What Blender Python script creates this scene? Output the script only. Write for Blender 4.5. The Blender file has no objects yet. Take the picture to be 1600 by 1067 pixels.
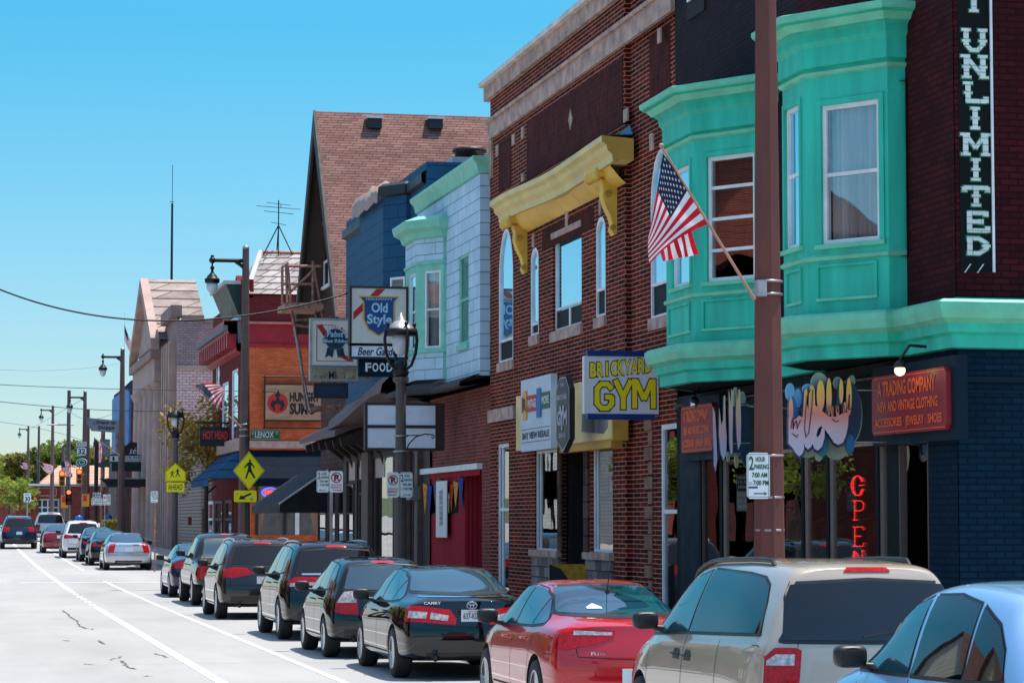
import bpy, bmesh, random
from math import *
from mathutils import Vector, Matrix
from mathutils.bvhtree import BVHTree
SC = bpy.context.scene
COL = SC.collection
R = random.Random(7)

# ------------------------------------------------------------------ camera, sky, sun, exposure
F = 4100.0; HC = 2.07; VX, VY = -75, 813
PIT = atan((VY-533.5)/F); YAW = atan((800-VX)*cos(PIT)/F)
cam = bpy.data.objects.new('camera', bpy.data.cameras.new('camera'))
COL.objects.link(cam); SC.camera = cam
cam.location = (0, 0, HC)
cam.rotation_euler = (pi/2+PIT, 0, -YAW)
cam.data.sensor_width = 36; cam.data.lens = F/1600*36
cam.data.clip_start = .5; cam.data.clip_end = 5000
SUN = Vector((.30, .03, 1.0)).normalized()
w = bpy.data.worlds.new('World'); SC.world = w; w.use_nodes = True
nt = w.node_tree; nt.nodes.clear()
sky = nt.nodes.new('ShaderNodeTexSky'); sky.sky_type = 'NISHITA'; sky.sun_disc = False
sky.sun_elevation = asin(SUN.z); sky.sun_rotation = atan2(SUN.x, SUN.y)
sky.air_density = 1.0; sky.dust_density = .25; sky.ozone_density = 1.6
tint = nt.nodes.new('ShaderNodeMix'); tint.data_type = 'RGBA'; tint.blend_type = 'MULTIPLY'
tint.inputs[0].default_value = 1
wtc = nt.nodes.new('ShaderNodeTexCoord'); wsp = nt.nodes.new('ShaderNodeSeparateXYZ'); wcr = nt.nodes.new('ShaderNodeValToRGB')   # hue of the air by height above the horizon
nt.links.new(wtc.outputs['Generated'], wsp.inputs[0]); nt.links.new(wsp.outputs[2], wcr.inputs[0]); nt.links.new(wcr.outputs[0], tint.inputs[7])
we = wcr.color_ramp.elements; we[0].position = 0; we[0].color = (.60, .62, .72, 1); we[1].position = .19; we[1].color = (.20, .71, .80, 1)
for p_, c_ in ((.38, (.85, 1.3, 1.4, 1)), (.75, (1.9, 1.65, 1.45, 1)), (1.0, (2.4, 1.8, 1.3, 1))):
    wx = we.new(p_); wx.color = c_
bg = nt.nodes.new('ShaderNodeBackground'); bg.inputs[1].default_value = .10
wo = nt.nodes.new('ShaderNodeOutputWorld')
nt.links.new(sky.outputs[0], tint.inputs[6]); nt.links.new(tint.outputs[2], bg.inputs[0]); nt.links.new(bg.outputs[0], wo.inputs[0])
sl = bpy.data.lights.new('sun', 'SUN'); sl.energy = 3.25; sl.angle = radians(.53); sl.color = (1, .95, .87)
so = bpy.data.objects.new('sun', sl); COL.objects.link(so)
so.rotation_euler = SUN.to_track_quat('Z', 'Y').to_euler()
SC.view_settings.view_transform = 'Standard'; SC.view_settings.look = 'None'
SC.view_settings.exposure = .93; SC.view_settings.gamma = 1
SC.render.engine = 'CYCLES'
SC.cycles.max_bounces = 6; SC.cycles.glossy_bounces = 4; SC.cycles.transparent_max_bounces = 12

# ------------------------------------------------------------------ view maths (pixels of the photo -> points on real planes)
CF = Vector((sin(YAW)*cos(PIT), cos(YAW)*cos(PIT), sin(PIT))); CR = Vector((cos(YAW), -sin(YAW), 0)); CU = CR.cross(CF)
def ray(px, py): return CF*F + CR*(px-800) - CU*(py-533.5)
def rise(Y):
    if Y < 60: return 0.0
    return 9e-5*(Y-60)**2 if Y < 150 else .729+.0097*(Y-150)
def onX(px, py, X):
    d = ray(px, py); t = X/d.x; return d.y*t, HC+d.z*t
def onY(px, py, Y):
    d = ray(px, py); t = Y/d.y; return d.x*t, HC+d.z*t

# ------------------------------------------------------------------ materials
MATS = {}
def newmat(name):
    m = bpy.data.materials.new(name); m.use_nodes = True; MATS[name] = m
    return m, m.node_tree, m.node_tree.nodes['Principled BSDF']
def pmat(name, col, rough=.6, metal=0, var=.12, scale=3.0, bump=0, bscale=40, coat=0, spec=.5, emit=0, streak=0):
    """plain material with cloudy colour variation, optional vertical streaks and bump"""
    if name in MATS: return MATS[name]
    m, nt, b = newmat(name); L = nt.links; N = nt.nodes.new
    b.inputs['Roughness'].default_value = rough; b.inputs['Metallic'].default_value = metal
    b.inputs['Specular IOR Level'].default_value = spec
    b.inputs['Coat Weight'].default_value = coat; b.inputs['Coat Roughness'].default_value = .03
    if emit:
        b.inputs['Emission Color'].default_value = (*col, 1); b.inputs['Emission Strength'].default_value = emit
    b.inputs['Base Color'].default_value = (*col, 1)
    tc = N('ShaderNodeTexCoord')
    if var > 0:
        n = N('ShaderNodeTexNoise'); n.inputs['Scale'].default_value = scale; n.inputs['Detail'].default_value = 5
        if streak:
            mp = N('ShaderNodeMapping'); mp.inputs['Scale'].default_value = (1, 1, streak)
            L.new(tc.outputs['Object'], mp.inputs[0]); L.new(mp.outputs[0], n.inputs[0])
        else: L.new(tc.outputs['Object'], n.inputs[0])
        mr = N('ShaderNodeMapRange'); mr.inputs[1].default_value = .3; mr.inputs[2].default_value = .7
        mr.inputs[3].default_value = 1-var*1.6; mr.inputs[4].default_value = 1+var
        L.new(n.outputs[0], mr.inputs[0])
        mx = N('ShaderNodeMix'); mx.data_type = 'RGBA'; mx.blend_type = 'MULTIPLY'; mx.inputs[0].default_value = 1
        mx.inputs[6].default_value = (*col, 1); L.new(mr.outputs[0], mx.inputs[7]); L.new(mx.outputs[2], b.inputs['Base Color'])
        rr = N('ShaderNodeMapRange'); rr.inputs[1].default_value = .3; rr.inputs[2].default_value = .7
        rr.inputs[3].default_value = max(.02, rough-.08*(rough > .15)); rr.inputs[4].default_value = rough+.08*(rough > .15)
        L.new(n.outputs[0], rr.inputs[0]); L.new(rr.outputs[0], b.inputs['Roughness'])
    if bump:
        n2 = N('ShaderNodeTexNoise'); n2.inputs['Scale'].default_value = bscale; n2.inputs['Detail'].default_value = 4
        L.new(tc.outputs['Object'], n2.inputs[0])
        bp = N('ShaderNodeBump'); bp.inputs['Strength'].default_value = bump; bp.inputs['Distance'].default_value = .01
        L.new(n2.outputs[0], bp.inputs['Height']); L.new(bp.outputs[0], b.inputs['Normal'])
    return m
def brickmat(name, c1, c2, mortar, w=.215, h=.075, msize=.012, off=.5, rough=.85, var=.25, mixbias=0, vertical=False, bump=.5, smooth=.1):
    if name in MATS: return MATS[name]
    m, nt, b = newmat(name); L = nt.links; N = nt.nodes.new
    tc = N('ShaderNodeTexCoord'); sp = N('ShaderNodeSeparateXYZ'); L.new(tc.outputs['Object'], sp.inputs[0])
    ad = N('ShaderNodeMath'); ad.operation = 'SUBTRACT'; L.new(sp.outputs[0], ad.inputs[0]); L.new(sp.outputs[1], ad.inputs[1])
    cb = N('ShaderNodeCombineXYZ')
    if vertical: L.new(sp.outputs[2], cb.inputs[0]); L.new(ad.outputs[0], cb.inputs[1])
    else: L.new(ad.outputs[0], cb.inputs[0]); L.new(sp.outputs[2], cb.inputs[1])
    br = N('ShaderNodeTexBrick'); br.offset = off
    L.new(cb.outputs[0], br.inputs[0])
    br.inputs['Color1'].default_value = (*c1, 1); br.inputs['Color2'].default_value = (*c2, 1); br.inputs['Mortar'].default_value = (*mortar, 1)
    br.inputs['Scale'].default_value = 1; br.inputs['Mortar Size'].default_value = msize; br.inputs['Mortar Smooth'].default_value = smooth
    br.inputs['Bias'].default_value = mixbias; br.inputs['Brick Width'].default_value = w; br.inputs['Row Height'].default_value = h
    n = N('ShaderNodeTexNoise'); n.inputs['Scale'].default_value = 1.3; n.inputs['Detail'].default_value = 8; n.inputs['Roughness'].default_value = .7
    L.new(tc.outputs['Object'], n.inputs[0])
    mr = N('ShaderNodeMapRange'); mr.inputs[1].default_value = .3; mr.inputs[2].default_value = .7; mr.inputs[3].default_value = 1-var; mr.inputs[4].default_value = 1+var
    L.new(n.outputs[0], mr.inputs[0])
    mx = N('ShaderNodeMix'); mx.data_type = 'RGBA'; mx.blend_type = 'MULTIPLY'; mx.inputs[0].default_value = 1
    L.new(br.outputs[0], mx.inputs[6]); L.new(mr.outputs[0], mx.inputs[7]); L.new(mx.outputs[2], b.inputs['Base Color'])
    b.inputs['Roughness'].default_value = rough; b.inputs['Specular IOR Level'].default_value = .12
    iv = N('ShaderNodeMath'); iv.operation = 'SUBTRACT'; iv.inputs[0].default_value = 1; L.new(br.outputs[1], iv.inputs[1])
    bp = N('ShaderNodeBump'); bp.inputs['Strength'].default_value = bump; bp.inputs['Distance'].default_value = .01
    L.new(iv.outputs[0], bp.inputs['Height']); L.new(bp.outputs[0], b.inputs['Normal'])
    return m
def glassmat(name, tintc, refl=.5, clear=.5, rough=.0, wav=.0, base=.06):
    """window glass: mixes a see-through part with a mirror part by viewing angle"""
    if name in MATS: return MATS[name]
    m = bpy.data.materials.new(name); m.use_nodes = True; MATS[name] = m
    nt = m.node_tree; nt.nodes.clear(); N = nt.nodes.new; L = nt.links
    o = N('ShaderNodeOutputMaterial'); t = N('ShaderNodeBsdfTransparent'); t.inputs[0].default_value = (*[clear*c for c in tintc], 1)
    d = N('ShaderNodeBsdfGlossy'); d.inputs['Roughness'].default_value = rough
    fr = N('ShaderNodeFresnel'); fr.inputs[0].default_value = 1.6
    mp = N('ShaderNodeMapRange'); mp.inputs[1].default_value = 0; mp.inputs[2].default_value = .5; mp.inputs[3].default_value = base; mp.inputs[4].default_value = refl
    mx = N('ShaderNodeMixShader'); L.new(fr.outputs[0], mp.inputs[0]); L.new(mp.outputs[0], mx.inputs[0])
    L.new(t.outputs[0], mx.inputs[1]); L.new(d.outputs[0], mx.inputs[2]); L.new(mx.outputs[0], o.inputs[0])
    if wav:
        tc = N('ShaderNodeTexCoord'); n = N('ShaderNodeTexNoise'); n.inputs['Scale'].default_value = 1.1; n.inputs['Detail'].default_value = 1
        L.new(tc.outputs['Object'], n.inputs[0]); bp = N('ShaderNodeBump'); bp.inputs['Strength'].default_value = wav; bp.inputs['Distance'].default_value = .1
        L.new(n.outputs[0], bp.inputs['Height']); L.new(bp.outputs[0], d.inputs['Normal'])
    return m
def darkglass(name, col, ior=1.9, rough=.02, wav=.0):
    if name in MATS: return MATS[name]
    m, nt, b = newmat(name)
    b.inputs['Base Color'].default_value = (*col, 1); b.inputs['Roughness'].default_value = rough; b.inputs['IOR'].default_value = ior
    if wav:
        N = nt.nodes.new; L = nt.links
        tc = N('ShaderNodeTexCoord'); n = N('ShaderNodeTexNoise'); n.inputs['Scale'].default_value = 1.0; n.inputs['Detail'].default_value = 1
        L.new(tc.outputs['Object'], n.inputs[0]); bp = N('ShaderNodeBump'); bp.inputs['Strength'].default_value = wav; bp.inputs['Distance'].default_value = .1
        L.new(n.outputs[0], bp.inputs['Height']); L.new(bp.outputs[0], b.inputs['Normal'])
    return m
def paint(name, col, metal=0, rough=.35, coat=1.0):
    m = pmat(name, col, rough, metal, 0, 2.0, coat=coat, spec=.25 if max(col) > .1 else .0)
    b = m.node_tree.nodes['Principled BSDF']; b.inputs['Coat IOR'].default_value = 1.6; b.inputs['Coat Roughness'].default_value = .012
    return m
def clothmat(name, c):
    if name in MATS: return MATS[name]
    m, nt, b = newmat(name); b.inputs['Base Color'].default_value = (*c, 1); b.inputs['Roughness'].default_value = .9; tr = nt.nodes.new('ShaderNodeBsdfTranslucent'); tr.inputs[0].default_value = (*c, 1)
    mx = nt.nodes.new('ShaderNodeMixShader'); mx.inputs[0].default_value = .45; nt.links.new(b.outputs[0], mx.inputs[1]); nt.links.new(tr.outputs[0], mx.inputs[2]); nt.links.new(mx.outputs[0], nt.nodes['Material Output'].inputs[0])
    return m
def lin(r, g, b): return tuple(((c/255)/12.92 if c/255 <= .04045 else (((c/255)+.055)/1.055)**2.4) for c in (r, g, b))
def gradmat(name, stops, z0, z1, rough=.4):
    """colours that the sign painter blended from top to bottom"""
    m, nt, b = newmat(name); N = nt.nodes.new; L = nt.links
    tc = N('ShaderNodeTexCoord'); sp = N('ShaderNodeSeparateXYZ'); L.new(tc.outputs['Object'], sp.inputs[0])
    mr = N('ShaderNodeMapRange'); mr.inputs[1].default_value = z0; mr.inputs[2].default_value = z1; L.new(sp.outputs[2], mr.inputs[0])
    cr = N('ShaderNodeValToRGB'); L.new(mr.outputs[0], cr.inputs[0])
    e = cr.color_ramp.elements; e[0].position = stops[0][0]; e[0].color = (*stops[0][1], 1); e[1].position = stops[-1][0]; e[1].color = (*stops[-1][1], 1)
    for p, c in stops[1:-1]:
        x = e.new(p); x.color = (*c, 1)
    L.new(cr.outputs[0], b.inputs['Base Color']); b.inputs['Roughness'].default_value = rough
    return m

# ------------------------------------------------------------------ mesh collecting
class Fr:
    """a vertical plane: u runs to the viewer's right, z up, d outwards"""
    def __init__(s, x, y, ex, ey):
        l = hypot(ex, ey); s.o = Vector((x, y, 0)); s.e = Vector((ex/l, ey/l, 0)); s.n = s.e.cross(Vector((0, 0, 1)))
    def p(s, u, z, d=0): return s.o + s.e*u + s.n*d + Vector((0, 0, z))
    def uz(s, px, py, d=0):
        r = ray(px, py); c = Vector((0, 0, HC)); o = s.o + s.n*d
        t = (o-c).dot(s.n)/r.dot(s.n); q = c + r*t
        return (q-s.o).dot(s.e), q.z
    def u(s, px, d=0): return s.uz(px, 600, d)[0]
    def z(s, px, py, d=0): return s.uz(px, py, d)[1]
def ST(X=11.0): return Fr(X, 0, 0, -1)
def CX(Y): return Fr(0, Y, 1, 0)
class MB:
    def __init__(s): s.v = []; s.f = []; s.m = []; s.mats = []; s.sm = []
    def mi(s, mat):
        if mat not in s.mats: s.mats.append(mat)
        return s.mats.index(mat)
    def add(s, vs, fs, mat, smooth=False):
        b = len(s.v); s.v += [Vector(v) for v in vs]; k = s.mi(mat)
        for f in fs: s.f.append([b+i for i in f]); s.m.append(k); s.sm.append(smooth)
        return s
    def quad(s, a, b, c, d, mat): return s.add([a, b, c, d], [(0, 1, 2, 3)], mat)
    def hexa(s, p, mat):  # p: 4 bottom, 4 top
        return s.add(p, [(3, 2, 1, 0), (4, 5, 6, 7), (0, 1, 5, 4), (1, 2, 6, 5), (2, 3, 7, 6), (3, 0, 4, 7)], mat)
    def box(s, x0, x1, y0, y1, z0, z1, mat):
        return s.hexa([(x0, y0, z0), (x1, y0, z0), (x1, y1, z0), (x0, y1, z0), (x0, y0, z1), (x1, y0, z1), (x1, y1, z1), (x0, y1, z1)], mat)
    def fb(s, fr, u0, u1, z0, z1, d0, d1, mat):
        P = fr.p
        return s.hexa([P(u0, z0, d1), P(u1, z0, d1), P(u1, z0, d0), P(u0, z0, d0), P(u0, z1, d1), P(u1, z1, d1), P(u1, z1, d0), P(u0, z1, d0)], mat)
    def poly(s, fr, pts, d0, d1, mat, side=None):
        """extruded outline in a frame, pts (u,z)"""
        n = len(pts); a = sum(pts[i][0]*pts[(i+1) % n][1]-pts[(i+1) % n][0]*pts[i][1] for i in range(n))
        if a < 0: pts = pts[::-1]
        front = [fr.p(u, z, d1) for u, z in pts]
        s.add(front, [tuple(range(n))], mat)
        if d0 != d1:
            back = [fr.p(u, z, d0) for u, z in pts]
            s.add(back, [tuple(range(n))[::-1]], side or mat)
            s.add(front+back, [(i+n, (i+1) % n+n, (i+1) % n, i) for i in range(n)], side or mat)
        return s
    def tube(s, pts, r, mat, n=8, caps=True, smooth=True):
        pts = [Vector(p) for p in pts]; rs = r if isinstance(r, (list, tuple)) else [r]*len(pts)
        up = None; ring = []
        for i, p in enumerate(pts):
            a = pts[max(0, i-1)]; b = pts[min(len(pts)-1, i+1)]; t = (b-a).normalized()
            if up is None:
                up = Vector((0, 0, 1)) if abs(t.z) < .9 else Vector((1, 0, 0))
            e1 = t.cross(up).normalized(); e2 = e1.cross(t); up = e2
            ring.append([p+(e1*cos(2*pi*k/n)+e2*sin(2*pi*k/n))*rs[i] for k in range(n)])
        vs = [v for q in ring for v in q]
        fs = [(i*n+k, i*n+(k+1) % n, (i+1)*n+(k+1) % n, (i+1)*n+k) for i in range(len(pts)-1) for k in range(n)]
        s.add(vs, fs, mat, smooth)
        if caps:
            s.add(ring[0], [tuple(range(n))[::-1]], mat); s.add(ring[-1], [tuple(range(n))], mat)
        return s
    def lathe(s, c, prof, mat, n=16, axis='z', smooth=True, sx=1, sy=1):
        """prof (r, h) from one end to the other; axis z or x"""
        c = Vector(c); vs = []
        for r, h in prof:
            for k in range(n):
                a = 2*pi*k/n
                vs.append(c+(Vector((r*cos(a)*sx, r*sin(a)*sy, h)) if axis == 'z' else Vector((h, r*cos(a), r*sin(a)))))
        m = len(prof); fs = [(i*n+k, i*n+(k+1) % n, (i+1)*n+(k+1) % n, (i+1)*n+k) for i in range(m-1) for k in range(n)]
        if prof[0][0] > 1e-4: fs.append(tuple(range(n))[::-1])
        if prof[-1][0] > 1e-4: fs.append(tuple((m-1)*n+k for k in range(n)))
        return s.add(vs, fs, mat, smooth)
    def ball(s, c, r, mat, n=12, m=8, sc=(1, 1, 1)):
        vs = []; c = Vector(c)
        for i in range(m+1):
            t = pi*i/m
            for k in range(n):
                a = 2*pi*k/n; vs.append(c+Vector((r*sin(t)*cos(a)*sc[0], r*sin(t)*sin(a)*sc[1], -r*cos(t)*sc[2])))
        return s.add(vs, [(i*n+k, i*n+(k+1) % n, (i+1)*n+(k+1) % n, (i+1)*n+k) for i in range(m) for k in range(n)], mat, True)
    def rbox(s, c, hx, hy, hz, mat, e=.55, n=20, m=12):
        vs = []; c = Vector(c); pw = lambda v: copysign(abs(v)**e, v)
        for i in range(m+1):
            t = -pi/2+pi*i/m
            for k in range(n):
                a = 2*pi*k/n; vs.append(c+Vector((hx*pw(cos(t))*pw(cos(a)), hy*pw(cos(t))*pw(sin(a)), hz*pw(sin(t)))))
        return s.add(vs, [(i*n+k, i*n+(k+1) % n, (i+1)*n+(k+1) % n, (i+1)*n+k) for i in range(m) for k in range(n)], mat, True)
    def text(s, fr, string, u0, u1, z0, z1, d, mat, off=0.0, extr=0.0, shear=0, slope=0, thick=.006):
        vs, fs = textgeo(string, off, shear)
        x0 = min(v[0] for v in vs); x1 = max(v[0] for v in vs); y0 = min(v[1] for v in vs); y1 = max(v[1] for v in vs)
        def P(v, dd):
            a = (v[0]-x0)/(x1-x0); u = u0+(u1-u0)*a
            return fr.p(u, z0+(z1-z0)*(v[1]-y0)/(y1-y0)+slope*a, dd)
        s.add([P(v, d+thick) for v in vs], fs, mat)
        return s
    def sweep(s, path, prof, mat, closed_prof=False, ends=True):
        """path: plan points (x,y); prof: (out, z); out is to the left side normal of travel"""
        n = len(path); rows = []
        for i in range(n):
            p = Vector((*path[i], 0))
            def nrm(a, b):
                t = (Vector((*b, 0))-Vector((*a, 0))).normalized(); return Vector((-t.y, t.x, 0))
            ns = []
            if i > 0: ns.append(nrm(path[i-1], path[i]))
            if i < n-1: ns.append(nrm(path[i], path[i+1]))
            m = ns[0] if len(ns) == 1 else (ns[0]+ns[1]).normalized()
            k = 1/max(.3, m.dot(ns[0]))
            rows.append([p+m*k*o+Vector((0, 0, z)) for o, z in prof])
        q = len(prof); vs = [v for r_ in rows for v in r_]
        rng = range(q) if closed_prof else range(q-1)
        s.add(vs, [(i*q+j, i*q+(j+1) % q, (i+1)*q+(j+1) % q, (i+1)*q+j) for i in range(n-1) for j in rng], mat)
        if closed_prof and ends:
            s.add(rows[0], [tuple(range(q))], mat); s.add(rows[-1], [tuple(range(q))[::-1]], mat)
        return s
    def build(s, name, parent=None, local=False, recalc=False, auto=None, split=False):
        if not s.v: return None
        if split:   # one object per separate piece
            g = list(range(len(s.v)))
            def fi(i):
                while g[i] != i: g[i] = g[g[i]]; i = g[i]
                return i
            for f in s.f:
                for k in f[1:]: g[fi(k)] = fi(f[0])
            pcs = {}
            for j, f in enumerate(s.f): pcs.setdefault(fi(f[0]), []).append(j)
            r = None
            for js in pcs.values():
                q = MB(); mp = {}
                for j in js:
                    for k in s.f[j]:
                        if k not in mp: mp[k] = len(q.v); q.v.append(s.v[k])
                    q.f.append([mp[k] for k in s.f[j]]); q.m.append(q.mi(s.mats[s.m[j]])); q.sm.append(s.sm[j])
                r = q.build(name, parent, local, recalc)
            return r
        me = bpy.data.meshes.new(name)
        o0 = Vector((0, 0, 0))
        if parent is not None and not local:
            q = parent
            while q: o0 = o0+q.location; q = q.parent
        me.from_pydata([v-o0 for v in s.v], [], s.f)
        for m in s.mats: me.materials.append(m)
        for i, p in enumerate(me.polygons): p.material_index = s.m[i]; p.use_smooth = s.sm[i]
        me.update()
        if recalc:
            bm = bmesh.new(); bm.from_mesh(me); bmesh.ops.recalc_face_normals(bm, faces=bm.faces); bm.to_mesh(me); bm.free()
        if auto: me.set_sharp_from_angle(angle=radians(auto))
        o = bpy.data.objects.new(name, me); COL.objects.link(o); o.parent = parent
        return o
_tc = {}
def textgeo(string, off=0.0, shear=0):
    key = (string, off, shear)
    if key in _tc: return _tc[key]
    c = bpy.data.curves.new('t', 'FONT'); c.body = string; c.size = 1; c.offset = off; c.shear = shear; c.resolution_u = 3
    o = bpy.data.objects.new('t', c); COL.objects.link(o)
    dg = bpy.context.evaluated_depsgraph_get(); me = bpy.data.meshes.new_from_object(o.evaluated_get(dg))
    vs = [tuple(v.co) for v in me.vertices]; fs = [tuple(p.vertices) for p in me.polygons]
    bpy.data.objects.remove(o); bpy.data.meshes.remove(me); bpy.data.curves.remove(c)
    _tc[key] = (vs, fs); return vs, fs
def tag(o, label=None, cat=None, group=None, kind=None):
    if label: o['label'] = label
    if cat: o['category'] = cat
    if group: o['group'] = group
    if kind: o['kind'] = kind
    return o
def thing(name, loc, label, cat, group=None, rz=0):
    o = bpy.data.objects.new(name, None); COL.objects.link(o); o.location = loc; o.rotation_euler.z = rz
    return tag(o, label, cat, group)
def dup(root, loc=None, label=None, group=None, rz=None):
    def rec(o, par):
        c = o.copy(); COL.objects.link(c); c.parent = par
        for ch in list(o.children): rec(ch, c)
        return c
    r = rec(root, None)
    if loc is not None: r.location = loc
    if rz is not None: r.rotation_euler.z = rz
    if label: r['label'] = label
    if group: r['group'] = group
    return r
def lerp(a, b, t): return a+(b-a)*t
def interp(pts, x):
    if x <= pts[0][0]: return pts[0][1]
    for (a, b), (c, d) in zip(pts, pts[1:]):
        if x <= c: return b+(d-b)*(x-a)/max(1e-9, c-a)
    return pts[-1][1]
# ------------------------------------------------------------------ vehicles
TYRE = pmat('tyre_rubber', (.018, .018, .018), .75, 0, .2, 8); BLKP = pmat('black_plastic', (.012, .012, .013), .45, 0, .1, 5)
ALU = pmat('alloy_rim', (.55, .56, .58), .28, .9, .05); CHROME = pmat('chrome', (.75, .75, .77), .08, 1, 0)
CGL = darkglass('car_glass', (.008, .05, .075), 2.35); CGT = darkglass('tinted_car_glass', (.004, .004, .006), 1.65)
REDL = pmat('red_lens', (.46, .002, .004), .15, 0, .25, 30, coat=.35, spec=.3); CLRL = pmat('clear_lens', (.50, .46, .47), .08, 0, .35, 25, coat=.6); AMBL = pmat('amber_lens', (.7, .2, .02), .1, 0, 0)
PLATE = pmat('plate_white', (.75, .77, .78), .4, 0, .05); INK = pmat('sign_black', (.012, .012, .014), .5, 0, .1); SEAM = pmat('panel_gap', (.006, .006, .006), .8, 0, 0)
UNDER = pmat('underbody', (.01, .01, .01), .9, 0, .1); SEATC = pmat('headrest_cloth', (.45, .42, .36), .9, 0, .1)
PLRED = pmat('plate_red', (.5, .02, .03), .5, 0, 0)

def body_mesh(S):
    W = S['W']/2; sec = []; ys = S['ys']; n = len(ys)
    cr, cf = S.get('cr', .16), S.get('cf', .35)
    def yr(x, z): return interp(S['yr'], z) + cr*(abs(x)/W)**2.4
    def yf(x, z): return interp(S['yf'], z) - cf*(abs(x)/W)**2.4
    for i, y in enumerate(ys):
        w = interp(S['wb'], y); wm = min(W, w+.055); zb = interp(S['belt'], y); zt = interp(S['top'], y)
        wt = interp(S['wt'], y); zl = interp(S['low'], y); k = min(1, max(.12, (zt-zb)/.2))
        zt = max(zt, zb+.03); z9 = max(zb+.012, zt-.075*k)
        P = [(0, zl), (.8*wm, zl), (wm-.03, zl+.03), (wm, zl+.17), (wm, zl+(zb-zl)*.62), (w+.012, zb-.07), (w-.025, zb),
             (lerp(w-.03, wt, .3)+.012*k, lerp(zb, z9, .33)), (lerp(w-.03, wt, .66)+.015*k, lerp(zb, z9, .68)), (wt, z9), (wt*.88, zt-.022*k), (wt*.5, zt-.004), (0, zt)]
        row = []
        for x, z in P:
            yy = max(y, yr(x, z)+.05*i); yy = min(yy, yf(x, z)-.05*(n-1-i)); row.append((x, yy, z))
        sec.append(row)
    bm = bmesh.new()
    def grid(rows):
        vv = [[bm.verts.new(p) for p in r] for r in rows]
        for a, b in zip(vv, vv[1:]):
            for j in range(len(a)-1): bm.faces.new((a[j], a[j+1], b[j+1], b[j]))
    for sg in (1, -1):
        grid([[(sg*x, y, z) for x, y, z in r] for r in sec])
        for row, fn in ((sec[0], yr), (sec[-1], yf)):
            cols = []
            for s in (1, .86, .45, 0):
                cols.append([(sg*x*s, (y if s == 1 else (fn(x*s, z) if abs(y-fn(x, z)) < .3 else y)), z) for x, y, z in row])
            grid(cols)
    bmesh.ops.remove_doubles(bm, verts=bm.verts, dist=.0015)
    bmesh.ops.dissolve_degenerate(bm, edges=bm.edges, dist=.0005)
    bmesh.ops.recalc_face_normals(bm, faces=bm.faces)
    me = bpy.data.meshes.new('body'); bm.to_mesh(me); bm.free()
    o = bpy.data.objects.new('tmp', me); COL.objects.link(o)
    md = o.modifiers.new('s', 'SUBSURF'); md.levels = 2; md.render_levels = 2
    dg = bpy.context.evaluated_depsgraph_get(); m2 = bpy.data.meshes.new_from_object(o.evaluated_get(dg))
    bpy.data.objects.remove(o)
    return m2

def cut_arches(me, S, mats):
    """open the wheel wells"""
    o = bpy.data.objects.new('tmp', me); COL.objects.link(o)
    cb = MB(); W = S['W']/2
    for wy, wr in ((S['wr_y'], S['wr']), (S['wf_y'], S['wr'])):
        for sg in (-1, 1):
            x0, x1 = sorted((sg*(W-.30), sg*(W+.3)))
            cb.lathe((0, wy, wr), [(wr+.055, x0), (wr+.055, x1)], UNDER, 28, 'x', False)
    c = cb.build('cut', None, recalc=True)
    md = o.modifiers.new('b', 'BOOLEAN'); md.operation = 'DIFFERENCE'; md.object = c; md.solver = 'EXACT'; md.material_mode = 'TRANSFER'
    me.materials.clear(); me.materials.append(mats)
    dg = bpy.context.evaluated_depsgraph_get(); m2 = bpy.data.meshes.new_from_object(o.evaluated_get(dg))
    bpy.data.objects.remove(o); bpy.data.objects.remove(c)
    if len(m2.polygons) < 200: return me
    for p in m2.polygons: p.use_smooth = True
    m2.set_sharp_from_angle(angle=radians(38))
    return m2

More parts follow.
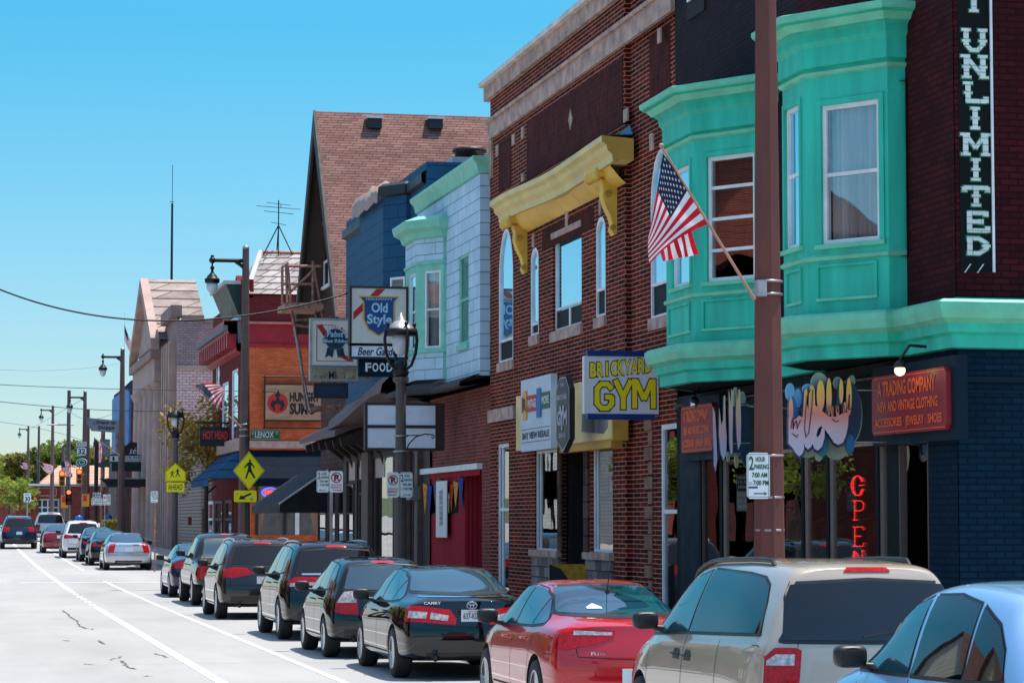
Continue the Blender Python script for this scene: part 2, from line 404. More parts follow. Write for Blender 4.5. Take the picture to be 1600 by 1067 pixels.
class Skin:
    def __init__(s, me):
        s.t = BVHTree.FromPolygons([v.co.copy() for v in me.vertices], [tuple(p.vertices) for p in me.polygons])
    def hit(s, view, a, z, off):
        if view == 'L': o, d = Vector((-4, a, z)), Vector((1, 0, 0))
        elif view == 'R': o, d = Vector((4, a, z)), Vector((-1, 0, 0))
        elif view == 'B': o, d = Vector((a, -4, z)), Vector((0, 1, 0))
        elif view == 'T': o, d = Vector((a, z, 5)), Vector((0, 0, -1))
        elif view == 'F': o, d = Vector((a, 12, z)), Vector((0, -1, 0))
        elif view == 'DL': d = Vector((.75, .66, 0)); o = Vector((-s.W, 0, z))-d*3+Vector((.66, -.75, 0))*a
        elif view == 'DR': d = Vector((-.75, .66, 0)); o = Vector((s.W, 0, z))-d*3+Vector((-.66, -.75, 0))*a
        l, n, i, dist = s.t.ray_cast(o, d)
        if l is None: l, n, i, dist = s.t.find_nearest(o+d*3)
        if n.dot(d) > 0: n = -n
        return l+n*off
    def patch(s, mb, view, lo, hi, mat, off=.005, nu=16, nv=6, hs=None):
        h0, h1 = lo[0][0], lo[-1][0]
        xs = sorted(set([round(lerp(h0, h1, i/nu), 4) for i in range(nu+1)]+[round(p[0], 4) for p in lo+hi if h0 <= p[0] <= h1]))
        vs = []
        for x in xs:
            a, b = interp(lo, x), interp(hi, x)
            vs += [s.hit(view, x, lerp(a, b, j/nv), off) for j in range(nv+1)]
        q = nv+1; fs = []
        for i in range(len(xs)-1):
            for j in range(nv):
                f = (i*q+j, (i+1)*q+j, (i+1)*q+j+1, i*q+j+1)
                fs.append(f)
        b0 = len(mb.f); mb.add(vs, fs, mat, True)
        # outward facing
        v0 = [mb.v[k] for k in mb.f[b0+len(fs)//2]]; nn = (v0[1]-v0[0]).cross(v0[2]-v0[0])
        dr = {'L': Vector((-1, 0, 0)), 'R': Vector((1, 0, 0)), 'B': Vector((0, -1, .2)), 'T': Vector((0, 0, 1)), 'F': Vector((0, 1, .2)), 'DL': Vector((-1, -1, 0)), 'DR': Vector((1, -1, 0))}[view]
        if nn.dot(dr) < 0:
            for k in range(b0, len(mb.f)): mb.f[k] = mb.f[k][::-1]
    def line(s, mb, view, pts, mat, wd=.008, off=.0025, step=.08):
        P = []
        for a, b in zip(pts, pts[1:]):
            k = max(1, int(hypot(b[0]-a[0], b[1]-a[1])/step))
            P += [(lerp(a[0], b[0], i/k), lerp(a[1], b[1], i/k)) for i in range(k)]
        P.append(pts[-1]); vs = []
        for i, p in enumerate(P):
            a = P[max(0, i-1)]; b = P[min(len(P)-1, i+1)]; l = hypot(b[0]-a[0], b[1]-a[1]) or 1
            nx, nz = -(b[1]-a[1])/l*wd/2, (b[0]-a[0])/l*wd/2
            vs += [s.hit(view, p[0]+nx, p[1]+nz, off), s.hit(view, p[0]-nx, p[1]-nz, off)]
        mb.add(vs, [(2*i, 2*i+1, 2*i+3, 2*i+2) for i in range(len(P)-1)], mat, True)

def make_wheel(S, root, x, y, sg, style=5):
    r, wd = S['wr'], .22; t = MB(); rr = r*S.get('rim', .66)
    prof = [(rr, -wd/2), (r*.93, -wd/2-.004), (r*.985, -wd/2+.03), (r, -wd/2+.05), (r, wd/2-.05), (r*.985, wd/2-.03), (r*.93, wd/2+.004), (rr, wd/2), (rr, -wd/2)]
    t.lathe((x, y, r), prof, TYRE, 36, 'x')
    w = t.build('wheel', root, local=True)
    m = MB(); xo = x+sg*(wd/2-.01)
    m.lathe((x, y, r), [(rr+.004, sg*(wd/2+.006)), (rr-.02, sg*(wd/2+.008)), (rr-.03, sg*(wd/2-.03)), (rr-.05, 0)], ALU, 36, 'x')
    m.lathe((x, y, r), [(rr-.03, 0), (.02, 0)], INK, 24, 'x', False)
    m.lathe((xo, y, r), [(.075, sg*-.05), (.07, sg*.0), (.03, sg*.012), (.0, sg*.012)], ALU, 16, 'x')
    n = style
    for k in range(n):
        a = 2*pi*k/n+.3; da = (.26 if n <= 6 else .14)
        pts = []
        for rad, hw in ((.05, .5*da*.16), (rr-.015, .5*da*rr*1.15)):
            for q in (-1, 1):
                pts.append((rad*cos(a)-q*hw*sin(a), rad*sin(a)+q*hw*cos(a)))
        (a0, a1, b0, b1) = pts
        F_ = [Vector((xo+sg*.0, y+p[0], r+p[1])) for p in (a0, a1, b1, b0)]; B_ = [v-Vector((sg*.03, 0, 0)) for v in F_]
        m.add(F_+B_, [(0, 1, 2, 3), (7, 6, 5, 4), (0, 4, 5, 1), (1, 5, 6, 2), (2, 6, 7, 3), (3, 7, 4, 0)], ALU)
    m.build('rim', w, local=True, recalc=True)

def mirror_of(lo_hi):
    return [(-a, b) for a, b in lo_hi][::-1]

def make_car(name, S, pnt, X, Y, label, cat, group, plate=None, gl=CGL, rgl=None, detail=True, lowmat=None):
    root = thing(name, (X+S['W']/2, Y, rise(Y)), label, cat, group, -S.get('yaw', 0))
    if rise(Y) > 0: root.rotation_euler.x = atan((rise(Y+S['L'])-rise(Y))/S['L'])
    me = body_mesh(S); sk = Skin(me); sk.W = S['W']/2
    me2 = cut_arches(me, S, pnt)
    body = bpy.data.objects.new('body', me2); me2.name = 'body'; COL.objects.link(body); body.parent = root
    zmid = .5
    # lower dark cladding / bumper insert
    m = MB(); L = S['L']; W = S['W']/2
    if S.get('insert'): sk.patch(m, 'B', *S['insert'], lowmat or BLKP, .006, 20, 3)
    m.build('bumper_insert', root, local=True)
    # side glass with a dark surround
    for view, sg in (('L', -1), ('R', 1)):
        m = MB(); t = MB()
        for gi, (lo, hi) in enumerate(S['side']):
            sk.patch(t, view, [(lo[0][0]-.03, lo[0][1]-.02)]+[(a, b-.025) for a, b in lo]+[(lo[-1][0]+.03, lo[-1][1]-.02)], [(lo[0][0]-.03, lo[0][1]-.005)]+[(a, b+.02) for a, b in hi]+[(lo[-1][0]+.03, lo[-1][1]-.005)], S.get('trim', BLKP), .003, 24, 5)
        t.build('window_trim', root, local=True)
        for gi, (lo, hi) in enumerate(S['side']):
            m = MB(); sk.patch(m, view, lo, hi, rgl if (rgl and gi < S.get('ntint', 1)) else gl, .007, 18, 5)
            m.build('side_window', root, local=True)
        m = MB()
        for ln in S.get('seams', []): sk.line(m, view, ln, SEAM, .009)
        if detail: sk.line(m, view, S.get('rocker', [(S['wr_y']+S['wr']+.1, .33), (S['wf_y']-S['wr']-.1, .33)]), SEAM, .02)
        if detail: m.build('panel_gap', root, local=True, split=True)
        for hy, hz in S.get('handles', []):
            if not detail: break
            h = MB(); q = sk.hit(view, hy, hz, .0)
            h.tube([q+Vector((0, -.085, 0)), q+Vector((sg*.035, -.06, .004)), q+Vector((sg*.035, .06, .004)), q+Vector((0, .085, 0))], .013, S.get('hmat', pnt), 8)
            if S.get('hcup'): sk.patch(h, view, [(hy-.1, hz-.04), (hy+.1, hz-.04)], [(hy-.1, hz+.02), (hy-.06, hz+.05), (hy+.06, hz+.05), (hy+.1, hz+.02)], BLKP, .004, 8, 3)
            h.build('door_handle', root, local=True)
        my, mz = S['mirror']; q = sk.hit(view, my, mz, 0); h = MB()
        h.tube([q+Vector((-sg*.03, 0, -.02)), q+Vector((sg*.09, 0, .0))], [.035, .025], BLKP, 8)
        h.rbox(q+Vector((sg*.17, -.01, .06)), .115, .07, .078, S.get('mmat', BLKP))
        mo = h.build('wing_mirror', root, local=True)
        h = MB(); c = q+Vector((sg*.17, -.075, .06)); n = 14
        h.add([c+Vector((.085*cos(2*pi*k/n), 0, .062*sin(2*pi*k/n))) for k in range(n)], [tuple(range(n))], INK); h.build('mirror_glass', mo, local=True)
        for wy in (S['wr_y'], S['wf_y']): make_wheel(S, root, sg*(W-.12), wy, sg, S.get('spokes', 5))
    # rear glass
    if S.get('rear'):
        lo, hi = S['rear']; m = MB()
        sk.patch(m, 'B', [(lo[0][0]-.035, lo[0][1]-.02)]+[(a, b-.03) for a, b in lo]+[(lo[-1][0]+.035, lo[-1][1]-.02)], [(hi[0][0]-.035, lo[0][1]+.0)]+[(a, b+.025) for a, b in hi]+[(hi[-1][0]+.035, lo[-1][1]+.0)], BLKP, .003, 24, 8)
        m.build('window_trim', root, local=True)
        m = MB(); sk.patch(m, 'B', lo, hi, rgl or gl, .007, 24, 8); m.build('rear_window', root, local=True)
    if S.get('wind'):
        lo, hi = S['wind']; m = MB(); sk.patch(m, 'F', lo, hi, gl, .005, 14, 6); m.build('windscreen', root, local=True)
    # lamps
    for sd in ('L', 'R'):
        m = MB()
        for lo, hi, mt in S['lamps']: sk.patch(m, 'D'+sd, lo, hi, mt, .008 if mt is REDL else .011, 14, 8)
        m.build('tail_lamp', root, local=True)
        if detail:
            m = MB(); yl = L
            a = [(.52, S.get('hl', .68)-.06), (W-.1, S.get('hl', .68)-.05)]; b = [(.52, S.get('hl', .68)+.02), (W-.1, S.get('hl', .68)+.08)]
            if sd == 'L': a, b = mirror_of(a), mirror_of(b)
            sk.patch(m, 'F', a, b, CLRL, .006, 6, 3); m.build('headlight', root, local=True)
    # rear seams, plate, emblem, brake light
    m = MB()
    for ln in S.get('rseams', []): sk.line(m, 'B', ln, SEAM, .01)
    if detail and S.get('insert') is not None:
        zz = S['insert'][1][0][1]+.22; sk.line(m, 'B', [(-W*.93, zz), (W*.93, zz)], SEAM, .008)
    for ln in S.get('chrome', []): sk.line(m, 'B', ln, CHROME, .03, .008)
    m.build('tailgate_gap', root, local=True, split=True)
    if S.get('brake'):
        a, z = S['brake']; m = MB(); sk.patch(m, 'B', [(-a, z), (a, z)], [(-a, z+.01), (-a+.03, z+.035), (a-.03, z+.035), (a, z+.01)], REDL, .008, 8, 2); m.build('brake_light', root, local=True)
    px_, pz = S['plate']; q = sk.hit('B', 0, pz, 0)
    for zz in (pz-.075, pz+.075): q.y = min(q.y, sk.hit('B', .1, zz, 0).y)
    fr = Fr(0, 0, 1, 0); m = MB(); yq = -q.y+.012
    m.fb(fr, -.152, .152, pz-.076, pz+.076, yq-.015, yq, PLATE)
    if plate:
        m.text(fr, plate, -.125, .125, pz-.045, pz+.035, yq, INK, .012); m.text(fr, 'WISCONSIN', -.07, .07, pz+.045, pz+.065, yq, PLRED, .01)
    m.build('licence_plate', root, local=True)
    if S.get('rails'):
        for sg in (-1, 1):
            m = MB(); rx, y0, y1 = S['rails']; rx *= sg
            P = [sk.hit('T', rx, lerp(y0, y1, i/10), .032) for i in range(11)]
            P = [P[0]+Vector((0, -.07, -.045))]+P+[P[-1]+Vector((0, .07, -.05))]
            m.tube(P, .02, S.get('railmat', BLKP), 8); m.build('roof_rail', root, local=True)
    if S.get('antenna') and detail:
        ax, ay, ah = S['antenna']; q = sk.hit('T', ax, ay, 0); m = MB()
        m.ball(q, .03, BLKP, 8, 6, (1, 1.6, .8)); m.tube([q, q+Vector((0, -ah*.55, ah))], [.006, .003], BLKP, 6); m.build('antenna', root, local=True)
    if S.get('exhaust') and detail:
        for ex in S['exhaust']:
            m = MB(); q = Vector((ex, -.02, .30)); pts = [q+Vector((0, i*.12, 0)) for i in range(3)]
            m.tube(pts, [.045, .04, .04], CHROME, 12, caps=False); m.tube([p+Vector((0, .02, 0)) for p in pts], .035, INK, 10); m.build('exhaust_pipe', root, local=True)
    return root, sk

# --- body styles
SED = dict(L=4.8, W=1.82, wr=.33, wr_y=.98, wf_y=3.76, ys=[0, .3, .62, .8, .98, 1.35, 1.7, 2.2, 2.8, 3.1, 3.45, 3.76, 4.1, 4.5, 4.8],
    top=[(0, 1.03), (.15, 1.08), (.75, 1.12), (1.2, 1.30), (1.7, 1.43), (2.3, 1.475), (2.8, 1.44), (3.3, 1.22), (3.7, 1.02), (4.4, .88), (4.8, .68)],
    belt=[(0, .98), (.7, 1.0), (2.0, .96), (3.5, .92), (4.3, .80), (4.8, .62)], wb=[(0, .78), (.5, .84), (1.1, .865), (3.6, .865), (4.3, .82), (4.8, .62)],
    wt=[(0, .60), (.75, .64), (1.5, .59), (2.6, .58), (3.4, .68), (4.4, .64), (4.8, .48)], low=[(0, .30), (.5, .24), (1.4, .19), (3.4, .19), (4.4, .22), (4.8, .28)],
    yr=[(.25, .10), (.45, .0), (.68, .0), (.8, .05), (1.0, .10), (1.1, .13), (1.5, .13)], yf=[(.2, 4.7), (.5, 4.8), (.7, 4.72), (.9, 4.4), (1.5, 4.2)],
    side=[([(.98, 1.03), (1.42, 1.00)], [(.98, 1.06), (1.42, 1.27)]), ([(1.45, 1.00), (2.28, .985)], [(1.45, 1.28), (1.8, 1.36), (2.28, 1.385)]), ([(2.33, .985), (3.45, .955)], [(2.33, 1.385), (2.75, 1.365), (3.1, 1.23), (3.45, .985)])],
    rear=([(-.64, 1.14), (0, 1.12), (.64, 1.14)], [(-.64, 1.16), (-.53, 1.38), (0, 1.405), (.53, 1.38), (.64, 1.16)]), wind=([(-.62, 1.06), (.62, 1.06)], [(-.62, 1.08), (-.5, 1.36), (.5, 1.36), (.62, 1.08)]),
    seams=[[(1.25, .9), (1.38, .62), (1.42, .35)], [(2.3, .96), (2.3, .3)], [(3.42, .93), (3.42, .4)], [(.12, .74), (.62, .74)]], rseams=[[(-.68, 1.02), (-.62, .72), (0, .69), (.62, .72), (.68, 1.02)]],
    handles=[(1.62, .86), (2.62, .84)], mirror=(3.2, .98), lamps=[], plate=(0, .84), insert=([(-.6, .27), (.6, .27)], [(-.6, .36), (.6, .36)]), exhaust=[-.5], brake=None)
SUV = dict(L=4.8, W=1.90, wr=.36, wr_y=.95, wf_y=3.74, ys=[0, .25, .6, .8, 1.1, 1.6, 2.1, 2.6, 3.0, 3.35, 3.74, 4.1, 4.5, 4.8],
    top=[(0, 1.62), (.5, 1.68), (1.4, 1.725), (2.6, 1.71), (3.0, 1.62), (3.7, 1.17), (4.4, 1.03), (4.8, .82)], belt=[(0, 1.10), (1.5, 1.08), (3.4, 1.03), (4.3, .93), (4.8, .75)],
    wb=[(0, .82), (.4, .875), (1.0, .905), (3.6, .905), (4.3, .86), (4.8, .66)], wt=[(0, .64), (1, .67), (2.8, .63), (3.5, .72), (4.4, .66), (4.8, .5)],
    low=[(0, .34), (.5, .28), (1.4, .22), (3.4, .22), (4.4, .26), (4.8, .32)], yr=[(.3, .06), (.45, 0), (.75, .0), (.85, .05), (1.05, .08), (1.15, .13), (1.5, .33), (1.62, .40), (1.7, .45)],
    yf=[(.2, 4.7), (.5, 4.8), (.8, 4.74), (1.0, 4.4), (1.5, 4.2)],
    side=[([(.52, 1.19), (1.12, 1.16)], [(.52, 1.22), (.78, 1.54), (1.12, 1.58)]), ([(1.17, 1.155), (2.15, 1.13)], [(1.17, 1.585), (2.15, 1.61)]), ([(2.2, 1.13), (3.45, 1.08)], [(2.2, 1.61), (2.75, 1.58), (3.1, 1.4), (3.45, 1.11)])],
    rear=([(-.68, 1.17), (0, 1.15), (.68, 1.17)], [(-.68, 1.2), (-.58, 1.54), (0, 1.58), (.58, 1.54), (.68, 1.2)]), wind=([(-.64, 1.2), (.64, 1.2)], [(-.64, 1.22), (-.52, 1.56), (.52, 1.56), (.64, 1.22)]),
    seams=[[(1.2, 1.08), (1.32, .75), (1.4, .4)], [(2.17, 1.1), (2.17, .36)], [(3.4, 1.05), (3.4, .45)]], rseams=[[(-.74, 1.12), (-.7, .66), (0, .62), (.7, .66), (.74, 1.12)]],
    handles=[(1.5, .98), (2.55, .96)], mirror=(3.15, 1.10), lamps=[], plate=(0, .84), insert=([(-.7, .31), (.7, .31)], [(-.7, .5), (.7, .5)]), rails=(.58, .7, 2.7), brake=(.18, 1.6), exhaust=[-.5])
def lamp(*a): return a
def mod(B, **k):
    d = dict(B); d.update(k); return d
def scaled(B, L, W, H, **k):
    """the same body style at another length, width and height"""
    bl, bw, bh = B['L'], B['W'], interp(B['top'], B['L']*.5); a, b, c = L/bl, W/bw, H/bh; d = dict(B)
    d['L'] = L; d['W'] = W
    for q in ('top', 'belt', 'low'): d[q] = [(y*a, z*c) for y, z in B[q]]
    for q in ('wb', 'wt'): d[q] = [(y*a, x*b) for y, x in B[q]]
    for q in ('yr', 'yf'): d[q] = [(z*c, y*a) for z, y in B[q]]
    d['ys'] = [y*a for y in B['ys']]; d['wr_y'] *= a; d['wf_y'] *= a
    d['side'] = [([(y*a, z*c) for y, z in lo], [(y*a, z*c) for y, z in hi]) for lo, hi in B['side']]
    d['rear'] = tuple([(x*b, z*c) for x, z in q] for q in B['rear']); d['wind'] = tuple([(x*b, z*c) for x, z in q] for q in B['wind'])
    d['insert'] = tuple([(x*b, z*c) for x, z in q] for q in B['insert']) if B.get('insert') else None
    d['seams'] = [[(y*a, z*c) for y, z in q] for q in B['seams']]; d['rseams'] = [[(x*b, z*c) for x, z in q] for q in B['rseams']]
    d['handles'] = [(y*a, z*c) for y, z in B['handles']]; d['mirror'] = (B['mirror'][0]*a, B['mirror'][1]*c); d['plate'] = (0, B['plate'][1]*c)
    if B.get('rails'): d['rails'] = (B['rails'][0]*b, B['rails'][1]*a, B['rails'][2]*a)
    if B.get('brake'): d['brake'] = (B['brake'][0], B['brake'][1]*c)
    d.update(k); return d
G1 = 'cars parked along the kerb'
P_black = paint('black_car_paint', (.0035, .004, .006), 0, .25); P_dark = paint('graphite_car_paint', (.008, .008, .010), .0, .3)
P_blue = paint('light_blue_car_paint', (.25, .46, .72), .3, .3); P_gold = paint('champagne_car_paint', (.46, .38, .30), .25, .3); P_red = paint('red_car_paint', (.50, .004, .010), .1, .28)
P_brown = paint('bronze_grey_car_paint', (.030, .020, .018), .2, .28); P_silver = paint('silver_car_paint', (.50, .52, .56), .5, .3); P_white = paint('white_car_paint', (.78, .79, .80), 0, .3)
P_navy = paint('navy_car_paint', (.012, .025, .06), .3, .28); P_maroon = paint('dark_red_car_paint', (.2, .01, .015), .3, .28)

def emblem(root, sk, z, x=0, r=.05):
    m = MB(); q = sk.hit('B', x, z, .012)
    def ring(rx, rz, cz=0):
        m.tube([q+Vector((rx*cos(t), 0, rz*sin(t)+cz)) for t in [2*pi*i/20 for i in range(21)]], .006, CHROME, 6, caps=False)
    ring(r*1.35, r*.95); ring(r*.45, r*.92); ring(r*1.0, r*.42, r*.45); m.build('emblem', root, local=True)
def badge(root, sk, s, x0, x1, z0, z1, nm='badge'):
    q = sk.hit('B', (x0+x1)/2, (z0+z1)/2, .012); fr = Fr(0, 0, 1, 0); m = MB()
    a = sk.hit('B', x0, z0, .01); b = sk.hit('B', x1, z0, .01); fr = Fr(a.x, a.y, b.x-a.x, b.y-a.y)
    m.text(fr, s, 0, x1-x0, z0, z1, .004, CHROME, .015); m.build(nm, root, local=True)
def seats(): pass

def build_cars():
    # 1 light blue retro hatchback at the right edge
    PT = scaled(SUV, 4.29, 1.70, 1.60, wr=.32, spokes=5, rails=None, insert=None, hcup=False, hmat=CHROME, antenna=None, ntint=2)
    PT.update(top=[(0, 1.42), (.35, 1.57), (.9, 1.665), (1.6, 1.70), (2.2, 1.65), (2.6, 1.50), (3.1, 1.15), (3.9, 1.0), (4.29, .75)], belt=[(0, 1.0), (2, 1.03), (3.1, 1.0), (3.9, .9), (4.29, .7)],
        yr=[(.3, .05), (.5, 0), (.8, .02), (1.05, .10), (1.2, .2), (1.4, .42), (1.5, .52)], wt=[(0, .56), (1, .6), (2.3, .58), (3.1, .6), (4, .5), (4.29, .4)],
        side=[([(.52, 1.10), (1.05, 1.075)], [(.52, 1.12), (.58, 1.27), (.74, 1.42), (1.05, 1.53)]), ([(1.10, 1.075), (1.95, 1.06)], [(1.10, 1.54), (1.5, 1.585), (1.95, 1.57)]), ([(2.03, 1.06), (3.02, 1.05)], [(2.03, 1.56), (2.3, 1.50), (2.65, 1.32), (3.02, 1.07)])],
        rear=([(-.52, 1.1), (.52, 1.1)], [(-.52, 1.12), (-.45, 1.36), (.45, 1.36), (.52, 1.12)]), seams=[[(1.0, 1.0), (1.12, .75), (1.2, .4)], [(1.98, 1.03), (1.98, .36)], [(2.95, 1.02), (2.95, .45)]],
        handles=[(1.28, .965), (2.22, .955)], mirror=(2.78, 1.08), lamps=[([(-.02, .62), (.2, .62)], [(-.02, .97), (.2, .97)], REDL)], brake=(.12, 1.42), wf_y=3.4, wr_y=.78, trim=BLKP)
    r, sk = make_car('hatchback_car', PT, P_blue, 6.12, 14.5, 'light blue rounded hatchback cut off by the right edge, nearest of the parked cars', 'car', G1, gl=CGL, rgl=CGT)
    # 2 champagne minivan
    V = scaled(SUV, 4.82, 1.88, 1.75, wr=.34, insert=None)
    V.update(top=[(0, 1.70), (.3, 1.735), (1.2, 1.765), (2.6, 1.75), (3.0, 1.66), (3.85, 1.12), (4.4, .95), (4.82, .75)], belt=[(0, 1.14), (1.5, 1.10), (3.4, 1.04), (4.3, .88), (4.82, .68)],
        yr=[(.3, .04), (.5, -.0), (.75, .0), (.85, .04), (1.1, .07), (1.2, .09), (1.6, .22), (1.68, .27), (1.75, .30)],
        wt=[(0, .60), (1, .64), (2.8, .60), (3.5, .68), (4.4, .62), (4.8, .5)], wb=[(0, .83), (.4, .875), (1.0, .895), (3.6, .895), (4.3, .84), (4.82, .62)],
        side=[([(.42, 1.19), (2.33, 1.13)], [(.42, 1.21), (.50, 1.42), (.60, 1.55), (.78, 1.61), (1.2, 1.635), (2.33, 1.65)]), ([(2.38, 1.13), (3.62, 1.07)], [(2.38, 1.64), (2.75, 1.58), (3.2, 1.35), (3.62, 1.09)])],
        rear=([(-.72, 1.15), (0, 1.14), (.72, 1.15)], [(-.72, 1.18), (-.68, 1.45), (-.62, 1.57), (0, 1.60), (.62, 1.57), (.68, 1.45), (.72, 1.18)]),
        seams=[[(1.35, 1.1), (1.35, .4)], [(2.36, 1.1), (2.36, .36)], [(3.5, 1.03), (3.5, .45)]], handles=[(2.2, .93), (2.55, .93)], hmat=BLKP, hcup=True, mirror=(3.28, 1.13),
        lamps=[([(-.10, .66), (-.04, .60), (.10, .60), (.14, .64)], [(-.10, 1.02), (-.03, 1.09), (.10, 1.09), (.14, 1.07)], REDL), ([(-.08, .955), (.10, .955)], [(-.08, .99), (-.02, 1.04), (.10, 1.04)], CLRL)],
        rails=(.56, .9, 3.0), brake=(.19, 1.665), plate=(0, .8), exhaust=None, ntint=1, rseams=[[(-.82, 1.6), (-.86, 1.1), (-.82, .62), (0, .58), (.82, .62), (.86, 1.1), (.82, 1.6)]])
    r, sk = make_car('minivan', V, P_gold, 6.08, 19.35, 'champagne minivan with dark roof rails and a sun glint on its rear window', 'minivan', G1, gl=CGL, rgl=CGT)
    m = MB(); sk.line(m, 'B', [(-.1, 1.17), (.35, 1.24)], BLKP, .02, .015); m.build('rear_wiper', r, local=True)
    # 3 red sedan
    S = scaled(SED, 4.40, 1.72, 1.455, antenna=(.0, 1.25, .28), spokes=8, insert=None,
        lamps=[([(-.16, .80), (.0, .78), (.24, .84), (.36, .90)], [(-.16, .97), (.0, 1.0), (.24, .985), (.36, .965)], REDL), ([(.04, .93), (.34, .925)], [(.04, .975), (.34, .955)], CLRL)])
    S['plate'] = (0, .52)
    r, sk = make_car('sedan_car', S, P_red, 5.85, 25.5, 'bright red sedan with a roof antenna and a white sticker on its rear window', 'car', G1)
    badge(r, sk, 'Rio', -.46, -.32, .73, .765); 
    m = MB(); sk.patch(m, 'B', [(-.32, 1.16), (-.16, 1.16)], [(-.32, 1.175), (-.24, 1.21), (-.16, 1.175)], PLATE, .012, 6, 2); m.build('sticker', r, local=True)
    # 4 black sedan with headrests
    S = mod(SED, spokes=7, lamps=[([(-.18, .76), (.05, .76), (.42, .72)], [(-.18, .96), (.05, .965), (.34, .915), (.42, .80)], REDL), ([(-.1, .81), (.12, .805)], [(-.1, .90), (.12, .885)], CLRL), ([(.16, .80), (.34, .77)], [(.16, .88), (.34, .84)], CLRL)], antenna=None)
    r, sk = make_car('sedan_car', S, P_black, 5.72, 33.55, 'glossy black sedan with a chrome oval emblem and white number plate 637', 'car', G1, plate='637-KDX')
    emblem(r, sk, .97); badge(r, sk, 'CAMRY', -.62, -.40, .985, 1.02)
    m = MB()
    sk.line(m, 'B', [(-.62, 1.075), (.62, 1.075)], CHROME, .012, .008); m.build('trunk_trim', r, local=True)
    # 5 black small hatchback
    Ft = scaled(SUV, 4.1, 1.70, 1.525, wr=.31, rails=None, spokes=9, antenna=(0, .75, .22), lamps=[([(-.06, .70), (.06, .67), (.24, .66)], [(-.06, .84), (.02, 1.0), (.17, 1.02), (.24, .70)], REDL), ([(-.04, .84), (.195, .84)], [(-.04, .85), (.02, 1.0), (.17, 1.02), (.195, .86)], CLRL)])
    Ft['plate'] = (0, .78)
    Ft['top'] = [(0, 1.40), (.45, 1.47), (1.3, 1.525), (2.0, 1.51), (2.5, 1.40), (3.3, 1.0), (3.8, .86), (4.1, .7)]
    r, sk = make_car('hatchback_car', Ft, P_black, 5.55, 39.1, 'small black hatchback with red and clear tail lamps behind the black sedan', 'car', G1)
    badge(r, sk, 'FIT', -.5, -.34, .93, .965)
    # 6 black large SUV
    Hl = mod(SUV, spokes=5, lamps=[([(-.14, .96), (.0, .94), (.46, 1.0)], [(-.14, 1.0), (0, 1.10), (.46, 1.09)], REDL), ([(-.06, .93), (.40, .965)], [(-.06, .99), (.40, 1.015)], CLRL)], antenna=(0, .75, .06), chrome=[[(-.62, 1.145), (.62, 1.145)]], railmat=P_black)
    r, sk = make_car('suv_car', Hl, P_black, 5.6, 45.1, 'large glossy black SUV with wide red and white tail lamps and black roof', 'SUV', G1, rgl=CGT)

    sp = MB(); 
    # 7 bronze crossover with oval lamps
    Rg = scaled(SUV, 4.65, 1.86, 1.69, spokes=6, lamps=[([(-.12, .90), (.1, .87), (.34, .93), (.40, .95)], [(-.12, 1.05), (.1, 1.10), (.30, 1.07), (.40, .98)], REDL)], railmat=ALU, exhaust=[-.52, .52], antenna=(.0, .7, .12))
    r, sk = make_car('suv_car', Rg, P_brown, 5.48, 55.0, 'bronze grey crossover with large red oval tail lamps and chrome exhaust tips', 'SUV', G1, rgl=CGT)
    # 8 black pickup
    Pk = scaled(SUV, 5.4, 1.88, 1.78, wr=.37, rails=None, brake=(.14, 1.70))
    Pk.update(ys=[0, .3, .7, 1.2, 1.62, 1.74, 1.9, 2.3, 2.8, 3.3, 3.7, 4.2, 4.6, 5.0, 5.4], top=[(0, 1.06), (1.62, 1.09), (1.74, 1.45), (1.95, 1.72), (2.6, 1.78), (3.3, 1.74), (3.6, 1.62), (4.1, 1.2), (4.9, 1.1), (5.4, .9)],
        belt=[(0, 1.02), (1.6, 1.05), (3.9, 1.05), (5.4, .85)], wb=[(0, .86), (1, .89), (4, .89), (4.9, .86), (5.4, .7)], wt=[(0, .80), (1.6, .80), (1.9, .68), (3.3, .64), (4.0, .74), (5.4, .6)], yr=[(.3, .02), (.5, 0), (1.1, .02), (1.3, .02)], yf=[(.2, 5.3), (.5, 5.4), (.9, 5.3), (1.1, 4.9), (2, 4.8)],
        side=[([(2.0, 1.16), (2.9, 1.15)], [(2.0, 1.6), (2.9, 1.66)]), ([(2.96, 1.15), (4.0, 1.13)], [(2.96, 1.66), (3.4, 1.6), (4.0, 1.16)])], rear=([(-.62, 1.16), (.62, 1.16)], [(-.62, 1.2), (-.56, 1.6), (.56, 1.6), (.62, 1.2)]),
        seams=[[(1.7, 1.05), (1.7, .4)], [(2.93, 1.1), (2.93, .4)], [(3.95, 1.08), (3.95, .5)]], handles=[(2.2, .98), (3.2, .98)], mirror=(3.75, 1.18), wf_y=4.45, wr_y=1.15, lamps=[([(-.03, .68), (.2, .68)], [(-.03, 1.0), (.2, 1.0)], REDL)], plate=(0, .55), low=[(0, .5), (1, .42), (4.4, .4), (5.4, .45)], insert=None, cr=.06, rseams=[[(-.72, 1.0), (-.72, .6), (.72, .6), (.72, 1.0)]])
    r, sk = make_car('pickup_truck', Pk, P_dark, 5.75, 63.6, 'black pickup truck with tall square tail lamps and a dark tailgate', 'pickup truck', G1)
    m = MB(); sk.patch(m, 'T', [(-.68, .12), (.68, .12)], [(-.68, 1.58), (.68, 1.58)], UNDER, .004, 4, 6); m.build('bed_liner', r, local=True)
    # 9 dark blue sedan
    S = scaled(SED, 4.5, 1.76, 1.46, lamps=[([(-.14, .78), (.36, .80)], [(-.14, .92), (.1, 1.0), (.36, .93)], REDL)])
    make_car('sedan_car', S, P_navy, 5.75, 70.7, 'dark blue sedan parked ahead of the black pickup truck', 'car', G1)
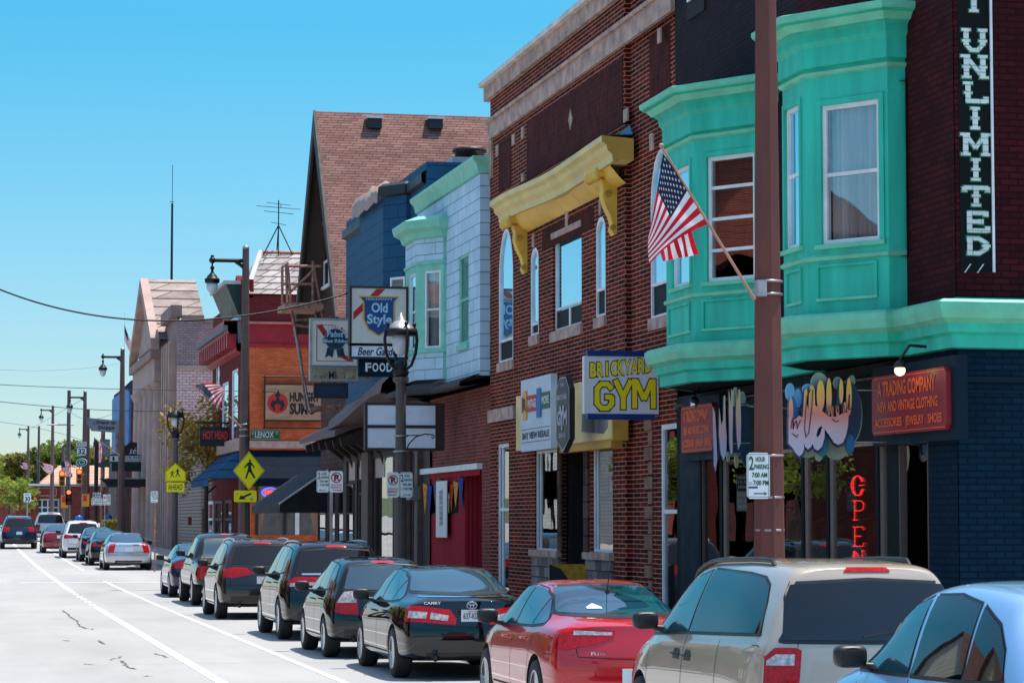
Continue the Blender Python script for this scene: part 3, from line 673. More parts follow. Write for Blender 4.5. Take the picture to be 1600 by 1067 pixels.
    # beyond the side street
    S = scaled(SED, 4.6, 1.84, 1.43, antenna=None, insert=([(-.5, .28), (.5, .28)], [(-.5, .38), (.5, .38)]), chrome=[[(-.4, .98), (.4, .98)]], lamps=[([(-.03, .68), (.17, .68)], [(-.03, 1.0), (.1, 1.04), (.17, .98)], REDL)])
    S['plate'] = (0, .80)
    make_car('sedan_car', S, P_silver, 5.75, 102.0, 'silver sedan with vertical red tail lamps, first car beyond the side street', 'car', G1)
    S = scaled(SED, 4.6, 1.8, 1.45, lamps=[([(-.1, .8), (.3, .8)], [(-.1, .96), (.3, .96)], REDL)])
    make_car('sedan_car', S, P_black, 5.55, 109.3, 'black sedan with a blue sky gleam parked directly ahead of the silver one', 'car', G1, detail=False)
    S = scaled(SED, 4.5, 1.78, 1.5, lamps=[([(-.1, .8), (.3, .8)], [(-.1, .96), (.3, .96)], REDL)])
    make_car('sedan_car', S, P_navy, 5.45, 115.6, 'dark navy car squeezed between a black sedan and a white crossover', 'car', G1, detail=False)
    Wh = mod(SUV, rails=None, antenna=None, exhaust=None, lamps=[([(-.14, .9), (.4, .92)], [(-.14, 1.1), (.4, 1.02)], REDL)])
    make_car('suv_car', Wh, P_white, 4.95, 122.0, 'white crossover with dark rear glass and wide red lamps, beyond the silver sedan', 'SUV', G1, rgl=CGT, detail=False)
    S = scaled(SED, 4.4, 1.75, 1.42, lamps=[([(-.1, .8), (.3, .8)], [(-.1, .96), (.3, .96)], REDL)])
    make_car('sedan_car', S, P_maroon, 4.35, 131.5, 'small dark red sedan just left of the white crossover', 'car', G1, detail=False)
    V2 = scaled(V, 4.9, 1.9, 1.75, spokes=5, lamps=[([(-.03, .68), (.15, .68)], [(-.03, 1.05), (.15, 1.05)], REDL)], hcup=False)
    make_car('minivan', V2, P_silver, 4.75, 158, 'silver minivan far up the street between the dark SUV and the red sedan', 'minivan', G1, rgl=CGT, detail=False)
    V3 = mod(SUV, lamps=[([(-.03, .9), (.2, .9)], [(-.03, 1.15), (.2, 1.15)], REDL)], antenna=None, exhaust=None)
    make_car('suv_car', V3, P_navy, 2.5, 140, 'dark blue SUV driving away in the left lane, with silver roof rails', 'SUV', 'vehicles driving in the lane', rgl=CGT, detail=False)
# ------------------------------------------------------------------ building helpers
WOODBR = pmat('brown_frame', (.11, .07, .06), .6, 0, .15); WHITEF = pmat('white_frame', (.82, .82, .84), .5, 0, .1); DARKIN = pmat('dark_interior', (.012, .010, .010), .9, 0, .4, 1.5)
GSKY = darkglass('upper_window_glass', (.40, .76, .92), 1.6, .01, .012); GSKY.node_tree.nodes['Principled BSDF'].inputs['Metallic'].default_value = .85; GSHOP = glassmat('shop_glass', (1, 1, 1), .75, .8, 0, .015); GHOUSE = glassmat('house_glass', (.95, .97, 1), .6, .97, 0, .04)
CURT = pmat('curtain_cloth', (.85, .80, .72), .95, 0, .25, 6, streak=.05); BLIND = pmat('blind_slat', (.10, .07, .06), .7, 0, .2, 5)
STONE = pmat('limestone', (.50, .33, .27), .85, 0, .25, 4, .4, 60); ROOFT = pmat('flat_roof_felt', (.05, .05, .055), .95, 0, .3, 1)
def wall(mb, fr, u0, u1, z0, z1, holes, mat, depth=.13, d=0, rmat=None):
    us = sorted(set([u0, u1]+[v for h in holes for v in h[:2] if u0 < v < u1])); zs = sorted(set([z0, z1]+[v for h in holes for v in h[2:4] if z0 < v < z1]))
    for a, b in zip(us, us[1:]):
        for c, e in zip(zs, zs[1:]):
            um, zm = (a+b)/2, (c+e)/2
            if any(h[0] < um < h[1] and h[2] < zm < h[3] for h in holes): continue
            mb.quad(fr.p(a, c, d), fr.p(b, c, d), fr.p(b, e, d), fr.p(a, e, d), mat)
    rm = rmat or mat
    for h in holes:
        a, b, c, e = h[:4]; D = d-depth
        mb.quad(fr.p(a, c, D), fr.p(a, c, d), fr.p(a, e, d), fr.p(a, e, D), rm); mb.quad(fr.p(b, c, d), fr.p(b, c, D), fr.p(b, e, D), fr.p(b, e, d), rm)
        mb.quad(fr.p(a, e, d), fr.p(b, e, d), fr.p(b, e, D), fr.p(a, e, D), rm); mb.quad(fr.p(a, c, D), fr.p(b, c, D), fr.p(b, c, d), fr.p(a, c, d), rm)
def window(root, fr, h, frame=WHITEF, glass=GSKY, d=-.08, fw=.05, bars=(), vbars=(), sill=None, inner=None, low=None, name='window'):
    """h=(u0,u1,z0,z1); bars: heights as fractions; inner: 'curtain', 'blind', 'room'; low: (fraction, material) dark lower pane"""
    a, b, c, e = h; m = MB()
    m.fb(fr, a, a+fw, c, e, d-.05, d+.03, frame); m.fb(fr, b-fw, b, c, e, d-.05, d+.03, frame)
    m.fb(fr, a+fw, b-fw, e-fw, e, d-.05, d+.028, frame); m.fb(fr, a+fw, b-fw, c, c+fw, d-.05, d+.028, frame)
    for t in bars:
        z = lerp(c, e, t); m.fb(fr, a+fw, b-fw, z-fw*.4, z+fw*.4, d-.03, d+.02, frame)
    for t in vbars:
        u = lerp(a, b, t); m.fb(fr, u-fw*.4, u+fw*.4, c+fw, e-fw, d-.032, d+.018, frame)
    w = m.build(name, root)
    m = MB()
    if low:
        zc = lerp(c, e, low[0]); m.fb(fr, a+fw, b-fw, zc, e-fw, d-.012, d-.004, glass)
        m2 = MB(); m2.fb(fr, a+fw, b-fw, c+fw, zc-.001, d-.012, d-.004, low[1]); m2.build('lower_pane', w)
    else: m.fb(fr, a+fw, b-fw, c+fw, e-fw, d-.012, d-.004, glass)
    m.build('pane', w)
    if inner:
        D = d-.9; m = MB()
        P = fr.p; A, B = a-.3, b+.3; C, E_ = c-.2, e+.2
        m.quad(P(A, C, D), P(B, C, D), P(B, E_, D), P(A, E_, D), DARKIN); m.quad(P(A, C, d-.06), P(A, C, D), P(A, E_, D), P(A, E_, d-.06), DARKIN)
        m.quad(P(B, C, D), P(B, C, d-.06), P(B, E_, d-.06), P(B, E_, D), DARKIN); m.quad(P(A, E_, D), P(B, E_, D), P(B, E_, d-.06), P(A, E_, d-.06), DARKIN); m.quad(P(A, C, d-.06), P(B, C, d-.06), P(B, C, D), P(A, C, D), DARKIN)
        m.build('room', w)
        if inner == 'curtain':
            m = MB(); n = 60; vs = []
            for i in range(n+1):
                u = lerp(a+fw*.5, b-fw*.5, i/n); dd = d-.14+.035*sin(i*1.25+.6*sin(i*.3))
                vs += [P(u, c+.02, dd), P(u, e-.02, dd*1.0)]
            m.add(vs, [(2*i, 2*i+2, 2*i+3, 2*i+1) for i in range(n)], CURT, True); m.build('curtain', w)
        if inner == 'blind':
            m = MB(); z = lerp(c, e, .28)
            while z < e-.03:
                m.quad(P(a+.05, z, d-.12), P(b-.05, z, d-.12), P(b-.05, z+.028, d-.15), P(a+.05, z+.028, d-.15), BLIND); z += .036
            m.build('blind', w)
    if sill:
        m = MB(); m.fb(fr, a-.06, b+.06, c-.13, c-.002, d-.02, .06, sill); m.build('sill', w)
    return w
def mass(mb, x0, x1, y0, y1, z0, z1, mat, roof=ROOFT, front=False, near=True):
    """rest of a building behind its street front"""
    P = [(x0, y0), (x1, y0), (x1, y1), (x0, y1)]
    if near: mb.quad((x0, y0, z0), (x1, y0, z0), (x1, y0, z1), (x0, y0, z1), mat)
    mb.quad((x1, y0, z0), (x1, y1, z0), (x1, y1, z1), (x1, y0, z1), mat); mb.quad((x1, y1, z0), (x0, y1, z0), (x0, y1, z1), (x1, y1, z1), mat)
    if front: mb.quad((x0, y1, z0), (x0, y0, z0), (x0, y0, z1), (x0, y1, z1), mat)
    mb.quad((x0, y0, z1-.25), (x1, y0, z1-.25), (x1, y1, z1-.25), (x0, y1, z1-.25), roof)

XF = 11.0; S0 = ST(XF)
def HR(fr, pl, pr, pyt, pyb, at='l', d=0):
    """hole/rectangle in plane from pixel columns pl..pr and rows read at the left or right edge"""
    p = pl if at == 'l' else pr; return (fr.u(pl, d), fr.u(pr, d), fr.z(p, pyb, d), fr.z(p, pyt, d))

TEAL = pmat('turquoise_paint', lin(42, 194, 166), .6, 0, .15, 4, .35, 45, streak=.2); TEALL = pmat('pale_turquoise_trim', lin(110, 204, 170), .55, 0, .12, 3, .1, 30)
MAROON = brickmat('maroon_painted_brick', lin(74, 22, 28), lin(52, 16, 21), lin(42, 14, 18), bump=.7); BLACKW = brickmat('black_painted_brick', lin(46, 38, 44), lin(38, 30, 37), lin(33, 27, 32), bump=.5)
NAVY = brickmat('navy_painted_brick', lin(10, 44, 64), lin(7, 36, 56), lin(4, 28, 44), bump=.6, var=.12); BLACKP = pmat('black_board_paint', lin(14, 22, 24), .7, 0, .2, 3, spec=.15)
NAVYB = pmat('navy_board', lin(8, 34, 50), .6, 0, .12, spec=.15)

def bay_plan(pa, pb, pc, pd, ang=34):
    """facade junction pixel pa, outer corner pb, start of front face pc, end of front face pd -> plan points from near to far"""
    ya = onX(pa, 600, XF)[0]; r = ray(pb, 600); xb = r.x/r.y*ya
    t = radians(ang); a, b = -sin(t), cos(t); r = ray(pc, 600)
    k = (r.x/r.y*ya-xb)/(a-r.x/r.y*b); xc, yc = xb+a*k, ya+b*k
    r = ray(pd, 600); yd = xc/(r.x/r.y)
    return [(XF, ya), (xb, ya), (xc, yc), (xc, yd), (xb, yd+(yc-ya)), (XF, yd+(yc-ya))]
CORN = [(.0, -.62), (.05, -.60), (.05, -.36), (.10, -.30), (.10, -.22), (.16, -.18), (.26, -.10), (.34, -.08), (.36, -.04), (.36, .0), (.30, .02), (0, .10)]
def b1():
    yc = onX(1495, 500, XF)[0]; yl = onX(1057, 300, XF)[0]
    root = thing('brick_building', (XF, yc, 0), 'dark painted corner building with turquoise bays, nearest in the row', 'building')
    SD = CX(yc); zt = 12.0; zs = 4.38
    # plan of bays
    B2 = bay_plan(1419, 1391, 1262, 1226); B1 = bay_plan(1216, 1200, 1085, 1042)
    m = MB(); um = S0.u(1250)
    wall(m, S0, S0.u(1057), um, zs, zt, [], BLACKW); wall(m, S0, um, S0.u(1495), zs, zt, [], MAROON)
    wall(m, SD, XF, 26, zs, zt, [], MAROON); mass(m, XF, 26, yc, yl, 0, zt, MAROON, near=False)
    wall(m, SD, XF, 26, 0, zs, [], NAVY)
    m.build('wall', root)
    # painted sign strip on the side wall
    su0, su1 = SD.u(1503), SD.u(1551); m = MB(); m.fb(SD, su0, su1+.06, SD.z(1520, 425), zt-.01, 0, .006, BLACKP); m.build('painted_panel', root)
    m = MB(); m.fb(SD, SD.u(1552.5), SD.u(1556), SD.z(1520, 425), zt-.02, .0, .03, WHITEF); m.build('painted_line', root)
    WL = brickmat('white_sign_paint', lin(214, 226, 220), lin(205, 218, 212), lin(160, 175, 170), msize=.006, var=.1); GRN = pmat('green_outline_paint', lin(40, 120, 90), .7, 0, .2, 8)
    for ch, t, b in (('Y', -30, 20), ('U', 46, 84), ('N', 87, 124), ('L', 129, 163), ('I', 168, 203), ('M', 209, 244), ('I', 248, 283), ('T', 290, 323), ('E', 329, 365), ('D', 369, 400)):
        z1, z0 = SD.z(1528, t+2), SD.z(1528, b-2); c = SD.u(1528); m = MB()
        G_ = dict(Y=[(.15, 1, .5, .48), (.85, 1, .5, .48), (.5, .5, .5, 0)], U=[(.2, 1, .2, .3), (.2, .33, .38, .08), (.33, .07, .67, .07), (.62, .08, .8, .33), (.8, .3, .8, 1)], N=[(.2, 0, .2, 1), (.2, .97, .8, .03), (.8, 0, .8, 1)], L=[(.25, 1, .25, 0), (.2, .07, .92, .07), (.9, .0, .9, .3)],
            I=[(.5, 0, .5, 1)], M=[(.14, 0, .14, 1), (.16, .98, .5, .32), (.5, .32, .84, .98), (.86, 1, .86, 0)], T=[(.5, 0, .5, 1), (.06, .93, .94, .93), (.08, .97, .08, .70), (.92, .97, .92, .70)], E=[(.25, 0, .25, 1), (.2, .93, .86, .93), (.84, 1, .84, .76), (.25, .5, .66, .5), (.66, .62, .66, .38), (.2, .07, .9, .07), (.9, .0, .9, .28)], D=[(.25, 0, .25, 1), (.15, .93, .6, .93), (.57, .93, .86, .66), (.84, .7, .84, .3), (.86, .34, .57, .07), (.6, .07, .15, .07)])
        SF = dict(Y=[(.15, 1), (.85, 1), (.5, 0)], U=[(.2, 1), (.8, 1)], N=[(.2, 0), (.16, 1), (.8, 1), (.84, 0)], L=[(.25, 1)], I=[(.5, 0), (.5, 1)], M=[(.14, 0), (.12, 1), (.88, 1), (.86, 0)], T=[(.5, 0)], E=[], D=[])
        SPR = dict(U=[.2, .8], N=[.2, .8], L=[.25], I=[.5], T=[.5], M=[], E=[], D=[.84], Y=[]); hw = .165
        for lay, (mt_, gr, dd) in enumerate(((GRN, .012, .006), (WL, 0, .016))):
            k_ = 0
            def bar(x0, y0_, x1, y1_, w_):
                nonlocal_ = None
                ax, ay, bx, by = c-hw+2*hw*x0, lerp(z0, z1, y0_), c-hw+2*hw*x1, lerp(z0, z1, y1_); l = hypot(bx-ax, by-ay) or 1; ux, uy = (bx-ax)/l, (by-ay)/l; w2 = w_/2+gr; ax -= ux*gr; ay -= uy*gr; bx += ux*gr; by += uy*gr
                m.poly(SD, [(ax-uy*w2, ay+ux*w2), (ax+uy*w2, ay-ux*w2), (bx+uy*w2, by-ux*w2), (bx-uy*w2, by+ux*w2)], 0, dd+.0006*len(m.f)/6, mt_)
            for q in G_[ch]: bar(*q, .062 if q[0] == q[2] else .045)
            for (sx, sy) in SF[ch]: bar(sx-.17, sy, sx+.17, sy, .03)
            for sx in SPR[ch]: bar(sx-.15, .5, sx+.15, .5, .026)
        m.build('painted_letter', root)
    m = MB()
    for k in (0, 1):
        u = SD.u(1508+k*20); m.poly(SD, [(u, SD.z(1510, 426)), (u+.015, SD.z(1510, 426)), (u+.09, SD.z(1510, 412)), (u+.075, SD.z(1510, 412))], 0, .012, WL)
    m.build('painted_mark', root)
    # bays
    def bay(P, ztop_px, zbot, wins, name='bay_window'):
        (x0, y0), (x1, y1), (x2, y2), (x3, y3), (x4, y4), (x5, y5) = P
        FA = Fr(x1, y1, x1-x2, y1-y2)      # angled face, u from 0 (near) negative to far
        FF = Fr(x2, y2, 0, -1); FS = Fr(x1, y1, 1, 0)
        LA = hypot(x1-x2, y1-y2); LF = y3-y2; zt_ = FA.z(*ztop_px)
        mb = MB(); ha, hf = [], []
        for w_ in wins:
            fr_ = FA if w_['f'] == 'A' else FF; h = HR(fr_, *w_['r']); (ha if w_['f'] == 'A' else hf).append(h); w_['h'] = h
        wall(mb, FA, -LA, 0, zbot, zt_, ha, TEAL, .1); wall(mb, FF, -LF, 0, zbot, zt_, hf, TEAL, .1)
        wall(mb, FS, 0, XF-x1, zbot, zt_, [], TEAL)
        FB = Fr(x4, y4, x3-x4, y3-y4); wall(mb, Fr(x3, y3, x4-x3, y4-y3) if False else FB, 0, -0.0001 if False else hypot(x3-x4, y3-y4), zbot, zt_, [], TEAL); wall(mb, Fr(x5, y5, x4-x5, 0), 0, abs(x4-x5), zbot, zt_, [], TEAL)
        bay_ = mb.build(name, root)
        for w_ in wins:
            window(bay_, FA if w_['f'] == 'A' else FF, w_['h'], WHITEF, w_.get('g', GHOUSE), -.05, .055, w_.get('bars', (.5,)), (), None, w_.get('inner'), name='sash_window')
            a, b, c, e = w_['h']; fr_ = FA if w_['f'] == 'A' else FF; m = MB()
            for q in ((a-.07, a, c-.05, e+.07), (b, b+.07, c-.05, e+.07)): m.fb(fr_, *q, 0, .022, TEAL)
            m.fb(fr_, a, b, e, e+.07, 0, .02, TEAL); m.fb(fr_, a-.09, b+.09, c-.055, c-.0, 0, .05, TEALL); m.build('casing', bay_)
        # inset panels below the windows
        zsill = min(w_['h'][2] for w_ in wins)-.22
        for fr_, l in ((FA, LA), (FF, LF)):
            m = MB(); a, b, c, e = -l+.16, -.16, zbot+.28, zsill-.02
            for q in ((a, b, e-.035, e), (a, b, c, c+.035), (a, a+.035, c+.035, e-.035), (b-.035, b, c+.035, e-.035)): m.fb(fr_, *q, 0, .028, TEALL if q[2] == c else TEAL)
            m.build('panel_moulding', bay_, split=True)
        m = MB(); path = [(x0+.0, y0)]+P[1:5]+[(x5, y5)]
        m.sweep(path, [(0, zsill+.02), (.035, zsill+.03), (.045, zsill+.07), (0, zsill+.10)], TEALL)
        zh = max(w_['h'][3] for w_ in wins)+.26
        m.sweep(path, [(0, zh), (.04, zh+.02), (.055, zh+.06), (0, zh+.09)], TEALL); m.build('string_moulding', bay_, split=True)
        m = MB(); m.sweep(path, [(o, zt_+.02+z) for o, z in CORN], TEAL)
        m.build('cornice', bay_)
        m = MB(); m.sweep(path, [(.20, zt_-.155), (.28, zt_-.075), (.355, zt_-.045), (.372, zt_-.02), (.372, zt_+.03), (.31, zt_+.05)], TEALL); m.build('cornice_moulding', bay_)
        m = MB(); n = [Vector((x, y, zt_+.12)) for x, y in path]; n2 = [v-Vector((0, 0, .1)) for v in n]; m.add(n, [tuple(range(len(n)))], BLACKP); m.build('bay_roof', bay_, recalc=True)
        return bay_
    zb = 4.42
    bay(B2, (1393, 13), zb, [dict(f='A', r=(1287, 1378, 166, 383), inner='curtain', bars=(.5,)), dict(f='F', r=(1230, 1253, 172, 392), g=GSKY, bars=(.52,))])
    bay(B1, (1085, 143), zb, [dict(f='A', r=(1107, 1182, 246, 441), inner='blind', bars=(.25, .5, .75)), dict(f='F', r=(1052, 1080, 268, 452), g=GSKY, inner=None, bars=(.5,))])
    # shelf moulding that runs under the bays and around the corner
    path = [(20, yc), (XF, yc), B2[0], B2[1], B2[2], B2[3], B2[4], B2[5], B1[0], B1[1], B1[2], B1[3], B1[4], B1[5]]
    path = [p for i, p in enumerate(path) if i == 0 or hypot(p[0]-path[i-1][0], p[1]-path[i-1][1]) > .02]
    prof = [(0, -.45), (.10, -.44), (.10, -.30), (.16, -.27), (.18, -.17), (.26, -.11), (.30, -.02), (.30, .05), (.26, .08), (0, .13)]
    m = MB(); m.sweep(path, [(o, zb+.02+z) for o, z in prof], TEAL); m.build('shelf_cornice', root)
    m = MB(); m.sweep(path, [(o, zb+.02+z) for o, z in [(.182, -.17), (.27, -.12), (.312, -.02), (.312, .055), (.262, .09)]], TEALL); m.build('shelf_moulding', root)
    # soffit under the bays
    m = MB()
    for P in (B1, B2):
        n = [Vector((x, y, zb-.42)) for x, y in P]; m.add(n, [tuple(range(6))], BLACKP)
    m.build('soffit', root, split=True)
    # ground floor shop front
    zf = 3.98; m = MB(); hs = []
    ub = [S0.u(p) for p in (1092, 1124, 1252, 1290, 1368, 1402, 1450)]
    zlo = .75
    for a, b, t in ((1094, 1123, 722), (1127, 1250, 704), (1254, 1289, 690), (1293, 1366, 690), (1371, 1386, 690), (1403, 1449, 688)):
        hs.append((S0.u(a), S0.u(b), zlo, 3.03))
    wall(m, S0, S0.u(1062), S0.u(1091), 0, zf, [], NAVYB); wall(m, S0, S0.u(1091), S0.u(1450.5), 0, zf, hs, BLACKP, .1); wall(m, S0, S0.u(1450.5), S0.u(1495), 0, zf, [], NAVY)
    m.fb(S0, S0.u(1057), S0.u(1062), 0, zf, -.4, 0, BLACKP)
    m.build('shop_wall', root)
    h = hs[5]; P = S0.p; m = MB(); a_, b_ = h[0]+.04, h[1]-.04; GA = glassmat('angled_shop_glass', (1, 1, 1), .9, .6, 0, .12, base=.42)
    m.quad(P(a_, h[2], -.06), P(b_, h[2], -.42), P(b_, h[3], -.42), P(a_, h[3], -.06), GA); m.build('angled_pane', root)
    m = MB(); m.quad(P(a_-.3, h[2]-.1, -.8), P(b_+.3, h[2]-.1, -.8), P(b_+.3, h[3]+.1, -.8), P(a_-.3, h[3]+.1, -.8), DARKIN); m.fb(S0, a_-.04, a_, h[2], h[3], -.1, 0, WOODBR); m.fb(S0, b_, b_+.04, h[2], h[3], -.1, 0, WOODBR); m.build('pane_frame', root, split=True)
    for i, h in enumerate(hs[:5]):
        w_ = window(root, S0, h, WOODBR if i in (0, 5) else pmat('grey_mullion', (.36, .28, .26), .35, .5, .1), GSHOP, -.05, .04, name='shop_window')
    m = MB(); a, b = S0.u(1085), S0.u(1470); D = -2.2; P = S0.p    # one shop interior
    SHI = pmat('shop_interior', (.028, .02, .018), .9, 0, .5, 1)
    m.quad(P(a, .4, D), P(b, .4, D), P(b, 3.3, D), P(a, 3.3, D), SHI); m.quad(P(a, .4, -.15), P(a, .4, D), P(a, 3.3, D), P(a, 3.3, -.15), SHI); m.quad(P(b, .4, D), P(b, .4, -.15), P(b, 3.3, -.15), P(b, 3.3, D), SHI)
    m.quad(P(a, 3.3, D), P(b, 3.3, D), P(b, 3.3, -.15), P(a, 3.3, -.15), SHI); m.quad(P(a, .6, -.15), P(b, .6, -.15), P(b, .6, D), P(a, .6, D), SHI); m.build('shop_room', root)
    m = MB()  # conduit below the cornice and lower side trim
    m.tube([S0.p(S0.u(1060), 3.83, .06), S0.p(S0.u(1400), 3.80, .06)], .03, BLKP); m.build('conduit', root)
    m = MB(); m.fb(SD, XF, 26, 3.62, 3.68, 0, .03, NAVYB); m.fb(SD, XF, 26, 3.50, 3.53, 0, .02, NAVYB); m.build('side_trim', root)
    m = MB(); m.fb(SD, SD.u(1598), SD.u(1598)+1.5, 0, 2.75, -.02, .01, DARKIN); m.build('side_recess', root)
    m = MB(); h = HR(S0, 1078, 1118, 2, 26, 'l'); m.fb(S0, S0.u(1079), S0.u(1106), S0.z(1079, 32), S0.z(1079, -12), 0, .03, DARKIN); m.fb(S0, S0.u(1079)+.05, S0.u(1106)-.05, S0.z(1079, 4), S0.z(1079, -8), .03, .05, WHITEF); m.build('vent_opening', root)
    # red shop boards
    RB = pmat('red_sign_board', lin(150, 28, 44), .45, 0, .12, 3); OR = pmat('orange_letter', lin(255, 104, 44), .5, 0, .1)
    for k, (pl, pr, ptl, pbl, lab) in enumerate(((1362, 1478, 590, 681, 'dark red board with orange lettering about clothing and shoes, near the building corner'), (1064, 1113, 636, 713, 'orange red board seen through the flag side, left of the cut-out script sign'))):
        u0, u1 = S0.u(pl, .2), S0.u(pr, .2); z1, z0 = S0.z(pl, ptl, .2), S0.z(pl, pbl, .2)
        if k: z0, z1 = zz
        zz = (z0, z1); lab = lab.replace('seen through the flag side, ', '')
        t = thing('shop_sign', S0.p((u0+u1)/2, z0, .1), lab, 'sign', 'red boards on the dark shop front')
        m = MB(); m.fb(S0, u0-.14, u1+.14, z0-.12, z1+.12, .0, .14, NAVYB); m.build('backing_board', t)
        c = .06; m = MB(); m.poly(S0, [(u0+c, z0), (u1-c, z0), (u1, z0+c), (u1, z1-c), (u1-c, z1), (u0+c, z1), (u0, z1-c), (u0, z0+c)], .14, .2, RB); m.build('panel', t)
        m = MB(); H = z1-z0; W_ = u1-u0
        m.text(S0, 'A TRADING COMPANY', u0+W_*.09, u1-W_*.13, z1-H*.36, z1-H*.10, .2, OR, .03); m.text(S0, 'NEW AND VINTAGE CLOTHING', u0+W_*.09, u1-W_*.10, z1-H*.62, z1-H*.44, .2, OR, .03)
        m.text(S0, 'ACCESSORIES · JEWELRY · SHOES', u0+W_*.05, u1-W_*.05, z1-H*.92, z1-H*.72, .2, OR, .03); m.build('lettering', t)
        m = MB()
        for q in ((u0+.03, u1-.03, z1-.035, z1-.025), (u0+.03, u1-.03, z0+.025, z0+.035)): m.fb(S0, *q, .2, .204, OR)
        m.build('border', t, split=True)
    # lamps over boards
    LIT = pmat('lit_bulb', (1, .62, .3), .3, 0, 0, emit=2.5); 
    for (px, py, lab) in ((1406, 576, 'small lit lamp above the orange-lettered board'), (1085, 629, 'small chrome lamp above the left red board')):
        u, z = S0.uz(px, py, .42); t = thing('sign_lamp', S0.p(u, z, .2), lab, 'lamp'); m = MB()
        m.tube([S0.p(u, z+.25, 0), S0.p(u, z+.27, .3), S0.p(u, z+.1, .42)], .018, BLKP); m.lathe(S0.p(u, z, .42), [(.07, .01), (.065, .05), (.03, .09), (0, .1)], BLKP, 16); m.build('lamp_shade', t)
        m = MB(); m.ball(S0.p(u, z-.02, .42), .062, LIT if px > 1200 else CHROME, 14, 10); m.build('bulb', t)
    # neon OPEN inside the window, facing up the street
    NEON = pmat('red_neon', (1, .03, .02), .3, 0, 0, emit=4); y = 32.6
    fr = CX(y); t = thing('neon_sign', fr.p(fr.u(1338), fr.z(1338, 885)), 'tall red neon sign reading open from top to bottom inside the shop window', 'neon sign'); 
    for ch, tt, bb in (('O', 743, 774), ('P', 782, 812), ('E', 823, 853), ('N', 860, 892)):
        c = fr.u(1338); z1, z0 = fr.z(1338, tt), fr.z(1338, bb); w_ = .085; m = MB()
        def T(pts): m.tube([fr.p(c+a*w_, lerp(z0, z1, b)) for a, b in pts], .0065, NEON, 6)
        if ch == 'O':
            for k in (1, .7): T([(k*cos(2*pi*i/18+.4), .5+.5*sin(2*pi*i/18+.4)) for i in range(17)])
            T([(.2, .5), (1.0, .55)])
        if ch == 'P': T([(-.8, 0), (.0, 0)]); T([(-.5, 0), (-.5, 1)]); T([(-.9, 1), (.5, 1), (.95, .85), (.95, .62), (.5, .48), (-.4, .48)])
        if ch == 'E': T([(-.5, 0), (-.5, 1)]); T([(-.9, 1), (.8, 1), (.9, .84)]); T([(-.4, .52), (.5, .52)]); T([(-.9, .0), (.8, .0), (1, .2)])
        if ch == 'N': T([(-.7, 0), (-.7, 1)]); T([(-.45, 0), (-.45, .9)]); T([(-.9, .7), (-.5, 1), (.0, .8), (.3, .0)]); T([(.7, 0), (.7, 1)]); T([(.9, 1), (.5, 1)])
        m.build('neon_letter', t)
    # a few things in the window
    for (px, yy, zz, w_, h_, c, nm, lab) in ((1140, 30.9+2.5, 2.2, .35, .5, (.25, .25, .24), 'poster', 'small grey notices hanging inside the left shop window'), (1270, 32.0, 1.0, .5, 1.6, (.05, .10, .12), 'mannequin_coat', 'dark teal coat on display behind the shop glass')):
        pass
def shop_display():
    t = thing('clothes_rack', S0.p(S0.u(1150), .6, -1.2), 'rack of coats and dresses standing inside the left shop window', 'clothes rack'); m = MB(); y0, y1 = 32.0, 36.2; x = XF+1.0
    for y in (y0, y1): m.tube([(x, y, .6), (x, y, 2.15)], .02, CHROME, 6)
    m.tube([(x, y0, 2.15), (x, y1, 2.15)], .02, CHROME, 6); m.build('rack_frame', t); rn = random.Random(3)
    cols = [lin(90, 90, 88), lin(30, 60, 66), lin(120, 90, 50), lin(70, 20, 24), lin(150, 140, 120), lin(30, 34, 44)]
    for i in range(14):
        y = lerp(y0+.15, y1-.15, i/13); h = rn.uniform(.7, 1.3); m = MB(); f = Fr(x, -0, 1, 0); f.o = Vector((x, y, 0)); m.poly(f, [(-.06, 2.12), (.06, 2.12), (.24, 2.02), (.28, 1.6), (.22, 1.55), (.24, 2.1-h), (-.24, 2.1-h), (-.22, 1.55), (-.28, 1.6), (-.24, 2.02)], -.05, .05, pmat('garment_%d' % (i % 6), cols[i % 6], .9, 0, .25, 5)); m.build('garment', t)
    t = thing('mannequin', (XF+.8, 30.2, .6), 'dark teal coat on a headless mannequin behind the neon sign', 'mannequin'); m = MB(); m.lathe((XF+.8, 30.2, .6), [(.18, 0), (.02, .04), (.02, .5)], INK, 12); m.build('stand', t); m = MB(); m.lathe((XF+.8, 30.2, 0), [(.20, 1.05), (.26, 1.2), (.19, 1.7), (.24, 2.05), (.20, 2.15), (.06, 2.22), (.05, 2.3)], pmat('teal_coat', lin(30, 84, 90), .9, 0, .3, 6), 16, sy=.7); m.build('coat', t)
    t = thing('notice_board', (XF+.3, 33.6, 1.9), 'black notice boards with pale lettering hanging inside the shop window by the pole', 'notice'); f = CX(33.6); a, b = f.u(1151), f.u(1166)
    for k, (zt, zb) in enumerate(((741, 766), (767, 798))):
        m = MB(); m.fb(f, a, b, f.z(1158, zb), f.z(1158, zt), -.02, 0, INK if k == 0 else pmat('grey_notice', (.16, .15, .14), .7)); m.build('panel', t); m = MB(); z1, z0 = f.z(1158, zt), f.z(1158, zb)
        for q, s in enumerate(('HOURS', '11-7', 'MON')): m.text(f, s, a+.015, b-.015, lerp(z1, z0, .28+q*.3), lerp(z1, z0, .10+q*.3), 0, LGR, .0)
        m.build('lettering', t)
LGR = pmat('pale_grey_print', (.35, .34, .33), .6, 0, 0)
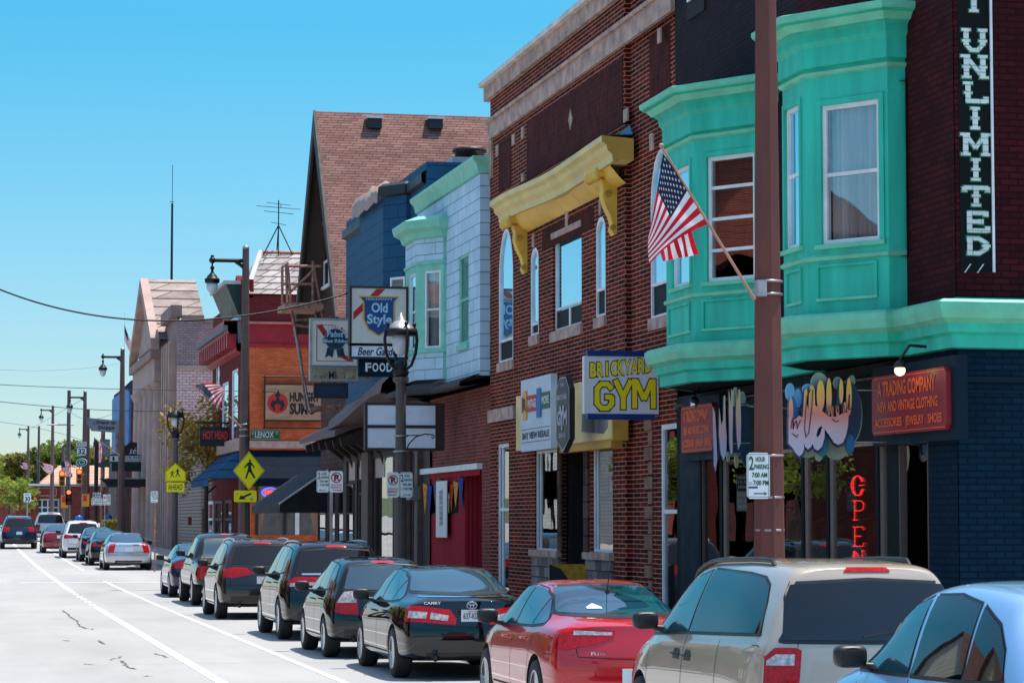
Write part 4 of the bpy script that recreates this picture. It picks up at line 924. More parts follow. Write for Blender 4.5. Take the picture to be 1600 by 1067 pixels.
def script_sign():
    """the big cut-out script sign, two leaves in a shallow V"""
    NV = pmat('navy_sign_edge', lin(48, 62, 110), .5, 0, .1); BL = pmat('blue_cloud_paint', lin(20, 110, 160), .45, 0, .2, 5); GR = pmat('grey_green_cloud_paint', lin(150, 165, 145), .6, 0, .15, 4); LB = pmat('sky_blue_letter', lin(110, 180, 215), .5, 0, .1)
    TL = pmat('deep_teal_cloud_paint', lin(14, 62, 92), .45, 0, .2, 4); LN = pmat('sign_outline', lin(120, 50, 60), .5, 0, 0)
    y = 29.6; F0 = CX(y); c0 = F0.u(1285)
    t = thing('script_sign', F0.p(c0, F0.z(1285, 700)), 'big cut-out script sign in peach and lavender with blue clouds, right of the brown pole', 'sign')
    G = gradmat('peach_lavender_blend', [(.0, lin(200, 195, 215)), (.3, lin(215, 185, 195)), (.55, lin(228, 140, 120)), (.8, lin(235, 180, 110)), (1, lin(240, 195, 70))], .0, .72)
    def q(pts): # zoom pixels (x,y of the 1600x985 enlargement) -> frame
        return [F0.uz(1100+x/6.154, 580+y_/6.154) for x, y_ in pts]
    def disc(cx, cy, rx, ry, n=22): return [(cx+rx*cos(2*pi*i/n), cy+ry*sin(2*pi*i/n)) for i in range(n)]
    def shape(nm, pts, d0, d1, mat, side=None):
        m = MB(); m.poly(F0, q(pts), d0, d1, mat, side); return m.build(nm, t)
    for i, (a, mt, d) in enumerate(((disc(1115, 120, 80, 110), GR, -.02), (disc(1430, 420, 105, 270), GR, -.04), (disc(1290, 720, 120, 130), GR, -.05), (disc(1115, 790, 38, 75), GR, -.03), (disc(1400, 400, 115, 300), TL, .0), (disc(1140, 690, 60, 130), pmat('teal_cloud', lin(30, 130, 140), .5), -.0), (disc(1435, 90, 28, 55), GR, -.03), (disc(1300, 110, 40, 60), GR, -.045), (disc(1405, 700, 40, 95), BL, .01), (disc(1020, 790, 70, 40), GR, -.06))):
        shape('cloud_board', a, d-.03, d, mt)
    shape('cloud_board', disc(820, 200, 42, 85), .0, .04, LB); shape('cloud_board', [(815, 270), (845, 240), (870, 290), (890, 380), (900, 420), (860, 445), (840, 400)], .01, .05, pmat('bright_blue_paint', lin(20, 110, 190), .4)); shape('cloud_board', disc(900, 260, 35, 90), .0, .03, LB); shape('cloud_board', disc(990, 180, 50, 60), .0, .035, LB)
    # main letter body
    body = [(770, 440), (800, 430), (830, 470), (870, 430), (905, 450), (915, 300), (920, 200), (935, 170), (950, 200), (945, 320), (960, 380), (965, 220), (975, 150), (1000, 140), (1020, 180), (1025, 330), (1045, 345), (1080, 380), (1110, 400), (1160, 440), (1220, 440), (1310, 400), (1345, 400),
            (1340, 520), (1320, 620), (1290, 690), (1245, 710), (1205, 690), (1160, 620), (1115, 560), (1080, 530), (1050, 560), (1035, 620), (1050, 640), (1075, 600), (1090, 545), (1115, 560), (1115, 640), (1090, 730), (1050, 765), (1015, 745), (1000, 700), (985, 730), (955, 755), (930, 730), (915, 690), (920, 750), (900, 800), (870, 820), (840, 790), (800, 730), (770, 700)]
    sh = [(x+26, y_+26) for x, y_ in body]
    shape('letter_shadow_board', sh, .05, .10, NV); shape('letter_board', body, .10, .17, G, NV)
    for a in (disc(1078, 240, 38, 150), disc(1158, 250, 26, 180), disc(1350, 250, 26, 180), disc(1275, 200, 20, 120), disc(794, 380, 22, 120), disc(1240, 390, 16, 60), disc(1310, 360, 15, 60), disc(1190, 390, 14, 50)):
        shape('letter_loop', [(x+20, y_+12) for x, y_ in a], .05, .10, NV); shape('letter_loop', a, .10, .165, G, NV)
    m = MB()
    def st(pts, d=.18, r=.006): m.tube([F0.p(*F0.uz(1100+x/6.154, 580+y_/6.154), d) for x, y_ in pts], r, LN, 5)
    st([(790, 560), (800, 480), (812, 450), (812, 560), (830, 500), (845, 480), (850, 560), (870, 500), (890, 470)]); st([(1000, 180), (990, 350), (960, 600), (935, 640), (920, 560), (930, 400), (945, 250), (980, 180)])
    st([(1140, 420), (1155, 330), (1165, 420), (1180, 330), (1190, 420), (1205, 330), (1215, 410), (1230, 280), (1240, 400), (1262, 330), (1275, 400), (1300, 330), (1310, 400), (1335, 350), (1350, 230), (1345, 380), (1370, 360)]); st([(1180, 460), (1220, 490), (1250, 480)]); st([(800, 600), (850, 640), (855, 610)])
    m.build('letter_line', t)
    m = MB()
    for a, b, yy in ((1380, 1480, 680), (1400, 1500, 180)): m.tube([F0.p(*F0.uz(1100+a/6.154, 580+yy/6.154), -.06), F0.p(*F0.uz(1100+b/6.154, 580+yy/6.154), -.06), Vector((XF, y, F0.z(1340, 580+yy/6.154)))], .012, ALU, 6)
    m.build('bracket', t, split=True)
    # the second, left leaf: a row of thin boards seen nearly edge on
    y2 = 32.6; F1 = Fr(9.9, y2, .75, 1.0); 
    t2 = thing('script_sign', Vector((10.4, y2, 2.9)), 'second script sign with drip-shaped peach boards on dark blue, left of the brown pole', 'sign')
    F1 = CX(y2)
    def q1(pts): return [F1.uz(1100+x/6.154, 580+y_/6.154) for x, y_ in pts]
    G2 = gradmat('peach_lavender_blend_two', [(.0, lin(175, 190, 215)), (.35, lin(222, 180, 178)), (.7, lin(225, 200, 150)), (1, lin(230, 195, 60))], .0, 1.0)
    m = MB(); m.poly(F1, q1([(280, 330), (430, 300), (445, 700), (430, 900), (400, 920), (350, 800), (285, 780)]), -.06, -.02, TL); m.build('cloud_board', t2)
    for a in (disc(318, 250, 22, 100), disc(385, 280, 30, 90), disc(330, 840, 18, 90), disc(250, 820, 14, 50)):
        m = MB(); m.poly(F1, q1(a), -.1, -.06, GR); m.build('cloud_board', t2)
    for k, a in enumerate(([(70, 340), (90, 400), (105, 640), (112, 850), (98, 960), (82, 900), (78, 700), (72, 500)], [(112, 360), (130, 520), (150, 470), (155, 240), (168, 240), (172, 500), (182, 640), (178, 800), (150, 860), (125, 790), (108, 600)],
                            [(182, 190), (200, 330), (205, 180), (218, 200), (222, 420), (214, 640), (216, 780), (200, 820), (188, 700), (182, 400)], [(236, 190), (244, 300), (256, 180), (268, 200), (276, 480), (272, 700), (250, 760), (236, 640), (226, 420)])):
        m = MB(); m.poly(F1, q1([(x+9, y_+6) for x, y_ in a]), .0+.1*k, .03+.1*k, NV); m.build('letter_shadow_board', t2); m = MB(); m.poly(F1, q1(a), .03+.1*k, .07+.1*k, G2, NV); m.build('letter_board', t2)
    m = MB(); m.tube([F1.p(*q1([(285, 695)])[0], .01), F1.p(*q1([(445, 690)])[0], .01)], .012, ALU, 6); m.tube([F1.p(*q1([(230, 790)])[0], .01), F1.p(*q1([(350, 790)])[0], .01)], .012, ALU, 6); m.tube([F1.p(*q1([(280, 330)])[0], .01), F1.p(*q1([(430, 325)])[0], .01)], .012, ALU, 6); m.tube([F1.p(*q1([(360, 330)])[0], -.04), (XF, y2, F1.z(1160, 640))], .012, ALU, 6); m.build('bracket', t2)

BR2 = brickmat('dark_red_brick', lin(106, 32, 22), lin(48, 16, 12), lin(190, 126, 104), .46, .0765, .0085, var=.35); SOLD = brickmat('dark_vertical_brick', lin(84, 30, 28), lin(46, 18, 18), lin(96, 50, 44), .235, .0765, .006, vertical=True, var=.3)
YEL = pmat('yellow_paint', lin(240, 188, 70), .5, 0, .12, 2, .1, 20); CREAMC = pmat('cornice_cream_streaks', lin(232, 204, 130), .5, 0, .12, 1.2, .1, 20, streak=1); YELD = pmat('ochre_paint', lin(206, 158, 66), .55, 0, .1)
def pointed(fr, h, zs):
    """outline of a pointed window"""
    a, b, c, e = h; u = (a+b)/2; k = 7; L_ = [(a, c), (b, c), (b, zs)]
    for i in range(1, k): t = i/k; L_.append((b-(b-u)*(t**1.6), lerp(zs, e, sin(t*pi/2))))
    L_.append((u, e))
    for i in range(k-1, 0, -1): t = i/k; L_.append((a+(u-a)*(t**1.6), lerp(zs, e, sin(t*pi/2))))
    L_.append((a, zs)); return L_
def arched_window(root, mb, fr, h, spring, wallmat, low, d=-.025):
    a, b, c, e = h; out = pointed(fr, h, spring); u = (a+b)/2
    right = [p for p in out if p[0] > u and p[1] >= spring]; left = [p for p in out if p[0] < u and p[1] >= spring]
    mb.poly(fr, right+[(u, e), (b, e)][0:1]+[(b, e)], -.13, 0, wallmat); mb.poly(fr, [(u, e)]+left+[(a, e)], -.13, 0, wallmat)
    m = MB(); fw = .045; inn = []
    cx, cz = u, (c+e)/2
    for x, z in out: inn.append((x+(fw if x < u-1e-6 else (-fw if x > u+1e-6 else 0)), z+(fw if z == c else (-fw*1.4 if z > spring else 0))))
    n = len(out); A = [fr.p(x, z, d+.03) for x, z in out]; B = [fr.p(x, z, d+.03) for x, z in inn]; C = [fr.p(x, z, d-.02) for x, z in inn]
    m.add(A+B+C, [(i, (i+1) % n, n+(i+1) % n, n+i) for i in range(n)]+[(n+i, n+(i+1) % n, 2*n+(i+1) % n, 2*n+i) for i in range(n)], WHITEF)
    zl = lerp(c, e, low); m.fb(fr, a+fw, b-fw, zl-.02, zl+.03, d-.02, d+.025, WHITEF); w = m.build('window', root)
    m = MB(); m.poly(fr, [(a+fw, zl), (b-fw, zl)]+[p for p in inn if p[1] > zl], d-.02, d-.01, GSKY); m.build('pane', w)
    m = MB(); m.fb(fr, a+fw, b-fw, c+fw, zl-.021, d-.02, d-.01, darkglass('grey_lower_glass', (.02, .02, .024), 1.15, .5)); m.build('lower_pane', w)
    m = MB(); m.fb(fr, a-.06, b+.06, c-.19, c-.002, -.1, .05, STONE); m.build('sill', w)
def b2():
    y1 = onX(766, 300, XF)[0]; y0 = onX(1057, 300, XF)[0]
    root = thing('brick_building', (XF, y0, 0), 'dark red brick two-storey building with a yellow overhanging cornice', 'building'); S = S0
    ztop = S.z(766, 137); m = MB(); holes = []
    up = {}
    up['a1'] = HR(S, 780, 802, 363, 568); up['n1'] = HR(S, 830, 842, 390, 526); up['c'] = HR(S, 864, 909, 375, 519); up['n2'] = HR(S, 932.5, 947, 342, 497); up['a2'] = HR(S, 1009, 1041, 240, 499)
    lo_ = {'door1': (S.u(777), S.u(795), .1, S.z(777, 694)), 'w1': HR(S, 836, 873, 705, 860), 'w2': HR(S, 925, 957, 690, 862), 'door2': (S.u(1024), S.u(1053), .3, S.z(1024, 664)), 'ent': (S.u(877), S.u(917), 0, 3.62)}
    zmid = 3.9
    wall(m, S, S.u(766), S.u(977), zmid, ztop, [up[k] for k in ('a1', 'n1', 'c', 'n2')], BR2); wall(m, S, S.u(986), S.u(1057), zmid, ztop, [up['a2']], BR2, d=-.10)
    un, uf = S.u(977), S.u(986, -.1)
    CXf = CX(-un); m.quad(S.p(un, 0, 0), S.p(un, 0, -.10), S.p(un, ztop, -.10), S.p(un, ztop, 0), BR2); wall(m, S, un, S.u(986), zmid, ztop, [], BR2, d=-.10)
    wall(m, S, S.u(766), un, 0, zmid, [lo_['door1'], lo_['w1'], lo_['w2'], lo_['ent']], BR2); wall(m, S, un, S.u(1057), 0, zmid, [lo_['door2']], BR2, d=-.10)
    mass(m, XF, 25, y0, y1, 0, ztop, BR2, near=True)
    arched_window(root, m, S, up['a1'], S.z(780, 430), BR2, .16); arched_window(root, m, S, up['n1'], S.z(830, 408), BR2, .13); arched_window(root, m, S, up['n2'], S.z(932, 362), BR2, .27)
    SB = Fr(XF+.1, 0, 0, -1); arched_window(root, m, SB, tuple(up['a2']), SB.z(1009, 320), BR2, .2)
    m.build('wall', root)
    w = window(root, S, up['c'], WHITEF, GSKY, -.08, .05, (.24,), (), None); a, b, c, e = up['c']
    mm = MB(); mm.fb(S, a+.05, b-.05, c+.05, c+(e-c)*.215, -.09, -.07, darkglass('grey_lower_glass', (.02, .02, .024), 1.15, .5)); mm.build('lower_pane', w); mm = MB(); mm.fb(S, (a+b)/2-.05, (a+b)/2+.05, c+.05, c+(e-c)*.215, -.07, -.05, WHITEF); mm.build('mullion', w)
    mm = MB(); mm.fb(S, a-.08, b+.08, c-.2, c-.002, -.1, .05, STONE); mm.build('sill', w); mm = MB(); mm.fb(S, a-.05, b+.05, e+.002, e+.12, 0, .03, STONE); mm.build('lintel', w)
    # stone trim
    m = MB(); zc = ztop; m.fb(S, S.u(766)-.25, S.u(1057), zc-.28, zc+.02, -.4, .10, STONE); m.fb(S, S.u(766)-.3, S.u(1057), zc+.02, zc+.12, -.45, .2, pmat('white_coping', (.72, .64, .58), .6, 0, .15)); m.build('coping', root)
    m = MB(); zb = S.z(768, 197); m.fb(S, S.u(766), S.u(1057), zb-.30, zb+.04, 0, .07, STONE); m.fb(S, S.u(766), S.u(1057), zb+.04, zb+.11, 0, .12, STONE); m.build('belt_course', root)
    m = MB(); m.fb(S, S.u(766)-.02, S.u(766)+.25, 4.3, zc-.3, 0, .06, STONE) if False else None
    m.fb(S, S.u(767), S.u(770.5), S.z(767, 280), zb-.31, .0, .05, STONE); m.build('corner_strip', root)
    def blk(pxl, pxr, yt, yb, mat=STONE, nm='stone_block'):
        q = MB(); q.fb(S, S.u(pxl), S.u(pxr), S.z(pxl, yb), S.z(pxl, yt), 0, .025, mat); q.build(nm, root)
    blk(776, 779, 228, 246); blk(801, 805, 212, 228); blk(816, 820, 200, 218); blk(816, 820, 272, 285); blk(977, 984, 172, 192); blk(1018, 1023, 210, 236); blk(885, 889, 328, 360); blk(833, 836, 367, 387); blk(938, 941, 312, 337); blk(786, 789, 345, 362)
    blk(1031, 1036, 45, 68)
    z_hi = zb-.33
    q = MB(); q.fb(S, S.u(824), S.u(975), S.z(824, 283), S.z(824, 192), 0, .012, SOLD); q.build('vertical_brick_panel', root)
    q = MB(); q.fb(S, S.u(780), S.u(799), S.z(780, 300), S.z(780, 225), 0, .012, SOLD); q.build('vertical_brick_panel', root)
    q = MB(); q.fb(S, S.u(1008), S.u(1040), S.z(1008, 190), S.z(1008, 56), -.10, -.088, SOLD); q.build('vertical_brick_panel', root)
    q = MB(); q.fb(S, S.u(848), S.u(928), S.z(848, 392), S.z(848, 362), 0, .012, SOLD); q.build('vertical_brick_panel', root)
    c, z = S.uz(893, 187); q = MB(); q.poly(S, [(c-.14, z), (c, z-.2), (c+.14, z), (c, z+.2)], .012, .03, STONE); q.build('diamond_block', root)
    q = MB(); zz = S.z(766, 652); q.fb(S, S.u(766), S.u(806), zz-.12, zz+.14, 0, .06, STONE); q.build('belt_course', root)
    # yellow cornice: profile swept, slightly sagging
    zt_ = S.z(941, 211, .55); ua, ub = S.u(765, .55), S.u(941, .55)
    prof = [(.0, -.04), (.55, 0), (.55, -.10), (.47, -.15), (.45, -.24), (.37, -.31), (.36, -.43), (.30, -.43), (.30, -.40), (0, -.40)]
    m = MB(); n = 14; rows = []
    for i in range(n+1):
        t = i/n; u = lerp(ua, ub, t); sag = -.07*sin(pi*t)+.05*sin(2.3*pi*t)*(1-t)
        tz = zt_+sag; e = (.0 if 0 < i < n else 0)
        rows.append([S.p(u, tz+z, d) for d, z in prof])
    q = len(prof); vs = [v for r_ in rows for v in r_]
    m.add(vs, [(i*q+j, (i+1)*q+j, (i+1)*q+j+1, i*q+j+1)[::-1] for i in range(n) for j in range(q-1)], CREAMC)
    m.add(rows[0], [tuple(range(q))], YEL); m.add(rows[-1], [tuple(range(q))[::-1]], YELD); m.build('cornice', root, recalc=True)
    # cloth soffit under it
    m = MB(); rows = []
    for i in range(17):
        t = i/16; u = lerp(ua+.8, ub-.5, t); dz = -.06*sin(3*pi*t)-.03*sin(7*pi*t)
        rows.append([S.p(u, zt_-.41+dz*.3, .30), S.p(u, zt_-.50+dz, .22), S.p(u, zt_-.62+dz, .12), S.p(u, zt_-.72, .01)])
    vs = [v for r_ in rows for v in r_]; m.add(vs, [(i*4+j, i*4+j+1, (i+1)*4+j+1, (i+1)*4+j) for i in range(16) for j in range(3)], YEL, True); m.build('cornice_drape', root)
    for px in (822, 962):   # scrolled corbels
        u = S.u(px); m = MB(); z = zt_-.41; cw = .13
        out = [(0, 0), (.34, 0), (.35, -.10), (.28, -.17), (.24, -.3), (.25, -.45), (.20, -.62), (.11, -.80), (.07, -.95), (.10, -1.02), (.05, -1.12), (0, -1.10)]
        fr = Fr(XF, -u, -1, 0)  # plane across the wall, u outwards
        A = [S.p(u-cw, z+b, a) for a, b in out]; B = [S.p(u+cw, z+b, a) for a, b in out]; k = len(out)
        m.add(A+B, [tuple(range(k)), tuple(range(2*k-1, k-1, -1))]+[(i, i+k, (i+1) % k+k, (i+1) % k) for i in range(k)], YEL)
        for (a, b, r_) in ((.24, -.12, .09), (.16, -.42, .07), (.08, -1.0, .055)): 
            pts = [S.p(u+cw+.008, z+b+r_*(1-.06*i)*sin(i*.8), a-r_*(1-.06*i)*cos(i*.8)) for i in range(14)]; m.tube(pts, .013, YELD, 5)
        m.fb(S, u-cw-.35, u+cw+.12, z-.14, z, 0, .40, YEL)
        for kk in range(4): m.ball(S.p(u-cw-.3+kk*.2, z-.12, .36), .09, YEL, 10, 6)
        m.build('corbel', root, recalc=True)
    # blue tarp on top
    m = MB(); m.add([S.p(ub-1.8, zt_+.02, .1), S.p(ub-.1, zt_+.02, .5), S.p(ub, zt_+.03, .02), S.p(ub-.2, zt_+.22, .02)], [(0, 1, 2), (0, 2, 3)], pmat('blue_tarp', lin(60, 100, 140), .5)); m.build('tarp', root)
    # ground floor
    for k in ('w1', 'w2'):
        window(root, S, lo_[k], WHITEF, GSHOP, -.06, .05, (), (.14,), STONE, 'room', name='shop_window')
    window(root, S, lo_['door1'], WHITEF, GSHOP, -.06, .07, (.62,), (.3,), None, 'room', name='door'); window(root, SB, lo_['door2'], WHITEF, GSHOP, -.03, .08, (.58,), (), None, 'room', name='door')
    RUB = brickmat('rough_stone', lin(150, 140, 135), lin(95, 85, 85), lin(70, 60, 60), .42, .2, .012, off=.35, var=.4, bump=1); RUBB = brickmat('brown_stone_pier', lin(105, 78, 70), lin(70, 50, 48), lin(40, 28, 28), .5, .3, .012, off=.3, var=.35, bump=1)
    for a, b in ((834, 876), (918, 958)):
        m = MB(); m.fb(S, S.u(a), S.u(b), 0, S.z(836, 868) if a < 900 else S.z(836, 868), 0, .05, RUB); m.build('stone_base', root)
        m = MB(); zz = S.z(836, 868); m.fb(S, S.u(a)-.05, S.u(b)+.05, zz, zz+.12, 0, .10, STONE); m.build('base_cap', root)
    m = MB(); e0, e1 = lo_['ent'][0], lo_['ent'][1]
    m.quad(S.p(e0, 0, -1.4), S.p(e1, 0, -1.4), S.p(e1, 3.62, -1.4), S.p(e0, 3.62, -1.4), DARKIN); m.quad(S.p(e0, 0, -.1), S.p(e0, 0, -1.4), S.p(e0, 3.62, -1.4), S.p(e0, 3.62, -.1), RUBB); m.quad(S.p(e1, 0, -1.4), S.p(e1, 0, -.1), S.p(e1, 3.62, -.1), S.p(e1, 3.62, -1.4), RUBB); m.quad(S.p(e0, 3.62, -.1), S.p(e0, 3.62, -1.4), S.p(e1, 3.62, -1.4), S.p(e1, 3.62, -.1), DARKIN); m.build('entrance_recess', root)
    for a, b in ((873.5, 879), (914, 921)):
        m = MB(); m.fb(S, S.u(a), S.u(b), 1.5, 3.62, 0, .04, RUBB); m.build('stone_pier', root)
    # tan quoins by the right door
    m = MB(); z = .9; k = 0
    while z < 3.8: m.fb(S, S.u(998)+(.0 if k % 2 else .25), S.u(1010), z, z+.2, -.1, -.085, pmat('tan_brick', lin(140, 100, 80), .85, 0, .3)); z += .24; k += 1
    m.build('quoin', root)
    # fascia board
    f0, f1 = S.u(804, .25), S.u(957, .25); zt2 = S.z(860, 607, .25); zb2 = S.z(860, 697, .25)
    t = thing('shop_fascia', S.p((f0+f1)/2, zb2, .1), 'long cream yellow fascia board across the brick front behind the smaller signs', 'sign'); m = MB()
    CR_ = pmat('cream_board', lin(232, 205, 140), .5, 0, .1, 2); us = S.u(860, .25)
    m.fb(S, f0, us-.02, zb2-.0, zt2-.0, .0, .22, CR_); m.build('panel', t); m = MB(); m.fb(S, us+.02, f1, zb2, zt2, 0, .25, CR_); m.fb(S, us+.5, f1-.3, zb2-.14, zb2-.001, 0, .2, YELD); m.build('panel', t)
    m = MB(); m.fb(S, us-.12, us+.015, zb2-.03, zt2+.03, 0, .27, YELD); m.fb(S, f1+.001, f1+.08, zb2-.03, zt2+.03, 0, .27, YELD); m.build('frame', t, split=True)
    m = MB(); a, b = S.u(909, .25), S.u(950, .25); m.poly(S, [(a, zb2+.18), (a+.1, zt2-.28), (a+.05, zt2-.1), (b, zt2-.1), (b, zb2+.2), (b-.3, zb2+.1)], .25, .256, pmat('old_photo_print', lin(120, 115, 120), .7, 0, .5, 3, streak=.2)); m.build('picture', t)
    # white resale sign
    d = .5; h = (S.u(814, d), S.u(860.5, d), S.z(814, 706, d), S.z(814, 595, d)); t = thing('shop_sign', S.p(h[0], h[2], d), 'white upright board with red, blue, green and orange bars over a boxed line of text', 'sign'); m = MB(); m.fb(S, *h, d-.12, d, pmat('white_sign_board', lin(200, 212, 225), .4, 0, .06)); m.build('panel', t)
    W_, H = h[1]-h[0], h[3]-h[2]; U = lambda f: h[0]+W_*f; Z = lambda f: h[2]+H*f
    cs = dict(r=lin(190, 40, 40), o=lin(235, 165, 70), b=lin(30, 110, 175), g=lin(20, 105, 65))
    m = MB(); m.fb(S, U(.04), U(.54), Z(.54), Z(.765), d, d+.010, pmat('sign_red', cs['r'], .5)); m.fb(S, U(.56), U(.98), Z(.545), Z(.77), d, d+.010, pmat('sign_green', cs['g'], .5)); m.fb(S, U(.09), U(.22), Z(.44), Z(.84), d+.01, d+.018, pmat('sign_orange', cs['o'], .5)); m.fb(S, U(.56), U(.70), Z(.44), Z(.84), d+.010, d+.018, pmat('sign_blue', cs['b'], .5)); m.build('colour_bar', t, split=True)
    WHL = pmat('white_letter', (.75, .76, .76), .5, 0, 0)
    m = MB(); m.text(S, 'R', U(.10), U(.21), Z(.56), Z(.74), d+.018, INK, .03); m.text(S, 'VINTAGE', U(.25), U(.54), Z(.59), Z(.71), d+.01, WHL, .03); m.text(S, 'MORE', U(.73), U(.96), Z(.61), Z(.72), d+.01, WHL, .03)
    m.text(S, 'BAY VIEW RESALE', U(.06), U(.95), Z(.165), Z(.26), d, INK, .03); m.fb(S, U(.03), U(.97), Z(.30), Z(.306), d, d+.006, INK); m.fb(S, U(.03), U(.97), Z(.12), Z(.127), d, d+.006, INK); m.build('lettering', t)
    # spearhead sign
    d = .75; c = S.u(879, d); hw = (S.u(889, d)-S.u(868.5, d))/2; z1, z0 = S.z(879, 589, d), S.z(879, 707, d); Hh = z1-z0
    t = thing('shop_sign', S.p(c, z0, d), 'narrow grey spearhead sign pointing down in front of the yellow fascia', 'sign'); GY = pmat('sign_grey', lin(62, 62, 68), .45, 0, .1); 
    def sp(k, e): return [(c, z0+e*2), (c+hw*k, z0+Hh*.18), (c+hw*k, z0+Hh*.83), (c+hw*.45*k, z1-e), (c-hw*.45*k, z1-e), (c-hw*k, z0+Hh*.83), (c-hw*k, z0+Hh*.18)]
    m = MB(); m.poly(S, sp(1, 0), d-.1, d, pmat('sign_rim_grey', lin(150, 152, 158), .4), BLKP); m.poly(S, sp(.88, .03), d, d+.008, GY); m.build('panel', t)
    LG = pmat('pale_grey_letter', lin(170, 172, 178), .5, 0, 0); m = MB(); m.text(S, 'THE', c-hw*.3, c+hw*.3, z0+Hh*.87, z0+Hh*.92, d+.008, LG, .02); m.text(S, 'BRICKYARD', c-hw*.75, c+hw*.75, z0+Hh*.70, z0+Hh*.77, d+.008, LG, .03); m.text(S, 'G', c-hw*.75, c-hw*.2, z0+Hh*.36, z0+Hh*.56, d+.008, LG, .04); m.text(S, 'M', c+hw*.2, c+hw*.75, z0+Hh*.36, z0+Hh*.56, d+.008, LG, .04); m.text(S, 'Y', c-hw*.4, c+hw*.4, z0+Hh*.30, z0+Hh*.62, d+.012, LG, .05); m.text(S, '2015', c-hw*.5, c+hw*.5, z0+Hh*.20, z0+Hh*.26, d+.008, LG, .02); m.build('lettering', t)
    # projecting gym sign
    y = onX(1031, 600, XF)[0]+.4; f = CX(y); a, b, c, e = f.u(913), f.u(1029), f.z(913, 646), f.z(913, 556); t = thing('projecting_sign', f.p(b, c), 'white projecting sign with big yellow gym lettering and blue top and bottom edges', 'sign')
    m = MB(); m.fb(f, a, b, c, e, -.14, 0, pmat('speckled_white_board', lin(228, 222, 226), .5, 0, .08, 60)); m.build('panel', t); m = MB(); m.fb(f, a+.05, b-.07, e+.001, e+.09, -.16, .02, pmat('sign_navy', lin(10, 50, 120), .4)); m.build('edge_strip', t); m = MB(); m.fb(f, a+.05, b-.07, c-.09, c-.001, -.16, .02, MATS['sign_navy']); m.build('edge_strip', t)
    YL = pmat('yellow_letter', lin(255, 220, 20), .45, 0, 0); W_, H = b-a, e-c; m = MB(); xs = [.07, .16, .255, .30, .405, .51, .605, .72, .81, .905]
    for i, ch in enumerate('BRICKYARD'):
        k0, k1 = a+W_*(.075+i*.0925), a+W_*(.075+(i+1)*.0925-.006); 
        if ch == 'I': k0 += .036; k1 -= .036
        zz = c+H*(.63+.012*i); h_ = H*.25
        m.text(f, ch, k0-.012, k1+.012, zz-.016, zz+h_+.016, 0, INK, .05); m.text(f, ch, k0, k1, zz, zz+h_, .006, YL, .03)
    for ch, q0, q1, s_ in (('G', .13, .40, 0), ('Y', .38, .66, .03), ('M', .63, .97, .05)):
        BG = dict(G=[(.88, .74, .70, .90), (.74, .91, .28, .91), (.32, .90, .14, .74), (.14, .78, .14, .22), (.14, .26, .32, .10), (.28, .09, .74, .09), (.70, .10, .88, .26), (.87, .22, .87, .50), (.90, .47, .54, .47)], Y=[(.12, 1, .5, .42), (.88, 1, .5, .42), (.5, .5, .5, 0)], M=[(.13, 0, .13, 1), (.18, .96, .5, .30), (.5, .30, .82, .96), (.87, 1, .87, 0)])
        for gr, mt_, d0 in ((.018, INK, 0), (0, YL, .012)):
            for n_, (x0, y0_, x1, y1_) in enumerate(BG[ch]):
                ax, ay, bx, by = [lerp(a+W_*q0, a+W_*q1, v) if k_ % 2 == 0 else lerp(c+H*(.05+s_), c+H*(.56+s_), v) for k_, v in enumerate((x0, y0_, x1, y1_))]; l = hypot(bx-ax, by-ay); ux, uy = (bx-ax)/l, (by-ay)/l; w2 = .040+gr; ax -= ux*gr; ay -= uy*gr; bx += ux*gr; by += uy*gr
                m.poly(f, [(ax-uy*w2, ay+ux*w2), (ax+uy*w2, ay-ux*w2), (bx+uy*w2, by-ux*w2), (bx-uy*w2, by+ux*w2)], 0, d0+.004+.0006*n_, mt_)
    m.build('lettering', t); m = MB(); m.tube([f.p(b-.1, e+.12, -.07), f.p(XF+.05, e+.12, -.07)], .02, BLKP); m.tube([f.p(b-.1, c+.15, -.07), f.p(XF+.05, c+.15, -.07)], .015, BLKP); m.build('bracket', t, split=True)
    # yellow and black board leaning by the entrance
    f = CX(-S.u(905)); X0 = XF-.7; a, b, c, e = X0-.6, X0+.15, .3, 1.02
    yy = 44.0; f = CX(yy); a, b, e = f.u(858), f.u(915), f.z(880, 881); t = thing('a_frame_board', f.p(a, 0), 'yellow and black board standing by the stone entrance', 'sandwich board'); m = MB(); m.fb(f, a, b, .05, e, -.04, 0, pmat('mustard_board', lin(190, 140, 30), .6, 0, .25, 12)); m.poly(f, [(a, .05), (b, .05), (b, .25), (a+.35, e-.28), (a+.2, e-.08), (a, e)], 0, .006, INK); m.build('panel', t)
# ------------------------------------------------------------------ middle of the row
def sidingmat(name, c, h=.26, var=.15, seam=(.05, .07, .1), w=.9): return brickmat(name, c, tuple(x*.93 for x in c), seam, w, h, .009, off=.5, var=var, bump=.8, rough=.6)
SIDB = sidingmat('light_blue_siding', lin(190, 216, 232), seam=(.16, .26, .34)); SIDN = sidingmat('navy_shingle_siding', lin(38, 82, 116), .33, .12, (.008, .03, .06)); MINT = pmat('mint_paint', lin(130, 204, 180), .55, 0, .1, 3)
RBR = brickmat('red_brick', lin(132, 62, 54), lin(100, 44, 42), lin(150, 110, 100), .22, .076, .008, var=.25); REDW = brickmat('red_plank_wall', lin(176, 44, 54), lin(165, 40, 50), lin(110, 24, 32), .10, 6, .01, off=0, var=.12)
SHING = brickmat('brown_roof_shingle', lin(138, 104, 96), lin(116, 84, 78), lin(66, 42, 36), .42, .088, .010, off=.37, var=.2, bump=1, smooth=.6); BRWN = pmat('dark_brown_wood', lin(58, 44, 42), .7, 0, .2, 3); BRW2 = pmat('brown_fascia', lin(104, 82, 78), .65, 0, .2, 3)
